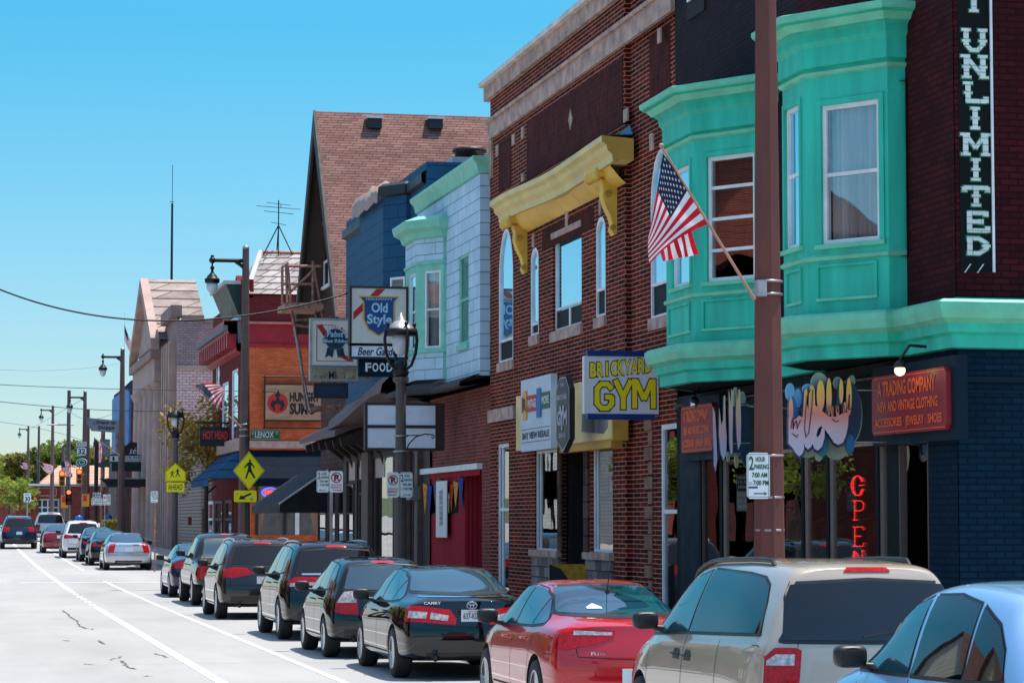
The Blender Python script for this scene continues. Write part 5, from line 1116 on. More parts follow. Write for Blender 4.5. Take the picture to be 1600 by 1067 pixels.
RUST = pmat('rusty_steel', lin(176, 128, 110), .7, .2, .4, 8); LGST = pmat('galvanised_steel', lin(170, 165, 165), .4, .6, .2, 6)
def onP(px, py, p0, n):
    r = ray(px, py); c = Vector((0, 0, HC)); return c+r*((Vector(p0)-c).dot(n)/r.dot(n))
def bay_plan2(X, pa, pb, pc, pd, ang=34):
    global XF
    o = XF; XF = X; P = bay_plan(pa, pb, pc, pd, ang); XF = o; return P
def bay_faces(P):
    (x0, y0), (x1, y1), (x2, y2), (x3, y3), (x4, y4), (x5, y5) = P
    return Fr(x1, y1, x1-x2, y1-y2), Fr(x2, y2, 0, -1), Fr(x1, y1, 1, 0), Fr(x4, y4, x3-x4, y3-y4), hypot(x1-x2, y1-y2), y3-y2, x0-x1
def b3():
    X = 10.78; S = ST(X); y0 = onX(766, 300, XF)[0]; y1 = onX(652, 300, X)[0]; zt = S.z(754, 246); zb = S.z(754, 585)
    root = thing('clapboard_house', (XF, y0, 0), 'light blue clapboard house with a small mint green bay above a brick shop', 'building')
    P = bay_plan2(X, 697, 692, 650, 633); FA, FF, FS, FB, LA, LF, LS = bay_faces(P); m = MB()
    hw = HR(S, 717, 732, 402, 540, 'l'); wall(m, S, -y1, -y0, zb, zt, [hw], SIDB, .1)
    wall(m, CX(y0), X, XF+.01, zb, zt, [], SIDB); m.quad((X, y1, zb), (XF, y1, zb), (XF, y0, zb), (X, y0, zb), BRWN); m.quad((X, y1, zb), (25, y1, zb), (25, y1, zt), (X, y1, zt), SIDB); mass(m, XF, 25, y0+.02, y1, 0, zt, RBR, near=True)
    m.build('wall', root); window(root, S, hw, MINT, GHOUSE, -.05, .06, (.5,), (), MINT, 'room', name='sash_window')
    m = MB(); m.sweep([(XF+.2, y0), (X, y0), (X, y1)], [(0, zt-.30), (.05, zt-.28), (.09, zt-.12), (.18, zt-.02), (.18, zt+.05), (-.3, zt+.08)], MINT); m.build('cornice', root)
    # bay
    zc = FA.z(650, 372); zp = FA.z(650, 412); zs = FA.z(663, 548); zbb = FA.z(650, 594); m = MB()
    ha = HR(FA, 663, 688, 424, 542, 'l'); hf = HR(FF, 639, 649, 430, 546, 'l'); ha = (ha[0], ha[1], zs+.05, ha[3]); hf = (hf[0], hf[1], zs+.05, ha[3])
    wall(m, FA, -LA, 0, zs, zp, [ha], MINT, .08); wall(m, FF, -LF, 0, zs, zp, [hf], MINT, .08)
    for f, l in ((FA, LA), (FF, LF)): wall(m, f, -l, 0, zp, zc, [], SIDB); wall(m, f, -l, 0, zbb, zs, [], SIDB)
    wall(m, FS, 0, LS, zbb, zc, [], MINT); wall(m, FB, 0, LA, zbb, zc, [], MINT)
    b = m.build('bay_window', root)
    window(b, FA, ha, WHITEF, GHOUSE, -.04, .05, (.5,), (), None, 'curtain', name='sash_window'); window(b, FF, hf, WHITEF, GSKY, -.04, .05, (.5,), (), None, name='sash_window')
    m = MB(); m.sweep(P[:], [(0, zs-.06), (.05, zs-.05), (.05, zs+.04), (0, zs+.05)], MINT); m.sweep(P, [(0, zp-.05), (.04, zp-.04), (.04, zp+.02), (0, zp+.04)], MINT); m.build('moulding', b, split=True)
    m = MB(); m.sweep(P, [(0, zc-.05), (.08, zc-.02), (.12, zc+.10), (.26, zc+.18), (.30, zc+.30), (.30, zc+.36), (0, zc+.48)], MINT); m.build('cornice', b)
    m = MB(); m.add([Vector((x, y, zc+.45)) for x, y in P], [tuple(range(6))], BRWN); m.add([Vector((x, y, zbb)) for x, y in P], [tuple(range(6))], BRWN); m.build('bay_roof', b, recalc=True)
    # dark shelf canopy
    m = MB(); path = [(P[0][0]+.0, y0+.0)]+P+[(X, y1+3)]; m.sweep([(X, y0), *P, (X, y1+2)], [(.0, zb+.05), (.42, zb-.12), (.45, zb-.2), (.40, zb-.24), (0, zb-.18)], BRWN); m.build('canopy', root)
    # ground floor
    ur, ul = S0.u(728), S0.u(659); zh = S0.z(659, 742); hd = (ur, S0.u(753), 0, zh)
    m = MB(); wall(m, S0, -y1, -y0, 0, zb-.2, [(ul, S0.u(753), 0, zh)], RBR, .5); m.build('ground_wall', root)
    wh = (S0.u(666), S0.u(718), S0.z(666, 804), zh-.25); m = MB(); RF = ST(XF-.02); wall(m, RF, ul, ur, 0, zh, [wh], REDW, .08); m.quad(RF.p(ur, 0, 0), RF.p(ur, 0, -.5), RF.p(ur, zh, -.5), RF.p(ur, zh, 0), REDW); m.build('red_shopfront', root)
    m = MB(); m.fb(S0, ur+.02, S0.u(753)-.02, 0, zh-.02, -.48, -.42, pmat('dark_red_door', lin(80, 14, 20), .5)); m.fb(S0, ur+.35, S0.u(753)-.1, S0.z(728, 805), zh-.1, -.42, -.40, DARKIN); m.build('door', root)
    m = MB(); m.fb(S0, ul-.05, S0.u(753)+.05, zh+.005, zh+.13, 0, .12, WHITEF); m.fb(S0, ul-.03, S0.u(753), zh-.12, zh+.0, 0, .05, MATS['red_plank_wall']); m.build('header', root)
    w = window(root, RF, wh, BRWN, darkglass('bar_window_glass', (.03, .03, .03), 1.5), -.04, .04, (), (.3, .62), name='shop_window')
    cols = [lin(200, 60, 40), lin(230, 150, 40), lin(40, 60, 150), lin(110, 60, 120), lin(40, 120, 90), lin(200, 120, 60)]
    t = thing('bunting', RF.p(ul, zh), 'colourful cloth bunting hung across the window of the red shopfront', 'bunting'); k = 0
    for i in range(9):
        u = lerp(ul+.2, ur-.2, i/8); w_ = .30; h_ = .55+.3*R.random(); z = zh-.12-.12*sin(pi*(i%4)/4); m = MB()
        m.poly(RF, [(u-w_, z), (u+w_, z-.05), (u+w_*.6, z-h_*.5), (u-.05+.2*R.random(), z-h_), (u-w_*.5, z-h_*.6)], .03+.012*(i % 3), .035+.012*(i % 3), pmat('bunting_cloth_%d' % (i % 6), cols[i % 6], .9, 0, .3, 9)); m.build('pennant', t)
    t = thing('paper_banner', RF.p(RF.u(689), RF.z(689, 838)), 'long white paper banner with faint lines of writing on the red shopfront', 'banner'); m = MB()
    d = .12; m.fb(RF, RF.u(681.5, d), RF.u(698, d), RF.z(681, 839, d), RF.z(681, 752, d), d-.02, d, PLATE); m.build('panel', t); m = MB()
    for i, s in enumerate(('HOT', 'DELI', 'SANDWICH', 'SOUP', 'CHILI', 'WRAPS', 'COFFEE')):
        z = RF.z(689, 766+i*8, d); c = RF.u(689.7, d); m.text(RF, s, c-.22, c+.22, z-.10, z, d, pmat('faded_letter', lin(120, 120, 150), .7), .02)
    m.build('lettering', t)
    m = MB(); t = thing('wall_box', S0.p(S0.u(655), 2.9), 'small grey flood lamp box at the left edge of the red shopfront', 'lamp'); m.fb(S0, S0.u(650), S0.u(664), S0.z(650, 781), S0.z(650, 760), .1, .35, pmat('grey_box', (.2, .2, .2), .5)); m.build('housing', t); m = MB(); m.fb(S0, S0.u(650)-.03, S0.u(650)-.001, S0.z(650, 780), S0.z(650, 761), .12, .33, LGST); m.build('lens', t)

def lightbox(y, r, lab, depth=.22, frame=BRWN):
    f = CX(y); a, b, c, e = f.u(r[0]), f.u(r[1]), f.z(r[0], r[3]), f.z(r[0], r[2]); t = thing('lightbox_sign', f.p((a+b)/2, c), lab, 'sign'); m = MB(); w = .05
    for q in ((a-w, a, c-w, e+w), (b, b+w, c-w, e+w), (a, b, e, e+w), (a, b, c-w, c)): m.fb(f, *q, -depth, .02, frame)
    m.build('frame', t, split=True); return t, f, a, b, c, e
def b4():
    S = S0; y0 = onX(652, 300, 10.78)[0]+.01; y1 = onX(540, 600, XF)[0]; zt = 10.65
    root = thing('shingled_tavern', (XF, y0, 0), 'dark blue shingled tavern with a projecting upper bay and brown curved canopy', 'building')
    P = bay_plan(641, 634, 598, 561); FA, FF, FS, FB, LA, LF, LS = bay_faces(P); zc = FF.z(598, 307); zb = 5.3; m = MB()
    wall(m, S, -y1, -y0, 4.7, zt, [], SIDN); m.quad((XF, y0, zb), (25, y0, zb), (25, y0, zt), (XF, y0, zt), SIDN); mass(m, XF, 25, y0, y1, 0, zt, SIDN, near=False)
    hn = HR(FA, 609, 632, 434, 470); wall(m, FA, -LA, 0, zb, zc, [hn], SIDN, .06); wall(m, FF, -LF, 0, zb, zc, [], SIDN); wall(m, FS, 0, LS, zb, zc, [], SIDN); wall(m, FB, 0, LA, zb, zc, [], SIDN); m.build('wall', root)
    window(root, FA, hn, WHITEF, GHOUSE, -.03, .06, (), (), None, 'room', name='sash_window')
    m = MB(); m.add([Vector((x, y, zc)) for x, y in P], [tuple(range(6))], BRWN); m.sweep([(XF, y0)]+P+[(XF, y1)], [(0, zc-.05), (.12, zc), (.12, zc+.22), (0, zc+.3)], pmat('black_roof_edge', lin(30, 34, 40), .5, 0, .2)); m.build('roof_edge', root, recalc=True)
    TARP = pmat('tan_tarp', lin(170, 140, 125), .7, 0, .15, 3); m = MB(); n = 8; vs = []
    for i in range(n+1):
        t = i/n; u = lerp(-LF-.4, 0, t)
        vs += [FF.p(u, zc-.15+.05*sin(i*2.1), .16), FF.p(u, zc+.28+.1*sin(i*1.3), .13), FF.p(u, zc+.75*(.5+.5*sin(i*.6)), -.5)]
    m.add(vs, [(3*i+j, 3*i+3+j, 3*i+4+j, 3*i+1+j) for i in range(n) for j in (0, 1)], TARP, True); m.build('roof_tarp', root)
    # roof ventilator
    q = (XF+1.2, y0+1.0); t = thing('roof_ventilator', (q[0], q[1], zt), 'round black ventilator on a galvanised box on the dark roof', 'ventilator'); m = MB(); m.box(q[0]-.45, q[0]+.55, q[1]-.4, q[1]+.5, zt-.25, zt+.22, LGST); m.build('box', t); m = MB(); m.lathe((q[0]+.05, q[1], zt+.22), [(.36, 0), (.36, .16), (.42, .17), (.42, .25), (0, .28)], BLKP, 20); m.build('cowl', t)
    # curved canopy and ground floor
    m = MB(); ya, yb = y0-1.5, onX(500, 640, 9.6)[0]; rows = []; n = 14
    for i in range(n+1):
        t = i/n; y = lerp(y0-.6, yb, t); dz = .28*cos(t*pi*1.0)
        rows.append([(XF-0, y, 5.62+dz*.4), (XF-.7, y, 5.42+dz), (XF-1.15, y, 5.0+dz), (XF-1.2, y, 4.78+dz), (XF-.9, y, 4.74+dz), (XF, y, 4.72+dz*.4)])
    vs = [Vector(v) for r_ in rows for v in r_]; m.add(vs, [(i*6+j, i*6+j+1, i*6+7+j, i*6+6+j) for i in range(n) for j in range(5)], BRW2); m.build('canopy', root, recalc=True)
    hs = [(S.u(a), S.u(b), .6, 3.75) for a, b in ((583, 615), (620, 634), (548, 556), (559, 568))]; GF = ST(XF-.06); m = MB(); wall(m, GF, -y1, -y0+.9, 0, 4.7, [(a, b, .6, 3.75) for a, b in ((GF.u(583), GF.u(614)), (GF.u(542), GF.u(555)), (GF.u(558), GF.u(569)), (GF.u(642), GF.u(655)))], BRWN, .15); m.build('shopfront', root)
    for a, b in ((583, 614), (542, 555), (558, 569), (642, 655)):
        window(root, GF, (GF.u(a), GF.u(b), .6, 3.75), BRW2, GSHOP, -.07, .05, (.7,) if a != 583 else (), (), None, 'room', name='shop_window')
    cs = [lin(60, 90, 130), lin(150, 170, 200), lin(215, 225, 40), lin(40, 60, 90), lin(220, 220, 120), lin(30, 40, 60)]
    for i in range(9):
        m = MB(); u = lerp(GF.u(585), GF.u(612), i/8); m.fb(GF, u-.09, u+.09, 1.0 if i < 5 else 2.3, 3.6, -.20, -.19, pmat('window_stripe_%d' % (i % 6), cs[i % 6], .6)); m.build('window_strip', root)
    m = MB(); m.fb(GF, GF.u(572), GF.u(582), 0, 3.9, 0, .12, BRW2); m.fb(GF, GF.u(634.5), GF.u(641.5), 0, 3.9, 0, .12, BRW2); m.fb(GF, GF.u(655.5), GF.u(660), 0, 3.9, 0, .12, BRW2); m.build('pilaster', root, split=True)
    # signs
    WB = pmat('white_lightbox_face', lin(226, 234, 246), .3, 0, .05, 2); IV = pmat('ivory_sign_face', lin(222, 214, 202), .35, 0, .12, 2, streak=.3); RD = pmat('sign_band_red', lin(180, 22, 30), .4); NB = pmat('shield_blue', lin(22, 66, 128), .4); GD = pmat('shield_gold', lin(225, 165, 40), .4); LTB = pmat('pale_blue_letter', lin(170, 205, 225), .4)
    t, f, a, b, c, e = lightbox(57.5, (574, 681, 632, 700), 'blank white two-panel lightbox sign behind the ornate lamp post'); mid = (c+e)/2; m = MB(); m.fb(f, a+.01, b-.01, mid+.035, e-.01, -.2, 0, WB); m.build('panel', t); m = MB(); m.fb(f, a+.01, b-.01, c+.01, mid-.035, -.2, 0, WB); m.build('panel', t); m = MB(); m.fb(f, a, b, mid-.03, mid+.03, -.21, .025, BRWN); m.fb(f, b+.05, b+.20, c-.05, e+.05, -.22, .02, BRWN); m.build('crossbar', t)
    y = 59.5; t, f, a, b, c, e = lightbox(y, (549, 634, 450, 536), 'square ivory lightbox sign with a blue and gold shield and red diagonal band'); m = MB(); m.fb(f, a, b, c, e, -.2, 0, IV); m.build('panel', t)
    W_, H = b-a, e-c; U = lambda v: a+W_*v; Z = lambda v: c+H*v
    m = MB(); m.poly(f, [(U(.03), Z(.42)), (U(.03), Z(.56)), (U(.46), Z(.99)), (U(.62), Z(.99))], 0, .006, RD); m.build('band', t)
    sh = [(.12, .86), (.88, .86), (.80, .78), (.79, .42), (.70, .25), (.50, .13), (.30, .25), (.21, .42), (.20, .78)]
    m = MB(); m.poly(f, [(U(x), Z(z)) for x, z in sh], .006, .012, GD); m.poly(f, [(U(.5+(x-.5)*.9), Z(.49+(z-.49)*.93)) for x, z in sh], .012, .018, NB); m.build('shield', t)
    m = MB(); m.text(f, "HEILEMAN'S", U(.26), U(.74), Z(.785), Z(.825), .018, LTB, .01); m.text(f, 'Old', U(.36), U(.66), Z(.56), Z(.74), .018, LTB, .03); m.text(f, 'Style', U(.28), U(.74), Z(.30), Z(.53), .018, LTB, .03); m.build('lettering', t)
    t, f, a, b, c, e = lightbox(y, (549, 634, 540, 557), 'narrow lavender sign with black script directly below the shield sign', frame=BLKP); m = MB(); m.fb(f, a, b, c, e, -.2, 0, WB); m.build('panel', t); m = MB(); m.text(f, 'Beer Garden', lerp(a, b, .11), lerp(a, b, .90), lerp(c, e, .12), lerp(c, e, .88), 0, INK, .02, shear=.3); m.build('lettering', t)
    t, f, a, b, c, e = lightbox(y+.1, (563, 618, 562, 585), 'small dark blue sign with white block letters under the script sign', frame=NAVYB, depth=.1); m = MB(); m.fb(f, a, b, c, e, -.1, 0, NAVYB); m.build('panel', t); m = MB()
    for i, ch in enumerate('FOOD'): m.text(f, ch, lerp(a, b, .14+i*.2), lerp(a, b, .31+i*.2), lerp(c, e, .2), lerp(c, e, .8), 0, WHITEF, .03)
    m.build('lettering', t)
    y = 66; t, f, a, b, c, e = lightbox(y, (487, 557, 500, 570), 'grey white lightbox sign with a dark blue rosette and red corner band', frame=LGST); m = MB(); m.fb(f, a, b, c, e, -.2, 0, IV); m.build('panel', t); W_, H = b-a, e-c
    m = MB(); 
    for q in ((.1, .93, .08, .095), (.1, .12, .095, .9), (.1, .5, .885, .9)): m.fb(f, U(q[0]), U(q[1]), Z(q[2]), Z(q[3]), 0, .004, RD)
    m.poly(f, [(U(.11), Z(.86)), (U(.22), Z(.92)), (U(.36), Z(.68)), (U(.28), Z(.62))], 0, .006, RD); m.poly(f, [(U(.70), Z(.25)), (U(.62), Z(.18)), (U(.80), Z(.10)), (U(.93), Z(.10)), (U(.9), Z(.15))], 0, .006, RD); m.build('band', t)
    DB = pmat('rosette_blue', lin(24, 44, 66), .4); DB2 = pmat('rosette_rim', lin(90, 120, 150), .4); m = MB(); cx, cz, r_ = U(.52), Z(.58), W_*.235
    m.poly(f, [(cx+r_*cos(2*pi*i/28), cz+r_*sin(2*pi*i/28)) for i in range(28)], .006, .014, DB2); m.poly(f, [(cx+r_*.94*cos(2*pi*i/28), cz+r_*.94*sin(2*pi*i/28)) for i in range(28)], .014, .018, DB); m.fb(f, U(.24), U(.86), Z(.49), Z(.60), .014, .022, DB)
    for sx in (-1, 1): m.poly(f, [(cx+sx*.02, cz-r_*.8), (cx+sx*r_*.75, cz-r_*.8), (cx+sx*r_*.95, cz-r_*1.75), (cx+sx*r_*.6, cz-r_*1.55), (cx+sx*r_*.25, cz-r_*1.75)], .004, .012, DB)
    m.build('rosette', t); m = MB(); m.text(f, 'Pabst', U(.33), U(.70), Z(.625), Z(.76), .022, LTB, .015, shear=.2); m.text(f, 'Blue Ribbon', U(.25), U(.86), Z(.50), Z(.58), .022, LTB, .02)
    for i in range(9):
        aa = pi*(.86-.09*i); u_, z_ = cx+r_*1.18*cos(aa), cz+r_*1.18*sin(aa); m.text(f, 'ESTABLISH'[i], u_-.025, u_+.025, z_-.03, z_+.03, .0, RD, .0)
    m.build('lettering', t)
    t, f, a, b, c, e = lightbox(y, (487, 557, 575, 592), 'worn tan sign strip with broken black letters under the rosette sign', frame=LGST); m = MB(); m.fb(f, a, b, c, e, -.2, 0, pmat('worn_tan_face', lin(150, 136, 110), .6, 0, .3, 5)); m.build('panel', t); m = MB(); m.text(f, 'MI', lerp(a, b, .38), lerp(a, b, .55), lerp(c, e, .05), lerp(c, e, .75), 0, INK, .02)
    for k in (.07, .2, .27, .72, .92): m.fb(f, lerp(a, b, k), lerp(a, b, k)+.02, lerp(c, e, .1), lerp(c, e, .35), 0, .006, INK)
    m.build('lettering', t)
    t, f, a, b, c, e = lightbox(y, (493, 541, 601, 619), 'dark navy blank sign panel hanging lowest on the rusty bracket', frame=BLKP, depth=.1); m = MB(); m.fb(f, a, b, c, e, -.1, 0, pmat('navy_sign_face', lin(16, 38, 66), .5)); m.build('panel', t); m = MB()
    for px in (500, 510, 520, 530, 540, 549): m.tube([f.p(f.u(px), e+.02, -.05), f.p(f.u(px), e+.2, -.05)], .012, LGST, 5)
    m.tube([f.p(f.u(488), e+.2, -.05), f.p(XF, e+.2, -.05)], .03, RUST); m.build('hanger', t, split=True)

def gable_house():
    yr_, ye, yf = 80.9, 76.4, 85.1; X0 = 10.9; 
    zr = onX(491, 174, X0)[1]; ze = onX(523.5, 455, X0)[1]; X1 = 30
    root = thing('gabled_house', (11.6, yr_, 0), 'tall gabled house with a steep brown shingle roof and two roof vents', 'building')
    m = MB(); k = .22
    def A(x, y, z): return Vector((x, y, z))
    sl = (zr-ze)/(yr_-ye); 
    m.quad(A(X0, ye-.6, ze-.6*sl), A(X1, ye-.6, ze-.6*sl), A(X1, yr_, zr), A(X0, yr_, zr), SHING); m.quad(A(X1, yf+.3, ze-.3*sl), A(X0, yf+.3, ze-.3*sl), A(X0, yr_, zr), A(X1, yr_, zr), SHING)
    m.quad(A(X0, ye-.6, ze-.6*sl-k), A(X0, yr_, zr-k*1.6), A(X1, yr_, zr-k*1.6), A(X1, ye-.6, ze-.6*sl-k), BRWN); m.quad(A(X0, yf+.3, ze-.3*sl-k), A(X1, yf+.3, ze-.3*sl-k), A(X1, yr_, zr-k*1.6), A(X0, yr_, zr-k*1.6), BRWN)
    m.build('roof', root)
    m = MB()
    for (ya, za) in ((ye-.6, ze-.6*sl), (yf+.3, ze-.3*sl)):
        m.hexa([A(X0-.03, ya, za-.42), A(X0+.05, ya, za-.42), A(X0+.05, yr_, zr-.75), A(X0-.03, yr_, zr-.75), A(X0-.03, ya, za+.03), A(X0+.05, ya, za+.03), A(X0+.05, yr_, zr+.03), A(X0-.03, yr_, zr+.03)], BRWN)
    m.build('bargeboard', root, recalc=True)
    Xw = 11.7; G = ST(Xw); m = MB(); WS = brickmat('brown_wall_shingle', lin(96, 66, 60), lin(72, 48, 46), lin(40, 26, 25), .2, .16, .01, off=.37, var=.2)
    m.add([A(Xw, ye+.1, 0), A(Xw, yf-.3, 0), A(Xw, yf-.3, ze+.2), A(Xw, yr_, zr-.4), A(Xw, ye+.1, ze+.05)], [(1, 0, 4, 3, 2)], WS); mass(m, Xw, X1, ye+.1, yf-.3, 0, ze, WS)
    m.build('wall', root)
    a, b = G.u(500), G.u(517); zz1, zz0 = G.z(508, 372), G.z(508, 452); w = window(root, G, (a, b, zz0, zz1), WHITEF, GHOUSE, .06, .09, (.5,), (.5,), None, name='sash_window')
    m = MB(); m.fb(G, a-.15, b+.15, zz1+.01, zz1+.28, 0, .14, WHITEF); m.fb(G, a-.6, b+.35, zz1+.29, zz1+.42, 0, .25, BRW2); m.build('window_hood', root)
    n = Vector((0, -sl, 1)).normalized(); 
    for px, py in ((584, 191), (679, 192)):
        q = onP(px, py+6, (11, yr_, zr), n); t = thing('roof_vent', q, 'square metal vent on the steep brown roof, '+('left one of the two' if px < 600 else 'right one of the two'), 'roof vent', 'vents on the brown roof'); m = MB()
        m.box(q.x-.22, q.x+.22, q.y-.25, q.y+.3, q.z-.1, q.z+.20, BLKP); m.build('hood', t); m = MB(); m.box(q.x-.26, q.x+.26, q.y-.32, q.y+.32, q.z+.202, q.z+.27, PLATE); m.build('cap', t)
    # low side roof with brackets and the black fabric awning at street level
    r2 = thing('bracketed_canopy', (10.5, 80, 4.5), 'weathered pent canopy with scrolled brackets over the tavern corner', 'canopy'); m = MB(); ya, yb = onX(565, 660, 10.4)[0], onX(484, 660, 10.0)[0]
    zc = 5.0; m.hexa([A(11.3, ya, zc-.1), A(9.7, ya, zc-.75), A(9.7, yb, zc-.75), A(11.3, yb, zc-.1), A(11.3, ya, zc+.1), A(9.7, ya, zc-.60), A(9.7, yb, zc-.60), A(11.3, yb, zc+.1)], BRW2); m.build('roof', r2, recalc=True)
    nb = 6
    for i in range(nb):
        y = lerp(ya+.2, yb-.2, i/(nb-1)); m = MB(); out = [(11.2, 4.75), (9.85, 4.2), (9.9, 4.0), (10.5, 4.1), (10.9, 3.8), (11.05, 3.4), (11.2, 3.3)]
        m.add([A(x, y-.06, z) for x, z in out]+[A(x, y+.06, z) for x, z in out], [tuple(range(7)), tuple(range(13, 6, -1))]+[(j, j+7, (j+1) % 7+7, (j+1) % 7) for j in range(7)], BRWN); m.build('bracket', r2, recalc=True)
    m = MB(); m.box(11.0, 11.6, ya, yb, 3.2, 5.0, pmat('pale_panel', lin(205, 185, 175), .6)); m.build('panel', r2)
    m = MB(); CB = BRWN; m.box(11.0, 11.7, onX(560, 700, 11)[0], yb+1.5, 0, 3.2, CB); m.build('shopfront', root)
    GF2 = ST(11.0)
    for a_, b_ in ((515, 527), (530, 541), (543, 555), (500, 512)): window(root, GF2, (GF2.u(a_), GF2.u(b_), .5, 3.1), BRW2, GSHOP, .02, .05, (.68,), (), None, name='shop_window')
    t = thing('fabric_awning', (10.4, 86, 3), 'black fabric awning sloping down beside the tavern door', 'awning'); m = MB(); AW = pmat('black_canvas', lin(20, 22, 26), .85, 0, .15); y2 = 84.6
    m.add([A(11.0, y2-6.5, 3.55), A(11.0, y2+1.0, 3.55), A(9.55, y2+1.0, 2.55), A(9.55, y2-6.5, 2.55), A(9.55, y2+1.0, 2.30), A(9.55, y2-6.5, 2.30)], [(0, 3, 2, 1), (3, 5, 4, 2)], AW); m.add([A(11.0, y2-6.5, 3.55), A(9.55, y2-6.5, 2.55), A(9.55, y2-6.5, 2.3), A(11.0, y2-6.5, 2.3)], [(0, 1, 2, 3)], AW); m.build('canvas', t)
    m = MB(); m.tube([A(11.0, y2-6.52, 3.57), A(9.53, y2-6.52, 2.56)], .04, LGST); m.build('edge_pole', t)
    # fire escape
    t = thing('fire_escape', (10.2, 86, 4), 'rusty steel fire escape with a long ladder in front of the gable', 'fire escape'); f = CX(78.3)
    def L_(pts, r, mat=RUST, d=0): return [f.p(*f.uz(x, y, d), d) for x, y in pts], r, mat
    m = MB(); zz = f.z(470, 476); a, b = f.u(441), f.u(500); m.box(a, b, 77.6, 79.6, zz-.18, zz, RUST); m.build('platform', t)
    for pts, nm in (([(441, 475), (441, 416)], 'post'), ([(449, 480), (447, 412)], 'post'), ([(489, 476), (489, 408)], 'post'), ([(441, 416), (501, 416)], 'rail'), ([(441, 444), (489, 444)], 'rail'), ([(452, 458), (490, 422)], 'brace'), ([(449, 410), (456, 490), (470, 560), (478, 640)], 'stringer'), ([(455, 480), (470, 570), (484, 641)], 'stringer'), ([(489, 410), (500, 470), (505, 500)], 'stringer'), ([(492, 470), (494, 498)], 'stringer'), ([(484, 640), (520, 636), (545, 637)], 'beam'), ([(460, 500), (500, 498)], 'rail'), ([(462, 508), (500, 512)], 'rail')):
        m = MB(); m.tube([f.p(*f.uz(x, y)) for x, y in pts], .045 if nm != 'beam' else .11, RUST if pts[0][0] != 455 else LGST, 6); m.build(nm, t)
    m = MB()
    for i in range(16):
        tt = i/15; p = lerp(455, 481, tt), lerp(485, 636, tt); m.tube([f.p(*f.uz(p[0]-3, p[1])), f.p(*f.uz(p[0]+3, p[1]))], .02, RUST, 5)
    m.build('rung', t, split=True)

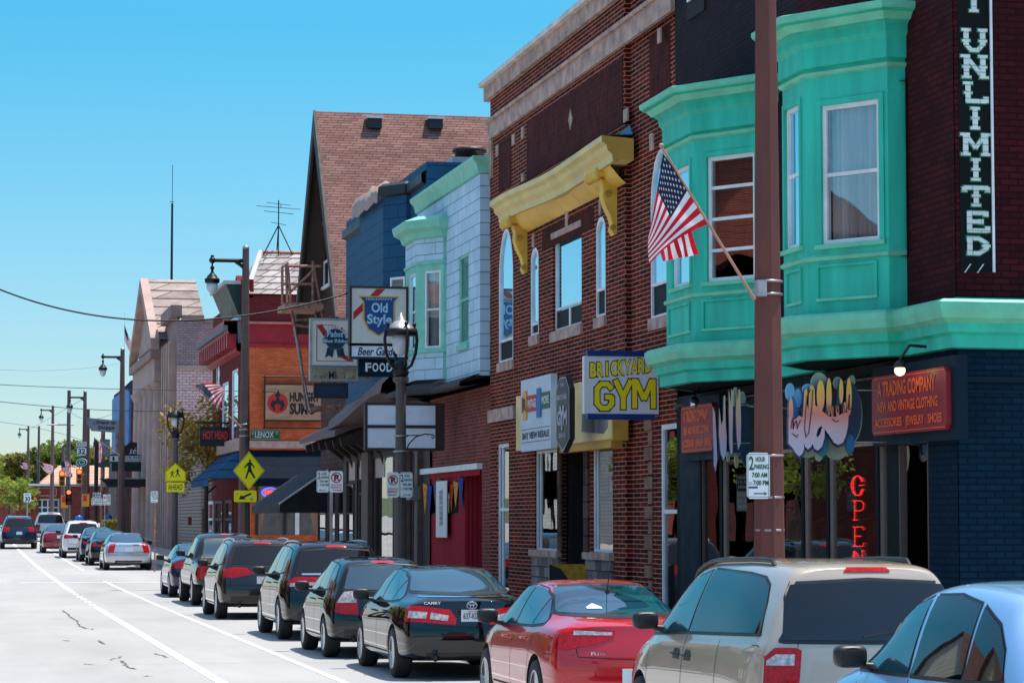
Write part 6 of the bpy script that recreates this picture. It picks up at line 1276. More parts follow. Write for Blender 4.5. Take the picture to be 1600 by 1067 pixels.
def b5():
    Y = 102.0; root = thing('corner_tavern', (XF, Y, 0), 'orange and red brick corner building with a grey tiled turret roof', 'building'); f = CX(Y); S = S0; y1 = onX(332, 600, XF)[0]
    OB = brickmat('orange_brick', lin(222, 112, 68), lin(198, 94, 58), lin(170, 86, 60), .24, .08, .008, var=.18); MB_ = brickmat('maroon_brick', lin(128, 48, 50), lin(112, 42, 45), lin(90, 34, 38), .24, .08, .008, var=.15); RP = pmat('red_gloss_paint', lin(160, 22, 34), .5, 0, .15, 2)
    z = lambda y_: f.z(400, y_); m = MB(); X1 = 26
    wall(m, f, XF, X1, 0, z(700), [], OB); wall(m, f, XF, X1, z(700), z(542), [], OB); wall(m, f, XF, X1, z(542), z(505), [], RP); wall(m, f, XF, X1, z(505), z(461), [], MB_)
    ws = [HR(S, 337, 343, 560, 640), HR(S, 347, 357, 600, 690), HR(S, 362, 372, 520+60, 700)]
    wall(m, S, -y1, -Y, 0, z(461), ws, MB_, .1); mass(m, XF, X1, Y, y1, 0, z(461), MB_, near=False); m.build('wall', root)
    for h in ws: window(root, S, h, WHITEF, GSKY, -.05, .1, (.5,), (), STONE, name='sash_window')
    m = MB(); m.fb(f, XF-.02, X1, z(505)-.03, z(505)+.06, 0, .12, pmat('pink_cap', lin(200, 120, 110), .6)); m.fb(f, XF-.02, X1, z(542), z(542)+.12, 0, .08, RP); m.fb(f, XF, X1, z(700), z(689), 0, .15, STONE); m.build('band', root)
    # dentil cornice on the street side
    zc = S.z(378, 505); m = MB(); m.sweep([(XF, Y), (XF, y1)], [(0, zc-1.2), (.25, zc-1.1), (.3, zc-.6), (.6, zc-.35), (.75, zc-.1), (.75, zc+.05), (0, zc+.1)], RP); m.fb(S, -y1, -Y, zc-.34, zc-.12, .6, .78, pmat('grey_cornice_band', lin(110, 95, 105), .6)); m.build('cornice', root)
    m = MB()
    for i in range(14): u = lerp(-y1+.3, -Y-.3, i/13); m.fb(S, u-.18, u+.18, zc-1.0, zc-.45, .25, .62, RP)
    m.build('dentil', root, split=True)
    # curved parapet gable and green bay cornice
    zt = S.z(370, 438); u0, u1 = -y1+3.5, -Y; m = MB(); zb = z(461); pts = [(u0, zb-.1), (u1, zb-.1), (u1, zb+.6), (u1-.8, zb+.7), (u1-1.6, zt-.3), (u1-2.6, zt+.2), (u1-3.6, zt-.3), (u1-4.6, zb+.7), (u0, zb+.4)]; m.poly(S, pts, -.4, .02, MB_); m.build('parapet_gable', root)
    GN = pmat('dark_green_paint', lin(28, 60, 58), .5); m = MB(); ua, ub = S.u(331, .6), S.u(352, .6); zz = S.z(352, 445, .6); m.hexa([S.p(ua, zz-1.2, .1), S.p(ub, zz-1.2, .1), S.p(ub, zz-1.2, 0), S.p(ua, zz-1.2, 0), S.p(ua, zz, .6), S.p(ub, zz, .6), S.p(ub, zz, 0), S.p(ua, zz, 0)], GN); m.fb(S, ua-.1, ub+.1, zz+.001, zz+.14, -.2, .7, pmat('pale_coping', lin(200, 190, 185), .6)); m.build('green_cornice', root)
    m = MB(); m.fb(S, ua+.3, ub, zz-2.3, zz-1.201, 0, .12, WHITEF); m.fb(S, ua+.5, ub-.2, zz-2.15, zz-1.35, .12, .13, GSKY); m.build('oriel_window', root)
    # turret roof
    TR = brickmat('grey_slate_roof', lin(176, 166, 162), lin(140, 130, 128), lin(80, 74, 76), .5, .3, .03, off=.5, var=.25, bump=1); p0 = f.uz(388, 459); p1 = f.uz(470, 459); a = f.uz(421, 395); b = f.uz(466, 397)
    A0 = Vector((XF+.1, Y-.12, p0[1])); A1 = Vector((XF+9, Y-.12, p0[1])); T0 = Vector((a[0], Y+3.2, onY(421, 395, Y+3.2)[1])); T1 = Vector((XF+7, Y+3.2, T0.z)); D0 = Vector((XF+.1, Y+7, p0[1])); D1 = Vector((XF+9, Y+7, p0[1]))
    m = MB(); m.add([A0, A1, T1, T0, D0, D1], [(0, 1, 2, 3), (4, 0, 3), (1, 5, 2), (5, 4, 3, 2)], TR); m.build('turret_roof', root); m = MB(); m.tube([A0, T0], .12, pmat('pale_ridge', lin(190, 185, 185), .6), 8); m.tube([T0, T1], .10, RUST, 8); m.build('ridge_cap', root)
    # TV antenna
    q = Vector((onY(435, 390, Y+3)[0], Y+3, T0.z)); t = thing('tv_antenna', q, 'thin rooftop television antenna on a tripod above the turret', 'antenna'); m = MB(); top = onY(435, 313, Y+3)[1]
    for dx, dy in ((-.7, 0), (.7, .1), (.0, .7)): m.tube([q+Vector((dx, dy, -.3)), q+Vector((0, 0, 1.1))], .025, INK, 5)
    m.build('tripod', t); m = MB(); m.tube([q+Vector((0, 0, -.2)), Vector((q.x, q.y, top))], .025, INK, 5); m.build('mast', t); m = MB()
    for k, (zz, l) in enumerate(((.1, .5), (.25, .9), (.45, .6), (.9, .3))): m.tube([Vector((q.x-l, q.y, top-zz)), Vector((q.x+l, q.y, top-zz-.1))], .012, INK, 4)
    m.tube([Vector((q.x, q.y-.8, top-.25)), Vector((q.x+.2, q.y+.9, top-.2))], .015, INK, 4); m.build('elements', t)
    # ground floor: window with curtains, awnings
    gl = pmat('shop_window_back', lin(100, 98, 92), .6, 0, .2); m = MB(); a, b = f.u(402), f.u(505); zt2, zb2 = z(754), z(835); m.fb(f, a, b, zb2, zt2, 0, .03, gl); sw = m.build('shop_window', root)
    m = MB()
    for px, w_ in ((402, .1), (446, .12), (465, .16), (505, .12)): m.fb(f, f.u(px)-w_/2, f.u(px)+w_/2, zb2, zt2, .03, .12, INK if px != 465 else WHITEF)
    m.build('mullion', sw); CT = pmat('tan_drape', lin(150, 118, 100), .9, 0, .2, 6, streak=.1)
    for px0, px1, sgn in ((401, 432, 1), (499, 468, -1)):
        u0, u1 = f.u(px0), f.u(px1); m = MB(); vs = []; n = 16
        for i in range(n+1):
            t_ = i/n; zz = lerp(zt2, zb2, t_); wv = lerp(1, .22, t_**.7); vs += [f.p(u0, zz, .05), f.p(lerp(u0, u1, wv*.5), zz, .09), f.p(lerp(u0, u1, wv), zz, .05)]
        m.add(vs, [(3*i+j, 3*i+1+j, 3*i+4+j, 3*i+3+j) for i in range(n) for j in (0, 1)], CT, True); m.build('drape', sw)
    NV = brickmat('navy_awning_canvas', (.003, .010, .022), (.003, .009, .02), (.002, .006, .012), .9, .5, .02, var=.12); m = MB(); A = lambda x, y, zz: Vector((x, y, zz)); za, zb3 = z(703), z(754)+.15
    m.add([A(XF, Y-.05, za), A(X1-9, Y-.05, za), A(X1-9, Y-1.2, zb3), A(XF, Y-1.2, zb3), A(X1-9, Y-1.2, zb3-.3), A(XF, Y-1.2, zb3-.3)], [(0, 3, 2, 1), (3, 5, 4, 2)], NV); t = thing('fabric_awning', (XF+2, Y-.6, zb3), 'dark navy fabric awning along the side wall facing the cross street', 'awning'); m.build('canvas', t)
    m = MB(); NB2 = brickmat('blue_awning_canvas', lin(40, 84, 120), lin(34, 76, 112), lin(22, 50, 80), 9, .35, .03, var=.15); za, zb4 = S.z(376, 705), S.z(376, 748); m.add([A(XF-.05, Y+.2, za), A(XF-.05, Y+7.5, za), A(XF-1.3, Y+7.5, zb4), A(XF-1.3, Y+.2, zb4), A(XF-1.3, Y+7.5, zb4-.28), A(XF-1.3, Y+.2, zb4-.28)], [(0, 1, 2, 3), (3, 2, 4, 5)], NB2); m.add([A(XF-.05, Y+.2, za), A(XF-1.3, Y+.2, zb4), A(XF-.05, Y+.2, zb4)], [(0, 1, 2)], NB2)
    t = thing('fabric_awning', (XF-.6, Y+3, zb4), 'bright blue fabric awning over the street door of the corner tavern', 'awning'); m.build('canvas', t)
    m = MB(); m.fb(S, -y1, -Y, za+.02, za+.5, 0, .2, STONE); m.build('stone_band', root)
    for k, (pl, pr) in enumerate(((328, 336), (339, 350), (355, 365))): window(root, S, (S.u(pl), S.u(pr), .3, 2.9), BRW2 if k else WHITEF, GSHOP, .02, .12, (.7,), (), None, name='shop_window')
    # open sign, sumo sign, led sign
    t = thing('neon_sign', f.p(f.u(422), z(770)), 'small oval open sign in blue and red in the corner tavern window', 'neon sign'); m = MB(); cx, cz, d = f.u(422), f.z(422, 769), .14; NBL = pmat('blue_neon', (.05, .12, 1), .4, 0, 0, emit=1.2); NR = MATS['red_neon']
    m.tube([f.p(cx+.30*cos(i*pi/12), cz+.17*sin(i*pi/12), d) for i in range(25)], .035, NBL, 6, caps=False); m.build('neon_ring', t); m = MB(); m.text(f, 'OPEN', cx-.2, cx+.2, cz-.08, cz+.08, d, NR, .02); m.build('lettering', t)
    t = thing('hanging_sign', f.p(f.u(450), z(655)), 'brown hanging sign with a red circle and black letters on the orange brick wall', 'sign'); a, b, c, e = f.u(414), f.u(500), f.z(450, 656), f.z(450, 602); m = MB(); WD = pmat('tan_sign_wood', lin(175, 135, 105), .6, 0, .2, 2, streak=6); m.fb(f, a, b, c, e, .15, .22, WD); m.build('panel', t)
    m = MB(); [m.tube([f.p(u, z_, .2) for u, z_ in q], .035, INK, 6) for q in ([(a-.03, c-.35), (a-.03, e+.35), ], [(a-.1, e+.32), (b, e+.32)], [(a-.1, c-.32), (b, c-.32)], [(a, e+.03), (b, e+.03)], [(a, c-.03), (b, c-.03)])]; m.build('frame', t, split=True)
    m = MB(); cx, cz, r_ = f.u(433), f.z(433, 630), .40; m.poly(f, [(cx+r_*cos(i*pi/14), cz+r_*sin(i*pi/14)) for i in range(28)], .22, .23, MATS['sign_red'] if 'sign_red' in MATS else RP); m.build('disc', t); m = MB()
    m.poly(f, [(cx+.3*x, cz+.33*y_) for x, y_ in ((-.25, -.9), (-.55, -.85), (-.95, -.2), (-.7, .35), (-.3, .25), (-.15, .6), (.15, .6), (.3, .25), (.7, .35), (.95, -.2), (.55, -.85), (.25, -.9), (.45, -.3), (0, -.05), (-.45, -.3))], .23, .238, INK); m.poly(f, [(cx-.07, cz+.22), (cx+.07, cz+.22), (cx+.1, cz+.32), (cx+.02, cz+.5), (cx-.1, cz+.32)], .23, .238, INK); m.build('figure_mark', t)
    m = MB(); m.text(f, 'HUNGRY', f.u(451.5), f.u(499), f.z(455, 628), f.z(455, 613), .22, INK, .05); m.text(f, 'SUMO', f.u(451.5), f.u(492), f.z(455, 648), f.z(455, 630), .22, INK, .05); m.build('lettering', t)
    y2 = 107; f2 = CX(y2); a, b, c, e = f2.u(313), f2.u(361), f2.z(337, 697), f2.z(337, 667); t = thing('led_sign', f2.p((a+b)/2, c), 'black sign box with red dot-matrix letters on a horizontal bracket', 'sign'); m = MB(); m.fb(f2, a, b, c, e, -.15, 0, INK); m.build('panel', t); m = MB(); DL = pmat('dim_red_led', (.5, .02, .02), .5, 0, 0, emit=.08); m.text(f2, 'HOT HEAD', a+.12, b-.12, c+.28, e-.16, 0, DL, .02); m.build('lettering', t)
    m = MB(); m.tube([f2.p(f2.u(305), e+.18, -.07), f2.p(XF+.05, e+.18, -.07)], .035, INK, 6); m.build('bracket', t)
    # red lantern signs in the window beyond the parking sign
    fL = CX(99); 
    for px, nm in ((490, 'red paper lantern left in the row above the parked cars'), (508, 'red paper lantern nearer the parking sign')):
        u = fL.u(px); zz = fL.z(px, 775); t = thing('paper_lantern', fL.p(u, zz), nm, 'lantern'); m = MB(); RLN = pmat('red_lantern', lin(210, 70, 40), .6); m.lathe(fL.p(u, zz-.35), [(.08, 0), (.2, .06), (.25, .2), (.26, .4), (.25, .55), (.2, .68), (.08, .74)], RLN, 14); m.build('shade', t); m = MB(); m.tube([fL.p(u, zz+.38), fL.p(u, zz+1.2)], .01, INK, 4); m.build('cord', t)
# ------------------------------------------------------------------ far part of the row
def V3(x, y, z): return Vector((x, y, z))
def temple():
    Y0, Y1 = 133.0, 161.0; S = S0; f = CX(Y0); root = thing('bank_building', (XF, Y0, rise(Y0)), 'pale stone classical building with fluted columns and a pitched portico roof', 'building')
    PS = pmat('pinkish_stone', lin(150, 120, 112), .85, 0, .15, 1, .3, 20); PS2 = pmat('light_stone', lin(178, 150, 140), .85, 0, .15, 1); PB = brickmat('pale_painted_brick', lin(165, 140, 142), lin(150, 122, 126), lin(115, 92, 95), .3, .12, .012, var=.2); PW = brickmat('pale_lower_brick', lin(225, 195, 190), lin(205, 170, 165), lin(170, 130, 128), .35, .14, .02, var=.2)
    zs = S.z(240, 528); zt = f.z(290, 500); m = MB(); wall(m, S, -Y1, -Y0, 0, zs, [], PS); wall(m, f, XF, 26, 0, zt, [], PB); mass(m, XF, 26, Y0, Y1, 0, zs, PS, near=False); m.build('wall', root)
    m = MB(); zl = f.z(300, 578); m.fb(f, XF, 26, 0, zl, 0, .25, PW); m.build('lower_wall', root); m = MB(); m.fb(f, XF, 26, zl, zl+.2, 0, .35, PS2); m.build('ledge', root); m = MB(); m.fb(f, f.u(284), f.u(318), zt, zt+.25, -.6, .1, PS); m.fb(f, f.u(318)+.001, 26, zt-.1, zt+.05, -.6, .08, PS); m.build('coping', root, split=True)  # lower wall in a paler brick colour than the wall above
    # attic block
    m = MB(); za = f.z(275, 476); m.box(XF-.3, f.u(284), Y0+.2, Y0+7, zs, za, PS); m.build('attic_block', root)
    # portico roof
    X = 10.2; yr_, yn, yf = 147.5, 139.0, 156.0; zr = onX(220, 438, X)[1]; ze = onX(240, 528, X)[1]; GR_ = brickmat('grey_tin_roof', lin(165, 150, 142), lin(132, 116, 110), lin(84, 72, 68), 4, .55, .05, off=.3, var=.3)
    x1 = XF+2.2; m = MB(); m.quad(V3(X, yn, ze), V3(x1, yn, ze), V3(x1, yr_, zr), V3(X, yr_, zr), GR_); m.quad(V3(x1, yf, ze), V3(X, yf, ze), V3(X, yr_, zr), V3(x1, yr_, zr), GR_); m.quad(V3(x1, yn, ze-.1), V3(X, yn, ze-.1), V3(X, yr_, zr-.5), V3(x1, yr_, zr-.5), PS); m.add([V3(x1, yn, ze), V3(x1, yr_, zr), V3(x1, yf, ze)], [(0, 2, 1)], PS); m.build('roof', root)
    m = MB(); m.add([V3(X+.35, yn+.3, ze-.1), V3(X+.35, yf-.3, ze-.1), V3(X+.35, yr_, zr-.5)], [(1, 0, 2)], PS2)
    for a, b in (((yn-.2, ze), (yr_, zr)), ((yf+.2, ze), (yr_, zr))): m.hexa([V3(X-.1, a[0], a[1]-.55), V3(X+.35, a[0], a[1]-.55), V3(X+.35, b[0], b[1]-.6), V3(X-.1, b[0], b[1]-.6), V3(X-.1, a[0], a[1]+.05), V3(X+.35, a[0], a[1]+.05), V3(X+.35, b[0], b[1]+.05), V3(X-.1, b[0], b[1]+.05)], PS2)
    m.build('pediment', root, recalc=True)
    m = MB(); m.fb(ST(X), -yf-.2, -yn+.2, ze-1.0, ze-.56, -1, .1, PS); m.fb(ST(X), -yf, -yn, ze-2.2, ze-1.0, -1, -.12, PS2); m.build('entablature', root, split=True)
    for i in range(5):
        y = lerp(yn+.9, yf-.9, i/4); m = MB(); z0 = rise(y); m.lathe((X+.55, y, 0), [(.62, z0), (.62, z0+.4), (.5, z0+.5), (.48, z0+4), (.42, ze-2.7), (.6, ze-2.3), (.6, ze-2.2)], PS2, 18, smooth=False); m.build('column', root)
    for i in range(4): y = lerp(134, 138.4, i/3); m = MB(); m.fb(S, -y-.3, -y+.3, 0, zs-1.2, 0, .35, PS2); m.build('pilaster', root)
    # small clapboard annex in front
    r2 = thing('annex_building', (XF, 118, 0), 'low beige clapboard building between the bushy tree and the stone bank', 'building'); CB = brickmat('beige_clapboard', lin(150, 138, 132), lin(146, 134, 128), lin(80, 72, 68), 6, .16, .018, off=0, var=.1); m = MB(); y0 = 119.5; fa = CX(y0); za = fa.z(300, 690)
    m.box(XF+.02, 22, y0, 132.5, 0, za, CB); m.build('wall', r2); m = MB(); m.fb(fa, fa.u(318), fa.u(329), .2, 2.6, 0, .06, MATS['dark_red_door']); m.build('door', r2); m = MB(); m.fb(fa, fa.u(295), fa.u(301), fa.z(300, 820), fa.z(300, 808), 0, .15, MATS['dark_red_door']); m.build('mailbox', r2)
    # radio mast
    q = onY(268, 445, 170); t = thing('radio_mast', (q[0], 170, q[1]-2), 'tall thin dark radio mast rising behind the portico roof', 'mast'); m = MB(); zt_ = onY(267, 258, 170)[1]; m.tube([V3(q[0], 170, q[1]-6), V3(q[0], 170, zt_-2.5)], [.10, .07], INK, 8); m.build('pole', t); m = MB(); m.tube([V3(q[0], 170, zt_-2.5), V3(q[0], 170, zt_)], .02, INK, 5); m.tube([V3(q[0]-.15, 170, zt_-2.4), V3(q[0]+.15, 170, zt_-2.4)], .02, INK, 5); m.build('whip', t)
def far_row():
    # brick building with a blue corner strip
    S = S0; Y0, Y1 = 168, 186; f = CX(Y0); z0 = rise(Y0); root = thing('brick_building', (XF, Y0, z0), 'old brick building with a bright blue painted front beyond the stone bank', 'building'); m = MB(); OBK = brickmat('old_brick', lin(120, 72, 64), lin(95, 56, 52), lin(80, 56, 52), .3, .1, .01, var=.3); zt = f.z(212, 597)
    m.box(XF, 26, Y0, Y1, 0, zt, OBK); m.build('wall', root); m = MB(); BLU = pmat('bright_blue_front', lin(50, 120, 180), .6, 0, .3, 1.5); wallz = f.z(200, 700)
    m.fb(S, -Y1, -Y0-.0, wallz, zt-.3, .0, .12, BLU); m.build('painted_front', root); m = MB(); m.fb(S, -Y1, -Y0, 0, wallz-.01, 0, .3, BRWN); m.build('shopfront', root); m = MB(); m.poly(f, [(XF-.5, zt-.4), (XF, zt+.1), (XF+1.2, zt+.3), (XF+1.2, zt), (XF, zt-.6)], 0, .3, pmat('dark_cornice', lin(40, 50, 70), .6)); m.build('cornice', root)
    # canopies and hanging boards over the pavement
    y = 150; f = CX(y); t = thing('projecting_sign', f.p(f.u(210), f.z(210, 725)), 'long white board with black letters projecting over the pavement above a dark band', 'sign'); a, b, c, e = f.u(174), f.u(246), f.z(210, 721), f.z(210, 712); m = MB(); m.fb(f, a, b, c, e, -.2, 0, PLATE); m.build('panel', t); m = MB(); m.fb(f, a-.05, b+.05, e+.001, e+.06, -.22, .02, INK); m.fb(f, a-.05, b+.05, c-.06, c-.001, -.22, .02, INK); m.build('frame', t, split=True)
    m = MB(); m.text(f, 'I', a+.1, a+.22, c+.05, e-.05, 0, INK, .03); m.text(f, 'THE PARKER', a+.75, b-.5, (c+e)/2+.0, e-.04, 0, INK, .02); m.text(f, 'INSURANCE SERVICES', a+.75, b-.5, c+.04, (c+e)/2-.02, 0, INK, .01); m.text(f, 'R', b-.38, b-.12, c+.05, e-.05, 0, INK, .03); m.build('lettering', t)
    m = MB(); m.fb(f, f.u(176), b+.0, c-.55, c-.07, -.25, -.02, pmat('dark_green_board', lin(24, 34, 34), .6)); m.build('lower_board', t)
    y = 146; f = CX(y); t = thing('flat_canopy', f.p(f.u(200), f.z(200, 750)), 'black flat canopy with a pale top edge reaching over the pavement', 'canopy'); m = MB(); m.box(f.u(168), XF, y, y+5, f.z(200, 760), f.z(200, 748), pmat('black_canopy', lin(16, 20, 22), .6)); m.build('slab', t); m = MB(); m.box(f.u(168), XF, y-.02, y+5, f.z(200, 748)+.002, f.z(200, 746.5), LGST); m.build('edge', t); m = MB(); m.poly(f, [(f.u(158), f.z(158, 747)), (f.u(168)-.01, f.z(158, 748)), (f.u(168)-.01, f.z(158, 757))], -1, 0, MATS['black_canopy']); m.build('point', t)
    y = 152; f = CX(y); t = thing('script_board', f.p(f.u(212), f.z(212, 712)), 'dark awning board with a white handwritten word above the long white board', 'sign'); m = MB(); m.poly(f, [(f.u(190), f.z(200, 711)), (f.u(226), f.z(200, 711)), (f.u(222), f.z(200, 692)), (f.u(205), f.z(200, 690)), (f.u(196), f.z(200, 697))], -.2, 0, pmat('dark_plum_board', lin(40, 28, 34), .7)); m.build('panel', t); m = MB(); m.text(f, 'sé', f.u(203), f.u(214), f.z(205, 709), f.z(205, 699), 0, WHITEF, .0, shear=.3); m.build('lettering', t)
    # angular grey shop sign on a post
    y = 176; f = CX(y); t = thing('shop_sign', f.p(f.u(160), rise(y)), 'large grey angular sign on posts with black rounded lettering in two lines', 'sign'); P = lambda x, yy: f.uz(x, yy); GB = pmat('grey_board_sign', lin(150, 150, 152), .6, 0, .1); m = MB(); m.poly(f, [P(131, 652), P(186, 657), P(186, 676), P(143, 673)], -.25, 0, GB); m.build('panel', t)
    m = MB(); m.text(f, 'Shape up', P(150, 660)[0], P(181, 660)[0], P(150, 664)[1], P(150, 656.5)[1], 0, INK, .03); m.text(f, 'Shoppe', P(153, 660)[0], P(179, 660)[0], P(150, 672.5)[1], P(150, 664.5)[1], 0, INK, .03); m.text(f, 'the', P(145, 660)[0], P(149, 660)[0], P(150, 663)[1], P(150, 659)[1], 0, INK, .0); m.build('lettering', t)
    m = MB(); m.tube([V3(P(161, 700)[0], y+.2, rise(y)), V3(P(161, 700)[0], y+.2, P(161, 672)[1])], .16, RUST, 6); m.tube([V3(P(184, 700)[0], y+.2, rise(y)), V3(P(184, 700)[0], y+.2, P(161, 676)[1])], .16, RUST, 6); m.build('post', t, split=True)
    a, b = P(156, 710)[0], P(172, 686)[0]; m = MB(); m.fb(f, a, b, P(160, 712)[1], P(160, 686)[1], -.1, .02, pmat('grey_small_board', lin(130, 135, 135), .6, 0, .3, 2)); m.build('lower_panel', t); m = MB(); m.fb(f, P(151, 0+700)[0], P(172, 700)[0], P(160, 730)[1], P(160, 721)[1], -.1, .02, pmat('teal_board', lin(60, 90, 92), .6, 0, .2)); m.build('lower_panel', t)
    m = MB(); m.text(f, 'SALES', a+.1, b-.1, P(160, 696)[1], P(160, 690)[1], .02, LGST, .02); m.text(f, 'RENTALS', a+.1, b-.1, P(160, 706)[1], P(160, 700)[1], .02, LGST, .02); m.build('small_lettering', t)
    # red brick building closing the street with a white coping and a hipped roof behind
    y = 262; f = CX(y); root = thing('brick_building', f.p(f.u(100), rise(y)-1), 'low red brick building with a white coping closing the far end of the street', 'building'); a, b = f.u(28), f.u(222); z1, z0 = f.z(100, 759), rise(y)-2; FBR = brickmat('far_red_brick', lin(150, 70, 62), lin(132, 58, 54), lin(120, 70, 64), .4, .15, .01, var=.15); m = MB()
    hs = [(f.u(59), f.u(95), z0+1, f.z(80, 779)), (f.u(147), f.u(176), f.z(150, 792), f.z(150, 781))]; wall(m, f, a, b, z0, z1, [hs[0]], FBR, .4); m.quad((a, y, z0), (a, y, z1), (a, y+25, z1), (a, y+25, z0), FBR); m.quad((a, y, z1-.1), (b, y, z1-.1), (b, y+25, z1-.1), (a, y+25, z1-.1), ROOFT); m.build('wall', root)
    window(root, f, hs[0], WHITEF, darkglass('far_window_glass', (.06, .08, .08), 1.6, .05), -.2, .15, (.75,), (.25, .5, .75), None, name='shop_window')
    m = MB(); m.fb(f, a-.2, b, z1, z1+.22, -.4, .25, PLATE); m.build('coping', root); m = MB(); k = .14
    for q in ((f.u(62), f.u(90), f.z(75, 774.5)-.05, f.z(75, 774.5)+k*.6), (f.u(62), f.u(90), f.z(75, 763), f.z(75, 763)+k*.6)): m.fb(f, *q, 0, .08, MATS['pink_cap'])
    for px in (62, 90): m.fb(f, f.u(px)-.06, f.u(px)+.06, f.z(75, 774.5)+.09, f.z(75, 763), 0, .08, MATS['pink_cap'])
    m.build('name_panel', root)
    for px in (40, 58, 100, 145, 185): m = MB(); m.fb(f, f.u(px)-.3, f.u(px)+.3, z0, z1-.01, 0, .15, FBR); m.build('pilaster', root)
    y = 290; f = CX(y); root = thing('hip_roof_building', f.p(f.u(130), rise(y)), 'house with a tan hipped roof behind the far red brick building', 'building'); m = MB(); P = lambda x, yy, Y=y: V3(onY(x, yy, Y)[0], Y, onY(x, yy, Y)[1]); TN = brickmat('tan_shingle', lin(196, 156, 134), lin(182, 142, 122), lin(150, 115, 98), .8, .35, .02, var=.12); e0, e1 = P(62, 756), P(235, 756); r0 = P(92, 727, y+9); r1 = P(215, 727, y+9); b0, b1_ = V3(e0.x, y+18, e0.z), V3(e1.x, y+18, e1.z)
    m.add([e0, e1, r1, r0, b0, b1_], [(0, 1, 2, 3), (4, 0, 3), (1, 5, 2), (5, 4, 3, 2)], TN); m.build('roof', root); m = MB(); m.box(e0.x+.5, e1.x-.5, y+.6, y+17, rise(y)-1, e0.z, FBR); m.build('wall', root)
    # brick building at the left edge behind the street
    y = 245; f = CX(y); root = thing('brick_building', f.p(f.u(-20), rise(y)), 'dim red brick wall at the far left behind the small street trees', 'building'); m = MB(); m.box(f.u(-160), f.u(16), y, y+18, rise(y)-2, f.z(10, 762), FBR); m.build('wall', root); m = MB(); m.box(f.u(-160)-.2, f.u(16)+.2, y-.2, y+18, f.z(10, 762)+.002, f.z(10, 760), PLATE); m.build('coping', root)

# ------------------------------------------------------------------ street furniture
PB_ = pmat('rust_brown_pole', lin(104, 56, 48), .7, 0, .18, 3, .4, 50, streak=.4); PK = pmat('dark_grey_pole', lin(88, 76, 74), .6, 0, .15, 3); BK = pmat('black_iron', lin(16, 18, 22), .45, .2, .1); FROST = pmat('frosted_globe', (.62, .66, .70), .25, 0, .1, 6)
def pendant(t, c):
    """hanging street lantern: cap, ring, globe"""
    k_ = .5
    m = MB(); m.lathe(c, [(a*k_, b*k_) for a, b in [(.05, .0), (.05, -.25), (.12, -.3), (.12, -.42), (.07, -.5), (.09, -.62), (.17, -.72), (.30, -.86), (.33, -.95), (.45, -1.02), (.46, -1.06), (.44, -1.10), (.44, -1.26), (.40, -1.28), (.26, -1.28)]], BK, 16); h = m.build('lantern_cap', t)
    m = MB(); m.lathe(c, [(a*k_, b*k_) for a, b in [(.34, -1.28), (.34, -1.5), (.28, -1.7), (.15, -1.9), (0, -1.96)]], FROST, 16); m.build('globe', h)
def tall_pole(px, top, X=8.5, arm=True, label='', H=None, base_py=None, rad=.19):
    Y = onX(px, 700, X)[0]; z0 = rise(Y); zt = onX(px, top, X)[1] if top is not None else 10.2
    t = thing('street_lamp', (X, Y, z0), label, 'street lamp', 'tall brown street lamps along the kerb'); m = MB(); n = 8
    m.tube([V3(X, Y, z0-.05), V3(X, Y, z0+.5), V3(X, Y, z0+.52), V3(X, Y, z0+zt*.5), V3(X, Y, zt)], [rad*1.25, rad*1.2, rad, rad*.76, rad*.52], PB_ if px > 1000 else pmat('brown_pole', lin(98, 76, 72), .7, 0, .15), n, smooth=False); m.build('pole', t)
    m = MB(); m.ball(V3(X, Y, zt), rad*.55, LGST, 10, 6); m.build('finial', t)
    if arm:
        L_ = 1.0; ze = zt-.38; m = MB(); m.tube([V3(X, Y, ze-.28), V3(X-.12, Y, ze-.15), V3(X-.3, Y, ze-.03)], .06, BK, 6); m.tube([V3(X, Y, ze), V3(X-L_, Y, ze)], .06, BK, 8); m.build('arm', t)
        m = MB(); m.ball(V3(X-L_, Y, ze), .10, BK, 10, 8); m.tube([V3(X-L_, Y, ze), V3(X-L_, Y, ze+.15)], .05, BK, 8); m.build('arm_end', t); pendant(t, V3(X-L_, Y, ze-.05))
    return t, X, Y
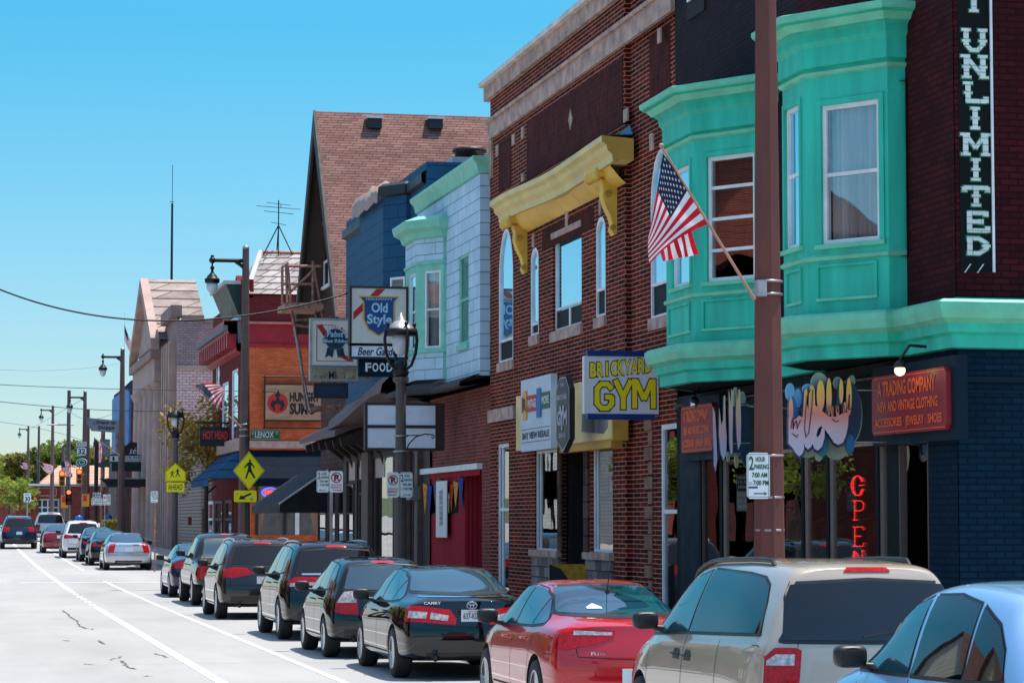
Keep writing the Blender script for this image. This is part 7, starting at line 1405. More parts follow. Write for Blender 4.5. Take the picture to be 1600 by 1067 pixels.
def acorn_post(px, top, X, label):
    Y = onX(px, 700, X)[0]; z0 = rise(Y); zt = onX(px, top, X)[1]; t = thing('lamp_post', (X, Y, z0), label, 'lamp post', 'ornate lantern posts on the pavement'); m = MB(); h = 1.15; zp = zt-h
    m.lathe((X, Y, 0), [(.2, z0), (.2, z0+.5), (.13, z0+.6), (.125, z0+1), (.10, zp-.25), (.16, zp-.2), (.16, zp-.12)], PK if px > 400 else pmat('brown_grey_pole', lin(96, 84, 84), .6), 12, smooth=False); m.build('post', t)
    m = MB(); m.lathe((X, Y, zp), [(.13, -.12), (.17, -.02), (.10, .06), (.14, .14), (.08, .2)], BK, 12)
    m.build('collar', t)
    for a in (0, pi/2, pi, 3*pi/2):
        ca, sa = cos(a+.2), sin(a+.2); m = MB(); pts = [(.06, .0), (.22, .12), (.31, .35), (.34, .6), (.32, .8), (.26, .88)]
        m.tube([V3(X+ca*r_, Y+sa*r_, zp+z) for r_, z in pts], .032, BK, 6); m.ball(V3(X+ca*.28, Y+sa*.28, zp+.92), .045, BK, 8, 6); m.build('cage_arm', t)
    m = MB(); m.lathe((X, Y, zp), [(.30, .72), (.32, .76), (.30, .80), (.24, .88), (.12, .98), (.07, 1.0), (.07, 1.06), (.03, 1.08), (.02, h)], LGST if px > 400 else BK, 16); m.build('lantern_cap', t); m = MB(); m.lathe((X, Y, zp), [(.315, .70), (.325, .70), (.325, .83), (.315, .83)], BK, 16); m.build('ring', t)
    m = MB(); m.lathe((X, Y, zp), [(.0, .30), (.10, .34), (.16, .45), (.18, .58), (.17, .72)], FROST, 14); m.build('globe', t)
    return t, X, Y
def flag(pole_a, pole_b, ctrl, label, Y, nx=30, ny=26, group='american flags on poles along the street', fold=.08, seed=0, stars=True, polemat=None):
    """pole_a: foot pixel, pole_b: tip pixel; ctrl: 4 rows (from hoist to fly) x 4 pixels (from canton edge to bottom edge)"""
    f = CX(Y); P = lambda p, d=0: f.p(*f.uz(p[0], p[1], d), d); a, b = P(pole_a, -.0), P(pole_b)
    t = thing('flag', a, label, 'flag', group); m = MB(); m.tube([a, b], [.018, .012], polemat or pmat('wooden_flagpole', lin(172, 126, 106), .5), 8); m.build('flagpole', t); m = MB(); m.ball(b, .028, MATS['wooden_flagpole'], 10, 8); m.build('finial', t)
    def bez(p, s):
        k = (1-s)**3, 3*s*(1-s)**2, 3*s*s*(1-s), s**3; return tuple(sum(k[i]*p[i][c] for i in range(4)) for c in (0, 1))
    def at(s, v, off=0):
        rows = [bez(r_, v) for r_ in ctrl]; p = bez(rows, s); d = fold*sin(s*7+v*3+seed)*min(1, s*3)+fold*.5*sin(v*9+seed)*s
        return P(p, d+off)
    FR, FW, FB_ = clothmat('flag_red', (.72, .012, .035)), clothmat('flag_white', (.88, .88, .88)), clothmat('flag_blue', (.02, .025, .07))
    m = MB()
    for i in range(nx):
        for j in range(ny):
            s0, s1, v0, v1 = i/nx, (i+1)/nx, j/ny, (j+1)/ny; mat = FB_ if (s0 < .4 and v0 < 7/13-.001) else (FR if int(v0*13+1e-6) % 2 == 0 else FW)
            m.add([at(s0, v0), at(s1, v0), at(s1, v1), at(s0, v1)], [(0, 1, 2, 3)], mat, True)
    me = m.build('cloth', t); bm = bmesh.new(); bm.from_mesh(me.data); bmesh.ops.remove_doubles(bm, verts=bm.verts, dist=1e-5); bm.to_mesh(bm_ := me.data); bm.free()
    if stars:
        m = MB(); r1 = .027
        for i in range(9):
            for j in range(11):
                if (i+j) % 2: continue
                s, v = .4*(j+1)/12, 7/13*(i+1)/10
                for sd in (.006, -.006):
                    pts = []
                    for k in range(10): rr = (r1 if k % 2 == 0 else r1*.45); an = pi*k/5; pts.append(at(s+rr*cos(an)*.62, v+rr*sin(an), sd))
                    m.add([at(s, v, sd)]+pts, [(0, 1+k, 1+(k+1) % 10) for k in range(10)], FW)
        m.build('stars', me)
    return t
SGW = pmat('sign_white', (.86, .88, .88), .35, 0, .05); SGG = pmat('sign_dark_green', lin(10, 90, 70), .45, 0, 0); SGR = pmat('sign_print_red', lin(180, 30, 50), .45, 0, 0); SGY = pmat('sign_yellow', (.98, .86, .0), .4, 0, .04); SGK = INK; GRNS = pmat('street_sign_green', lin(12, 110, 62), .4, 0, .05)
def rr(a, b, c, e, r): return [(a+r, c), (b-r, c), (b, c+r), (b, e-r), (b-r, e), (a+r, e), (a, e-r), (a, c+r)]
def plate_(m, f, a, b, c, e, d, mat, r=.03, th=.008): m.poly(f, rr(a, b, c, e, r), d-th, d, mat, LGST)
def two_hour(t, f, a, b, c, e, d, arrow=-1, small=True):
    W_, H = b-a, e-c; U = lambda v: a+W_*v; Z = lambda v: c+H*v; m = MB(); plate_(m, f, a, b, c, e, d, SGW); m.build('panel', t); m = MB()
    for q in ((.05, .95, .035, .045), (.05, .95, .955, .965), (.04, .06, .05, .95), (.94, .96, .05, .95)): m.fb(f, U(q[0]), U(q[1]), Z(q[2]), Z(q[3]), d, d+.003, SGG)
    m.text(f, '2', U(.09), U(.30), Z(.62), Z(.92), d, SGG, .02); m.text(f, 'HOUR', U(.38), U(.80), Z(.80), Z(.91), d, SGG, .03); m.text(f, 'PARKING', U(.32), U(.94), Z(.64), Z(.75), d, SGG, .03); m.text(f, '7:00 AM', U(.22), U(.88), Z(.46), Z(.57), d, SGG, .03); m.text(f, 'TO', U(.08), U(.22), Z(.30), Z(.36), d, SGG, .0); m.text(f, '7:00 PM', U(.27), U(.93), Z(.29), Z(.40), d, SGG, .03)
    m.fb(f, U(.3), U(.75), Z(.10), Z(.125), d, d+.003, SGG); k = .3 if arrow < 0 else .75; m.poly(f, [(U(k+.13*arrow), Z(.1125)), (U(k), Z(.15)), (U(k), Z(.075))], d, d+.003, SGG); m.build('lettering', t)
def no_park(t, f, a, b, c, e, d, arrow=1):
    W_, H = b-a, e-c; U = lambda v: a+W_*v; Z = lambda v: c+H*v; m = MB(); plate_(m, f, a, b, c, e, d, SGW); m.build('panel', t); cx, cz, r_ = U(.5), Z(.69), W_*.40
    m = MB(); m.text(f, 'P', cx-r_*.4, cx+r_*.45, cz-r_*.6, cz+r_*.6, d, SGK, .05); m.build('lettering', t); m = MB(); n = 24; vs = [f.p(cx+k*r_*cos(2*pi*i/n), cz+k*r_*sin(2*pi*i/n), d+.008) for i in range(n) for k in (1, .82)]; m.add(vs, [(2*i, 2*((i+1) % n), 2*((i+1) % n)+1, 2*i+1) for i in range(n)], SGR)
    w_ = r_*.09; q = .62*r_; m.poly(f, [(cx-q-w_, cz+q-w_), (cx-q+w_, cz+q+w_), (cx+q+w_, cz-q+w_), (cx+q-w_, cz-q-w_)], d+.006, d+.010, SGR)
    m.text(f, 'SNOW ZONE', U(.1), U(.9), Z(.30), Z(.38), d, SGR, .01); m.text(f, 'EMERGENCY', U(.1), U(.9), Z(.19), Z(.27), d, SGR, .01); m.fb(f, U(.25), U(.8), Z(.09), Z(.12), d, d+.003, SGR); k = .8 if arrow > 0 else .25; m.poly(f, [(U(k+.13*arrow), Z(.105)), (U(k), Z(.15)), (U(k), Z(.06))], d, d+.003, SGR); m.build('symbol', t)
def walker(m, f, cx, cz, s, d, mat, flip=1):
    P = lambda pts: [(cx+flip*x*s, cz+z*s) for x, z in pts]
    m.poly(f, [(cx+flip*(.02*s)+.085*s*cos(i*pi/6), cz+.86*s+.085*s*sin(i*pi/6)) for i in range(12)], d, d+.004, mat)
    m.poly(f, P([(-.06, .76), (.08, .76), (.16, .68), (.30, .50), (.36, .34), (.30, .31), (.22, .46), (.12, .56), (.10, .30), (.20, .05), (.42, -.36), (.32, -.42), (.08, -.06), (-.02, .08), (-.10, -.12), (-.22, -.42), (-.33, -.40), (-.20, -.02), (-.12, .30), (-.10, .50), (-.22, .44), (-.36, .30), (-.42, .35), (-.28, .54), (-.14, .70)]), d, d+.004, mat)
def furniture():
    t, X, Y = tall_pole(1201, None, 8.55, True, 'thick rusty brown street lamp pole nearest the camera, its lantern above the frame', rad=.185)
    # steel bands and flag bracket on it
    m = MB()
    for py in (440, 460, 779-2, 828, 712): z = onX(1201, py, X)[1]; m.lathe((X, Y, z), [(.155, -.012), (.165, -.012), (.165, .012), (.155, .012)], LGST, 16)
    m.build('steel_band', t, split=True); fr = CX(Y-.2); a, b = fr.u(1184), fr.u(1198); m = MB(); m.fb(fr, a, b, fr.z(1190, 463), fr.z(1190, 438), -.1, .03, LGST); m.build('flag_bracket', t)
    f = CX(Y-.17); t = thing('parking_sign', f.p(f.u(1184), f.z(1184, 779)), 'white and green two-hour parking sign strapped to the thick brown pole', 'road sign'); a, b, c, e = f.u(1166), f.u(1202), f.z(1184, 779), f.z(1184, 707); two_hour(t, f, a, b, c, e, .0, 1)
    m = MB(); m.fb(f, a+.02, a+.12, c+.11, c+.13, 0, .004, pmat('blue_sticker', lin(60, 70, 140), .5)); m.build('sticker', t)
    flag((1179, 468), (1033, 228), [[(1036, 240), (1060, 272), (1084, 310), (1108, 350)], [(1029, 283), (1043, 318), (1058, 346), (1078, 362)], [(1021, 335), (1027, 362), (1034, 382), (1046, 376)], [(1013, 368), (1012, 384), (1012, 398), (1015, 413)]], 'large american flag hanging from a wooden pole on the nearest brown street lamp', Y-.35, 44, 39, fold=.03)
    fl = bpy.data.objects['flag']; f = CX(Y-.30); m = MB(); n = 9
    for i in range(n):
        for j in range(6):
            def q_(a, b):
                x = lerp(lerp(1030, 1078, a), lerp(1034, 1090, a), b); y = lerp(lerp(388, 352, a), lerp(409, 398, a), b); return f.p(*f.uz(x, y), .05*sin(a*12+b*2)*b)
            m.add([q_(i/n, j/6), q_((i+1)/n, j/6), q_((i+1)/n, (j+1)/6), q_(i/n, (j+1)/6)], [(0, 1, 2, 3)], MATS['flag_red'] if i % 2 == 0 else MATS['flag_white'], True)
    m.build('folded_cloth', fl)
    t, X, Y = tall_pole(382, 390, 8.5, True, 'tall brown street lamp with a hanging lantern, carrying the yellow crossing signs')
    LX, LY = X, Y
    m = MB()
    for py in (663, 671, 681): z = onX(382, py, X)[1]; m.lathe((X, Y, z), [(.15, -.02), (.165, -.02), (.165, .02), (.15, .02)], LGST, 14)
    m.build('steel_band', t, split=True)
    f = CX(Y-.22); P = lambda x, y: f.uz(x, y); c0 = P(389, 735); s = .48
    t = thing('crossing_sign', f.p(c0[0], c0[1]-s), 'yellow diamond sign with a walking figure on the tall brown lamp pole', 'road sign'); m = MB(); dm = lambda k: [(c0[0], c0[1]-k), (c0[0]+k*.82, c0[1]), (c0[0], c0[1]+k), (c0[0]-k*.82, c0[1])]
    k = .575; m.poly(f, dm(k), -.01, 0, SGY, LGST); m.build('panel', t); m = MB(); o = dm(k*.955); i_ = dm(k*.925); m.add([f.p(*q, .003) for q in o]+[f.p(*q, .003) for q in i_], [(j, (j+1) % 4, 4+(j+1) % 4, 4+j) for j in range(4)], SGK); m.build('border', t); m = MB(); walker(m, f, c0[0]+.02, c0[1]-.06, .42, 0, SGK, 1); m.build('figure_symbol', t)
    a, b, c, e = P(365.5, 783)[0], P(401, 783)[0], P(380, 784)[1], P(380, 766)[1]; t = thing('arrow_sign', f.p(a, c), 'small yellow arrow plate with stickers below the yellow diamond sign', 'road sign'); m = MB(); plate_(m, f, a, b, c, e, 0, SGY); m.build('panel', t); m = MB(); U = lambda v: lerp(a, b, v); Z = lambda v: lerp(c, e, v)
    m.poly(f, [(U(.22), Z(.22)), (U(.30), Z(.62)), (U(.38), Z(.50)), (U(.72), Z(.80)), (U(.78), Z(.66)), (U(.46), Z(.38)), (U(.54), Z(.24))], 0, .004, SGK); m.build('arrow_symbol', t); m = MB(); m.fb(f, U(.10), U(.19), Z(.6), Z(.75), 0, .003, LGST); m.fb(f, U(.72), U(.84), Z(.15), Z(.38), 0, .003, LGST); m.build('sticker', t, split=True)
    a, b, c, e = P(392, 680)[0], P(437, 680)[0], P(410, 687), P(410, 671); t = thing('street_name_sign', f.p(a, c[1]), 'green street name sign with white letters on the tall brown lamp pole', 'road sign'); m = MB(); plate_(m, f, a, b, c[1], e[1], 0, GRNS); m.build('panel', t); m = MB(); H = e[1]-c[1]; m.text(f, 'LENOX', lerp(a, b, .14), lerp(a, b, .80), c[1]+H*.2, c[1]+H*.82, 0, WHITEF, .025); m.text(f, 'S', a+.035, a+.085, c[1]+H*.5, c[1]+H*.78, 0, WHITEF, .0); m.text(f, 'ST', b-.12, b-.035, c[1]+H*.5, c[1]+H*.78, 0, WHITEF, .0); m.fb(f, a+.02, b-.02, e[1]-.035, e[1]-.025, 0, .003, WHITEF); m.fb(f, a+.02, b-.02, c[1]+.025, c[1]+.035, 0, .003, WHITEF); m.build('lettering', t)
    flag((378, 668), (303, 601), [[(304, 603), (318, 616), (331, 629), (343, 640)], [(312, 598), (325, 610), (335, 622), (344, 636)], [(328, 598), (335, 608), (341, 615), (347, 625)], [(342, 600), (348, 605), (352, 610), (352, 614)]], 'american flag blown sideways on the second tall lamp pole by the corner tavern', Y-.3, fold=.05, seed=2, stars=True)
    t, X, Y = acorn_post(626, 489, 8.6, 'ornate black lantern on a brown post in front of the blank white sign')
    # hanging-basket bracket with parking signs
    m = MB(); f = CX(Y-.1); P = lambda x, y: f.uz(x, y); m.tube([f.p(*P(630, 680)), f.p(*P(660, 680))], .012, BK, 6); m.tube([f.p(*P(*q)) for q in ((635, 702), (640, 692), (650, 682), (664, 678), (676, 679), (679, 682), (677, 685), (674, 682))], .014, BK, 6); m.build('basket_bracket', t)
    m = MB()
    for py in (681, 705): z = onX(626, py, X)[1]; m.lathe((X, Y, z), [(.13, -.015), (.15, -.015), (.15, .015), (.13, .015)], LGST, 14)
    m.build('steel_band', t, split=True)
    f = CX(Y-.2); P = lambda x, y: f.uz(x, y); t = thing('parking_sign', f.p(P(624, 777)[0], P(624, 777)[1]), 'pair of parking signs on the ornate post, the no-parking half on the left', 'road sign'); z0, z1 = P(624, 777)[1], P(624, 737.5)[1]; no_park(t, f, P(604.5, 0+700)[0], P(624, 700)[0]-.004, z0, z1, 0, -1); two_hour(t, f, P(624, 700)[0]+.004, P(645, 700)[0], z0, z1, 0, 1)
    f = CX(55.5); P = lambda x, y: f.uz(x, y); t = thing('parking_sign', (P(517, 800)[0], 55.6, 0), 'pair of parking signs on a thin steel post, the two-hour half on the left', 'road sign'); z0, z1 = P(517, 769)[1], P(517, 735.5)[1]; two_hour(t, f, P(495, 700)[0], P(515, 700)[0]-.004, z0, z1, 0, -1); no_park(t, f, P(515, 700)[0]+.004, P(536, 700)[0], z0, z1, 0, 1); m = MB(); x = P(518, 800)[0]; m.fb(f, x-.03, x+.03, 0, z1-.05, -.06, -.012, LGST); m.build('post', t)
    t, X, Y = acorn_post(274, 635, 8.7, 'ornate black lantern on a brown post near the stone bank, with the school sign')
    f = CX(Y-.25); P = lambda x, y: f.uz(x, y); t = thing('school_sign', f.p(*P(274, 752)), 'yellow five-sided school crossing sign with two walking children', 'road sign'); pts = [(258, 752), (290.5, 752), (290.5, 737), (274, 723), (258, 737)]; m = MB(); m.poly(f, [P(*q) for q in pts], -.012, 0, SGY, LGST); m.build('panel', t)
    m = MB(); o = [P(*q) for q in pts]; cx, cz = P(274, 740); i2 = [(cx+(x-cx)*.95, cz+(z-cz)*.95) for x, z in o]; i3 = [(cx+(x-cx)*.91, cz+(z-cz)*.91) for x, z in o]; m.add([f.p(*q, .004) for q in i2]+[f.p(*q, .004) for q in i3], [(j, (j+1) % 5, 5+(j+1) % 5, 5+j) for j in range(5)], SGK); m.build('border', t); m = MB(); walker(m, f, P(277.5, 0+740)[0], P(274, 741)[1], .26, 0, SGK, 1); walker(m, f, P(269, 740)[0], P(274, 742.5)[1], .21, 0, SGK, 1); m.build('figure_symbol', t)
    t = thing('ahead_plate', f.p(*P(274, 768)), 'yellow rectangular plate reading ahead below the school sign', 'road sign'); m = MB(); a, b, c, e = P(260, 760)[0], P(288, 760)[0], P(270, 768.5)[1], P(270, 753.5)[1]; plate_(m, f, a, b, c, e, 0, SGY); m.build('panel', t); m = MB(); m.text(f, 'AHEAD', a+.07, b-.07, c+.10, e-.08, 0, SGK, .01); m.build('lettering', t)
    f = CX(100); P = lambda x, y: f.uz(x, y); t = thing('parking_sign', (P(241.5, 800)[0], 100.1, rise(100)), 'small pale green and white parking sign on a thin post beside the silver sedan', 'road sign'); two_hour(t, f, P(236, 700)[0], P(247.5, 700)[0], P(241, 785)[1], P(241, 767)[1], 0, -1); m = MB(); x = P(242.5, 800)[0]; m.fb(f, x-.03, x+.03, rise(100), P(241, 767)[1]-.05, -.06, -.012, RUST); m.build('post', t)
    # farther lamps
    for px, top, lab in ((190, 548, 'third tall brown street lamp, standing beside the stone bank'), (132, 613, 'street lamp pole carrying the white and green route signs'), (82, 635, 'distant street lamp just left of the traffic lights'), (44, 666, 'farthest small street lamp near the left edge')): tall_pole(px, top, 8.5, True, lab, rad=.21)
    t, X, Y = None, 8.4, onX(107, 700, 8.4)[0]; t = thing('utility_pole', (X, Y, rise(Y)), 'dark wooden utility pole behind the route sign pole', 'utility pole'); m = MB(); m.tube([V3(X, Y, rise(Y)), V3(X, Y, onX(107, 611, X)[1])], [.2, .13], pmat('weathered_wood_pole', lin(84, 78, 80), .8), 8); m.build('pole', t); m = MB(); m.tube([V3(X-1.6, Y, onX(107, 664, X)[1]), V3(X+.4, Y, onX(107, 664, X)[1])], .06, LGST, 6); m.build('crossarm', t)
    for px, top in ((60.5, 666), (99, 698), (137, 640)):
        X = 8.9; Y = onX(px, 700, X)[0]; t = thing('utility_pole', (X, Y, rise(Y)), {60.5: 'short far utility pole between two distant lamps', 99: 'short brown pole standing behind the row of flags', 137: 'slim brown pole just right of the route sign'}[px], 'utility pole'); m = MB(); m.tube([V3(X, Y, rise(Y)), V3(X, Y, onX(px, top, X)[1])], [.17, .12], MATS['brown_pole'], 8); m.build('pole', t)
    # thin dark pole with the kerb lane sign
    Yp = 128; f = CX(Yp); P = lambda x, y: f.uz(x, y); t = thing('sign_pole', (P(149, 800)[0], Yp+.2, rise(Yp)), 'dark pole carrying the black and white curb lane sign', 'pole'); m = MB(); x = P(150, 800)[0]; m.tube([V3(x, Yp+.15, rise(Yp)), V3(x, Yp+.15, P(150, 690)[1])], .10, BK, 8); m.build('pole', t); t = thing('lane_sign', f.p(*P(153, 790)), 'black topped white sign about the bicycle lane on a dark pole', 'road sign'); a, b, c, m_, e = P(143, 0+780)[0], P(160, 780)[0], P(150, 789)[1], P(150, 778)[1], P(150, 768)[1]
    m = MB(); m.fb(f, a, b, c, m_, -.02, 0, SGW); m.fb(f, a, b, m_, e, -.02, .002, SGK); m.build('panel', t); m = MB(); m.text(f, 'CURB', a+.05, b-.05, m_+.16, e-.03, .002, SGW, .02); m.text(f, 'LANE', a+.05, b-.05, m_+.03, m_+.14, .002, SGW, .02)
    for i, s_ in enumerate(('BICYCLES', '& PARKING', 'ONLY')): m.text(f, s_, a+.03, b-.03, m_-.12-i*.115, m_-.03-i*.115, 0, SGK, .01)
    m.build('lettering', t)
    t = thing('parking_sign', (P(166, 800)[0], Yp+.1, rise(Yp)), 'small no-parking and two-hour sign pair right of the curb lane sign', 'road sign'); no_park(t, f, P(161, 780)[0], P(166, 780)[0], P(166, 789)[1], P(166, 772)[1], -.03, -1); two_hour(t, f, P(166.2, 780)[0], P(173, 780)[0], P(166, 789)[1], P(166, 772)[1], -.03, 1); m = MB(); x = P(164, 780)[0]; m.tube([V3(x, Yp+.1, rise(Yp)), V3(x, Yp+.1, P(166, 772)[1])], .03, LGST, 6); m.build('post', t)
    # route signs
    f = CX(onX(132, 700, 8.5)[0]-.3); P = lambda x, y: f.uz(x, y); 
    t = thing('route_sign', f.p(*P(127, 712)), 'white plate reading south above the white route 32 shield', 'road sign'); m = MB(); m.fb(f, P(119.5, 0+690)[0], P(135.5, 690)[0], P(127, 697)[1], P(127, 690)[1], -.02, 0, SGW); m.build('panel', t); m = MB(); m.text(f, 'SOUTH', P(120.5, 690)[0], P(134.5, 690)[0], P(127, 696)[1], P(127, 691)[1], 0, SGK, .02); m.build('lettering', t)
    t = thing('route_sign', f.p(*P(127, 722)), 'white route 32 sign between the south plate and the green sign', 'road sign'); m = MB(); plate_(m, f, P(119.5, 690)[0], P(136, 690)[0], P(127, 712)[1], P(127, 698)[1], 0, SGK, .1); plate_(m, f, P(120.3, 690)[0], P(135.2, 690)[0], P(127, 711.5)[1], P(127, 698.7)[1], .006, SGW, .1); m.build('panel', t); m = MB(); m.text(f, '32', P(122, 690)[0], P(133.5, 690)[0], P(127, 709.5)[1], P(127, 700.5)[1], .006, SGK, .03); m.build('lettering', t)
    t = thing('route_sign', f.p(*P(127, 730)), 'green square sign with a white winding emblem below the route 32 sign', 'road sign'); m = MB(); plate_(m, f, P(119, 690)[0], P(136.5, 690)[0], P(127, 729.5)[1], P(127, 713)[1], 0, GRNS, .1); m.build('panel', t); cx, cz = P(127.7, 722); m = MB(); n = 16
    for r0, sx in ((.30, 1.15), (.16, 1.1)): m.tube([f.p(cx+r0*sx*cos(2*pi*i/n), cz+r0*.8*sin(2*pi*i/n), .01) for i in range(n+1)], .025, SGW, 5, caps=False)
    m.build('symbol', t)
    # speed limit
    f = CX(205); P = lambda x, y: f.uz(x, y); t = thing('speed_sign', (P(42, 800)[0], 205, rise(205)), 'small white speed limit sign reading 30 far up the street', 'road sign'); m = MB(); m.fb(f, P(37, 780)[0], P(48.5, 780)[0], P(42, 784)[1], P(42, 770)[1], -.03, 0, SGW); m.build('panel', t); m = MB(); m.text(f, 'SPEED', P(38.5, 780)[0], P(47, 780)[0], P(42, 774)[1], P(42, 771.5)[1], 0, SGK, .0); m.text(f, '30', P(38.7, 780)[0], P(47, 780)[0], P(42, 783)[1], P(42, 775.5)[1], 0, SGK, .03); m.build('lettering', t); m = MB(); x = P(42.5, 800)[0]; m.tube([V3(x, 205.1, rise(205)), V3(x, 205.1, P(42, 784)[1])], .05, LGST, 6); m.build('post', t)
    # small green street signs far away
    for (px0, px1, py0, py1, Y_, lab) in ((101, 113, 740, 745.5, 175, 'tiny green street name sign beside the traffic lights'), (11, 22, 769, 773, 230, 'tiny green street sign at the far left edge')):
        f = CX(Y_); P = lambda x, y: f.uz(x, y); t = thing('street_name_sign', f.p(*P(px0, py1)), lab, 'road sign'); m = MB(); m.fb(f, P(px0, 750)[0], P(px1, 750)[0], P(px0, py1)[1], P(px0, py0)[1], -.03, 0, GRNS); m.build('panel', t); m = MB(); m.text(f, 'RUSSELL' if px0 > 50 else 'OTJEN', P(px0+1, 750)[0], P(px1-1, 750)[0], P(px0, py1-1)[1], P(px0, py0+1)[1], 0, WHITEF, 0); m.build('lettering', t)
        m = MB(); x = P((px0+px1)/2, 750)[0]; m.tube([V3(x, Y_+.06, rise(Y_)), V3(x, Y_+.06, P(px0, py0)[1])], .05, PK, 6); m.build('post', t)
    # traffic lights
    TLY = pmat('signal_yellow', lin(225, 150, 30), .5, 0, .1); RLT = pmat('lit_red_lens', (1, .12, .03), .4, 0, 0, emit=1.6); OFF = pmat('unlit_lens', (.05, .03, .02), .3)
    f = CX(168)
    for (px, py, front, lab) in ((97, 741, TLY, 'yellow traffic light showing red, left of the route sign pole'), (124, 738, TLY, 'yellow traffic light showing red on the route sign pole'), (107.5, 770, BK, 'black traffic light showing red hanging lower between two yellow ones')):
        u, z = f.uz(px, py); t = thing('traffic_light', f.p(u, z-.6), lab, 'traffic light', 'traffic lights at the far crossing'); m = MB(); m.fb(f, u-.19, u+.19, z-.75, z+.22, -.25, 0, front if px != 124 else MATS['signal_yellow']); m.build('housing', t)
        for k in range(3): m = MB(); zz = z+.05-k*.32; m.poly(f, [(u+.13*cos(i*pi/8), zz+.13*sin(i*pi/8)) for i in range(16)], 0, .02, RLT if k == 0 else OFF); m.build('lens', t)
        for k in range(3): m = MB(); zz = z+.05-k*.32; vs = [f.p(u+.15*cos(pi*i/8), zz+.15*sin(pi*i/8), d) for i in range(9) for d in (0, .18)]; m.add(vs, [(2*i, 2*i+1, 2*i+3, 2*i+2) for i in range(8)], BK); m.build('visor', t)
        m = MB(); m.tube([f.p(u, z+.22, -.1), f.p(u, z+.5, -.1), f.p(u+(.9 if px != 124 else .3), z+.5, -.1)], .03, BK, 6); m.build('hanger', t)
    for (px, py, lab) in ((101, 782, 'yellow pedestrian signal box seen from the side'), (134, 780, 'yellow signal box left of the curb lane sign')):
        u, z = f.uz(px, py); t = thing('signal_box', f.p(u, z-.5), lab, 'pedestrian signal'); m = MB(); m.fb(f, u-.22, u+.22, z-.45, z+.35, -.3, 0, TLY); m.build('housing', t); m = MB(); m.fb(f, u-.17, u+.05, z-.1, z+.28, 0, .03, pmat('signal_red_face', lin(200, 60, 50), .5)); m.build('face', t)
    # far flags and the one on the third lamp
    flag((187, 711), (148, 684), [[(147, 684), (150, 687), (154, 689), (158, 692)], [(146, 694), (150, 698), (155, 699), (161, 700)], [(146, 706), (150, 712), (156, 712), (160, 712)], [(147, 716), (150, 722), (154, 724), (158, 722)]], 'american flag hanging limp on the third tall lamp pole', 133.6, 20, 13, seed=1, stars=False)
    for (a, b, ct, lab, Y_) in (((132, 742), (101, 718), [[(96, 722), (97, 721), (103, 719), (108, 722)], [(95, 728), (99, 729), (104, 728), (110, 730)], [(96, 735), (100, 737), (106, 738), (111, 737)], [(98, 742), (102, 744), (107, 744), (112, 743)]], 'small american flag beside the red traffic light', 174), ((84, 730), (55, 718), [[(59, 722), (62, 724), (64, 727), (66, 730)], [(64, 724), (67, 728), (69, 733), (69, 737)], [(72, 722), (74, 730), (75, 735), (75, 742)], [(82, 727), (84, 731), (84, 735), (80, 740)]], 'small american flag streaming over the far lamp pole', 230), ((45, 730), (30, 721), [[(30, 722), (31, 724), (32, 727), (33, 731)], [(34, 722), (35, 726), (36, 729), (36, 733)], [(38, 722), (39, 726), (40, 730), (40, 734)], [(42, 723), (43, 727), (43, 730), (43, 733)]], 'tiny american flag near the far left lamp', 270), ((-12, 768), (-8, 750), [[(-6, 753), (-5, 756), (-5, 759), (-4, 762)], [(-2, 753), (-1, 756), (0, 760), (0, 763)], [(2, 754), (3, 758), (3, 761), (4, 765)], [(6, 756), (7, 759), (7, 762), (7, 764)]], 'tiny american flag cut off by the left edge', 240)):
        flag(a, b, ct, lab, Y_, 10, 13, seed=3, stars=False)
    Yf = 186; f = CX(Yf); P = lambda x, y: f.uz(x, y); q = f.p(*P(194, 600)); 
    flag((194, 620), (194.5, 489), [[(194.5, 506), (194.5, 514), (194.5, 522), (194.5, 530)], [(198, 520), (198, 528), (199, 536), (199, 545)], [(203, 530), (204, 538), (205, 546), (205, 552)], [(208, 540), (210, 548), (211, 554), (211, 560)]], 'american flag on a tall white rooftop flagpole behind the stone bank', Yf, 12, 13, seed=0, stars=False, polemat=PLATE)
    # wires
    WB_ = pmat('black_cable', (.015, .015, .018), .6, 0, 0)
    def wire(pts, lab, r=.012, mat=WB_):
        n = 40; P3 = [V3(onY(x, y, Y)[0], Y, onY(x, y, Y)[1]) for x, y, Y in pts]; out = []
        for i in range(n+1):
            s = i/n*2; k = ((s-1)*(s-2)/2, -s*(s-2), s*(s-1)/2); out.append(P3[0]*k[0]+P3[1]*k[1]+P3[2]*k[2])
        o = MB().tube(out, r, mat, 5).build('overhead_cable'); tag(o, lab, 'cable', 'overhead cables')
    LC = pmat('pale_cable', (.30, .30, .31), .5, 0, 0)
    wire([(-60, 425, 62), (240, 501, 66), (565, 452, 70)], 'thickest overhead cable sagging from upper left to the tavern signs', .022)
    wire([(-60, 572, 100), (95, 578, 140), (200, 565, 180)], 'thin faint cable highest at the left', .010, LC); wire([(-80, 596, 120), (120, 606, 130), (430, 612, 100)], 'black cable passing behind the third lamp pole', .016); wire([(-80, 618, 115), (150, 640, 125), (330, 640, 118)], 'black cable just under the middle one', .016)
    wire([(-80, 652, 190), (40, 665, 190), (135, 690, 190)], 'far cable running down to the right from the left edge', .014); wire([(107, 640, 200), (140, 655, 195), (190, 640, 186)], 'short far cable by the angular grey sign', .014); wire([(44, 672, 250), (80, 652, 210), (132, 622, 178)], 'far cable linking the distant lamp poles', .014)
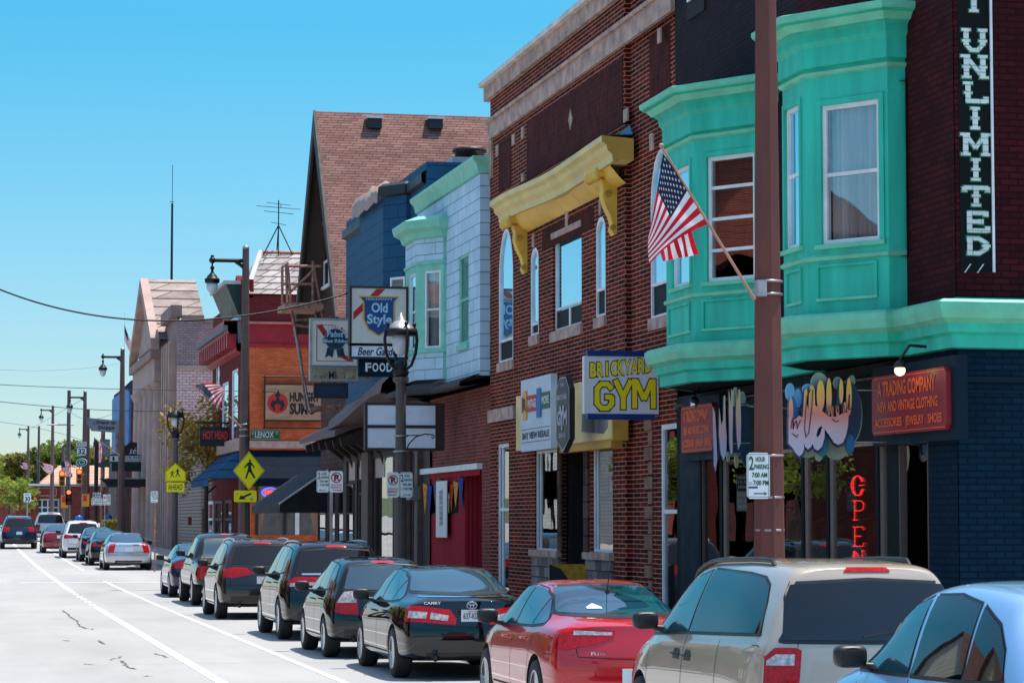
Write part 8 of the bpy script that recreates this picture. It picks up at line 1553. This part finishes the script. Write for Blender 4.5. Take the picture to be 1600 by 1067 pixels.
    # newspaper box and mailbox beyond
    for (px, py0, py1, w_, mt, lab) in ((172, 803, 816, .5, pmat('bright_blue_box', lin(20, 90, 180), .4), 'bright blue box beyond the parked cars near the hedge'), (126, 804, 812, .5, MATS['bright_blue_box'] if 'bright_blue_box' in MATS else None, 'distant blue box behind the white crossover')):
        Y_ = 170; f = CX(Y_); u = f.u(px); z1 = f.z(px, py0); t = thing('collection_box', f.p(u, rise(Y_)), lab, 'mailbox'); mt = MATS['bright_blue_box']; m = MB(); m.lathe((u, Y_+.3, 0), [(w_*.5, rise(Y_)), (w_*.5, z1-.3), (w_*.42, z1-.1), (0, z1)], mt, 12, sy=.8); m.build('body', t); m = MB(); m.fb(f, u-.3, u+.3, z1-.75, z1-.45, -.2, -.05, PLATE); m.build('label_panel', t)

# ------------------------------------------------------------------ plants
LEAVES = {}
def leafmat(name, c, v=.5):
    if name in MATS: return MATS[name]
    m, nt, b = newmat(name); N = nt.nodes.new; L = nt.links; tc = N('ShaderNodeTexCoord'); n = N('ShaderNodeTexNoise'); n.inputs['Scale'].default_value = .9; n.inputs['Detail'].default_value = 4; L.new(tc.outputs['Object'], n.inputs[0])
    cr = N('ShaderNodeValToRGB'); e = cr.color_ramp.elements; e[0].position = .3; e[0].color = (c[0]*(1-v), c[1]*(1-v), c[2]*(1-v), 1); e[1].position = .7; e[1].color = (c[0]*(1+v), c[1]*(1+v*.8), c[2], 1); L.new(n.outputs[0], cr.inputs[0]); L.new(cr.outputs[0], b.inputs['Base Color']); b.inputs['Roughness'].default_value = .6
    b.inputs['Transmission Weight'].default_value = 0
    tr = N('ShaderNodeBsdfTranslucent'); mx = N('ShaderNodeMixShader'); mx.inputs[0].default_value = .5; L.new(cr.outputs[0], tr.inputs[0]); o = nt.nodes['Material Output']; L.new(b.outputs[0], mx.inputs[1]); L.new(tr.outputs[0], mx.inputs[2]); L.new(mx.outputs[0], o.inputs[0])
    return m
BARK = pmat('bark', lin(90, 72, 62), .9, 0, .3, 4, .6, 20)
def tree(x, y, z0, h, rad, label, mat, leaf=.12, n=2500, trunk=.16, clear=.3, seed=1, group=None, name='street_tree', squash=1.0):
    rn = random.Random(seed); t = thing(name, (x, y, z0), label, 'tree', group); m = MB(); tips = []
    lean = rn.uniform(-.3, .3)
    top = V3(x+lean, y, z0+h*.8); m.tube([V3(x, y, z0-.1), V3(x+lean*.3, y, z0+h*clear), V3(x+lean*.8, y, z0+h*.6), top], [trunk, trunk*.75, trunk*.4, trunk*.1], BARK, 8)
    nb = 11
    for i in range(nb):
        a = 2*pi*i*.382+rn.random(); hh = lerp(clear*.95, .78, i/nb); s = V3(x+lean*hh, y, z0+h*hh); l = rad*(.85-.35*abs(hh-.45))*rn.uniform(.75, 1.1); e = s+V3(cos(a)*l, sin(a)*l, l*rn.uniform(.35, .8)); mid = (s+e)/2+V3(0, 0, -.08*l); m.tube([s, mid, e], [trunk*.38, trunk*.25, trunk*.07], BARK, 6); tips += [e, mid*.4+e*.6]
        for k in range(2):
            e2 = mid+V3(rn.uniform(-1, 1), rn.uniform(-1, 1), rn.uniform(.2, 1))*l*.5; m.tube([mid, e2], [trunk*.15, trunk*.04], BARK, 5); tips.append(e2)
    m.build('trunk', t); tips.append(top+V3(0, 0, h*.1))
    cl = []
    for p in tips: cl.append((p, rad*rn.uniform(.22, .42)))
    vs, fs = [], []
    for i in range(n):
        c, r_ = cl[rn.randrange(len(cl))]; d = Vector((rn.gauss(0, 1), rn.gauss(0, 1), rn.gauss(0, 1))).normalized()*r_*(rn.random()**.45); d.z *= .75*squash; p = c+d
        s = leaf*rn.uniform(.6, 1.4); a1 = Vector((rn.gauss(0, 1), rn.gauss(0, 1), rn.gauss(0, .6))).normalized(); a2 = a1.cross(Vector((rn.gauss(0, 1), rn.gauss(0, 1), rn.gauss(0, 1)))).normalized()
        b = len(vs); vs += [p-a1*s, p-a2*s*.5, p+a1*s, p+a2*s*.55]; fs.append((b, b+1, b+2, b+3))
    MB().add(vs, fs, mat).build('crown', t); return t
def plants():
    L1 = leafmat('yellow_green_leaves', (.34, .30, .05)); L2 = leafmat('bright_green_leaves', (.20, .27, .04)); L3 = leafmat('deep_green_leaves', (.09, .14, .03)); L4 = leafmat('olive_leaves', (.22, .21, .06)); L5 = leafmat('autumn_tinged_leaves', (.42, .28, .06))
    Y = 112; x = onY(322, 700, Y)[0]; t = tree(x, Y, rise(Y), 7.4, 2.0, 'slender street tree with yellow-green leaves in front of the beige clapboard annex', L5, .12, 3600, .12, .42, 5, squash=1.6)
    Y = 212; 
    for (px, topy, yy, rad, mt, lab, sd) in ((34, 742, 212, 1.5, L2, 'small bright green street tree left of the far speed sign', 3), (8, 748, 222, 1.6, L1, 'small yellow-green street tree at the left edge', 4)):
        x = onY(px, 700, yy)[0]; h = onY(px, topy, yy)[1]-rise(yy); tree(x, yy, rise(yy), h, rad, lab, mt, .15, 900, .10, .35, sd, 'small trees by the far crossing')
    spec = [(-30, 690, 14, L2, 'tree mass cut by the left edge of the far skyline'), (12, 692, 13, L1, 'pale yellow-green round tree at the far left skyline'), (48, 686, 12, L4, 'olive brown tree with thin upper branches behind the far lamp'), (82, 668, 14, L3, 'taller deep green tree behind the far flags'), (108, 658, 15, L2, 'tallest bright green tree behind the utility pole'), (140, 676, 13, L3, 'dark green tree behind the route signs'), (166, 672, 13, L2, 'bright green tree partly hidden by the angular grey sign'), (195, 668, 13, L4, 'olive tree beside the blue fronted building')]
    for i, (px, py, rad, mt, lab) in enumerate(spec):
        Y = 325+((i*37) % 40); x = onY(px, 700, Y)[0]; z0 = rise(Y)-1; h = onY(px, py, Y)[1]-z0; tree(x, Y, z0, h*.86, h*.33, lab, mt, .34, 3600, .35, .12, 20+i, 'trees beyond the far crossing', name='tree')
    for i, px in enumerate((-10, 28, 66, 96, 124, 152, 182)):
        Y = 372; x = onY(px, 700, Y)[0]; z0 = rise(Y)-1; h = onY(px, 708-6*(i % 3), Y)[1]-z0; tree(x, Y, z0, h*.88, h*.42, ['lower tree filling the far left gap', 'second lower tree behind the pale round tree', 'lower tree behind the olive brown one', 'lower tree behind the small flags', 'lower tree behind the traffic lights', 'lower tree behind the curb lane sign', 'lower tree behind the shop sign posts'][i], (L3, L4, L2)[i % 3], .38, 2600, .3, .08, 50+i, 'trees beyond the far crossing', name='tree')
    # flowering hedge by the blue box
    Y = 166; x0, x1 = onY(160, 800, Y)[0], onY(188, 800, Y)[0]; z0 = rise(Y); z1 = onY(170, 812, Y)[1]; t = thing('hedge', ((x0+x1)/2, Y, z0), 'low yellow-green hedge below the bright blue box', 'hedge'); vs, fs = [], []; rn = random.Random(4)
    for i in range(1500):
        p = V3(rn.uniform(x0, x1), Y+rn.uniform(-.5, .5), z0+(z1-z0)*rn.random()**.6); a1 = Vector((rn.gauss(0, 1), rn.gauss(0, 1), rn.gauss(0, 1))).normalized()*.09; a2 = a1.cross(Vector((rn.gauss(0, 1), 1, rn.gauss(0, 1)))).normalized()*.05; b = len(vs); vs += [p-a1, p-a2, p+a1, p+a2]; fs.append((b, b+1, b+2, b+3))
    MB().add(vs, fs, L1).build('foliage', t)
    # ivy-like street tree beside the lane, seen mirrored in the car windows
# ------------------------------------------------------------------ ground
def ground():
    m_, nt, b = newmat('concrete_road'); N = nt.nodes.new; L = nt.links; tc = N('ShaderNodeTexCoord')
    n1 = N('ShaderNodeTexNoise'); n1.inputs['Scale'].default_value = .35; n1.inputs['Detail'].default_value = 8; n1.inputs['Roughness'].default_value = .65; mp = N('ShaderNodeMapping'); mp.inputs['Scale'].default_value = (1, .25, 1); L.new(tc.outputs['Object'], mp.inputs[0]); L.new(mp.outputs[0], n1.inputs[0])
    n2 = N('ShaderNodeTexNoise'); n2.inputs['Scale'].default_value = 60; n2.inputs['Detail'].default_value = 3; L.new(tc.outputs['Object'], n2.inputs[0])
    cr = N('ShaderNodeValToRGB'); e = cr.color_ramp.elements; e[0].position = .3; e[0].color = (.30, .298, .292, 1); e[1].position = .7; e[1].color = (.405, .405, .40, 1); L.new(n1.outputs[0], cr.inputs[0])
    mr = N('ShaderNodeMapRange'); mr.inputs[3].default_value = .8; mr.inputs[4].default_value = 1.18; L.new(n2.outputs[0], mr.inputs[0]); mx = N('ShaderNodeMix'); mx.data_type = 'RGBA'; mx.blend_type = 'MULTIPLY'; mx.inputs[0].default_value = 1; L.new(cr.outputs[0], mx.inputs[6]); L.new(mr.outputs[0], mx.inputs[7])
    L.new(mx.outputs[2], b.inputs['Base Color']); b.inputs['Roughness'].default_value = .9; bp = N('ShaderNodeBump'); bp.inputs['Strength'].default_value = .25; bp.inputs['Distance'].default_value = .01; L.new(n2.outputs[0], bp.inputs['Height']); L.new(bp.outputs[0], b.inputs['Normal'])
    PAVE = brickmat('pavement_slabs', (.34, .33, .31), (.30, .29, .28), (.12, .12, .11), 1.5, 1.5, .015, off=0, var=.12); PAVE_ = pmat('pavement_concrete', (.33, .32, .30), .9, 0, .15, .5, .2, 50); KERB = pmat('kerb_stone', (.42, .41, .39), .9, 0, .15, 1.5); LINE = pmat('road_line_paint', (.80, .80, .78), .7, 0, .12, 5); CRK = pmat('tar_crack', (.11, .11, .115), .8, 0, .2); EARTH = pmat('grass_verge', (.07, .09, .03), .95, 0, .4, .2)
    ys = [-30, 0, 20, 40, 60]+[60+6*i for i in range(1, 60)]+[450, 600, 900, 1500, 3000]
    def strip(m, x0, x1, dz, mat, y0=-1e9, y1=1e9):
        yy = [y for y in ys if y0 < y < y1]; yy = ([y0] if y0 > -1e8 else [])+yy+([y1] if y1 < 1e8 else [])
        for a, c in zip(yy, yy[1:]): m.quad((x0, a, rise(a)+dz), (x1, a, rise(a)+dz), (x1, c, rise(c)+dz), (x0, c, rise(c)+dz), mat)
    m = MB(); strip(m, -900, 900, -.06, EARTH); o = m.build('ground'); tag(o, kind='structure')
    KX = 8.12; m = MB(); strip(m, -8.0, KX, 0, m_); o = m.build('road'); tag(o, kind='structure')
    m = MB(); m.quad((KX, 89, rise(90)), (60, 89, rise(90)), (60, 100.5, rise(100)), (KX, 100.5, rise(100)), m_); o = m.build('side_road'); tag(o, kind='structure')
    for y0, y1, nm in ((-30, 89, 'pavement'), (100.5, 250, 'pavement')):
        m = MB(); strip(m, KX+.15, 40, .14, PAVE_, y0, y1); o = m.build(nm); tag(o, kind='structure'); m = MB(); yy = [y0]+[y for y in ys if y0 < y < y1]+[y1]
        for a, c in zip(yy, yy[1:]): m.hexa([V3(KX, a, rise(a)-.02), V3(KX+.15, a, rise(a)-.02), V3(KX+.15, c, rise(c)-.02), V3(KX, c, rise(c)-.02), V3(KX, a, rise(a)+.145), V3(KX+.15, a, rise(a)+.145), V3(KX+.15, c, rise(c)+.145), V3(KX, c, rise(c)+.145)], KERB)
        o = m.build('kerb'); tag(o, kind='structure')
    m = MB(); strip(m, -30, -8.15, .14, PAVE_, -30, 400); o = m.build('opposite_pavement'); tag(o, kind='structure')
    m = MB(); strip(m, 3.33, 3.48, .005, LINE, -20, 64); strip(m, 3.33, 3.48, .005, LINE, 76, 160); o = m.build('lane_line'); tag(o, kind='structure')
    m = MB(); strip(m, 4.90, 5.0, .005, LINE, -20, 88); strip(m, 4.90, 5.0, .005, LINE, 102, 200); o = m.build('parking_line'); tag(o, kind='structure')
    m = MB()
    for y in (65, 67.2, 69.4, 71.6, 73.8): strip(m, 3.33, 3.48, .005, LINE, y, y+1.1)
    strip(m, 2.2, 8.0, .005, LINE, 86.5, 86.8); o = m.build('crossing_line'); tag(o, kind='structure')
    # joints and cracks
    m = MB(); rn = random.Random(11)
    for y in [20+4.6*i for i in range(40)]:
        x = -8
        while x < 8:
            l = rn.uniform(.6, 3.4); 
            if rn.random() < .55: z = rise(y)+.004; w_ = rn.uniform(.006, .014); m.quad((x, y, z), (min(8, x+l), y, z), (min(8, x+l), y+w_, z), (x, y+w_, z), CRK)
            x += l+rn.uniform(.1, .8)
    o = m.build('joints'); tag(o, kind='structure')
    m = MB()
    def crack(pts, w_=.025):
        P = []
        for px, py in pts:
            r = ray(px, py); t = -HC/r.z; P.append(V3(r.x*t, r.y*t, .0045))
        Q = []
        for a, c in zip(P, P[1:]):
            n = 6
            for i in range(n): Q.append(a.lerp(c, i/n)+V3(rn.uniform(-.03, .03), rn.uniform(-.12, .12), 0))
        Q.append(P[-1])
        for i, (a, c) in enumerate(zip(Q, Q[1:])):
            t = (c-a).normalized(); nn = V3(-t.y, t.x, 0)*w_*rn.uniform(.4, 1.2); m.quad(a-nn, c-nn, c+nn, a+nn, CRK)
    crack([(98, 953), (108, 962), (118, 968), (126, 978), (132, 981), (147, 983)]); crack([(153, 1000), (158, 1003), (163, 1006)]); crack([(172, 1031), (180, 1028), (192, 1025)], .018); crack([(192, 1032), (196, 1038), (204, 1043), (211, 1045)]); crack([(242, 1021), (250, 1023), (263, 1027)], .02); crack([(97, 1000), (108, 1001)], .02); crack([(130, 1037), (148, 1038)], .02); crack([(222, 1056), (240, 1056)], .015); crack([(190, 931), (198, 935), (207, 938)], .02); crack([(28, 898), (34, 899)], .02); crack([(53, 917), (60, 918)], .02); crack([(205, 919), (240, 920)], .015)
    crack([(175, 917), (160, 918)], .012); crack([(262, 1016), (270, 1018)], .012)
    o = m.build('cracks'); tag(o, kind='structure')
def opposite_side():
    """plain houses across the street: outside the frame, they are what the shop windows and car sides mirror"""
    spec = [(30, 12, 8, lin(150, 80, 66)), (46, 11, 7, lin(232, 214, 180)), (62, 12, 8.5, lin(225, 220, 205)), (80, 14, 7, lin(96, 44, 38)), (104, 14, 9, lin(84, 46, 42)), (124, 12, 7, lin(140, 70, 60)), (142, 14, 8, lin(200, 200, 195))]
    for i, (y, w_, h, c) in enumerate(spec):
        mt = brickmat('opposite_wall_%d' % i, c, tuple(k*.9 for k in c), tuple(k*.6 for k in c), 5, .2, .015, off=0, var=.12); F_ = Fr(-12.5, 0, 0, 1); z0 = rise(y)
        t = thing('town_house', (-14, y, z0), ['brick red gabled house across the street, nearest', 'cream house across the street', 'off-white tall gabled house across the street', 'maroon low house across the street', 'brown brick tall house across the street', 'dark brick house across the street, beyond the side road', 'grey house across the street, farthest'][i], 'building', 'houses across the street')
        hs = [(y+1+k*3, y+2.4+k*3, z0+zz, z0+zz+1.7) for k in range(int((w_-1)/3)) for zz in (1, 4.4)]; m = MB(); wall(m, F_, y, y+w_-1, z0, z0+h, hs, mt, .1); mass(m, -24, -12.5, y, y+w_-1, z0, z0+h, mt)
        m.add([V3(-12.5, y, z0+h), V3(-12.5, y+w_-1, z0+h), V3(-12.5, y+(w_-1)/2, z0+h+3.6)], [(0, 1, 2)], mt); m.build('wall', t)
        m = MB(); k = .35; a, b_, c_ = (y-k, z0+h-.25), (y+w_-1+k, z0+h-.25), (y+(w_-1)/2, z0+h+3.9); m.quad(V3(-12, a[0], a[1]), V3(-12, c_[0], c_[1]), V3(-24, c_[0], c_[1]), V3(-24, a[0], a[1]), SHING); m.quad(V3(-12, c_[0], c_[1]), V3(-12, b_[0], b_[1]), V3(-24, b_[0], b_[1]), V3(-24, c_[0], c_[1]), SHING); m.build('roof', t)
        for q in hs: window(t, F_, q, WHITEF, GSKY, -.06, .07, (.5,))
    L2 = MATS['bright_green_leaves']
    for i, (x, y, h) in enumerate(((-10, 64, 7), (-10, 76, 8), (-10, 98, 8), (-10, 120, 7))): tree(x, y, rise(y), h, h*.3, ['first street tree across the road, nearest the camera', 'second street tree across the road', 'third street tree across the road', 'fourth street tree across the road, farthest'][i], L2, .16, 1800, .14, .3, 80+i, 'street trees across the road')
ground()
b1(); shop_display(); script_sign(); b2(); b3(); b4(); gable_house(); b5(); temple(); far_row()
furniture(); build_cars(); plants(); opposite_side()
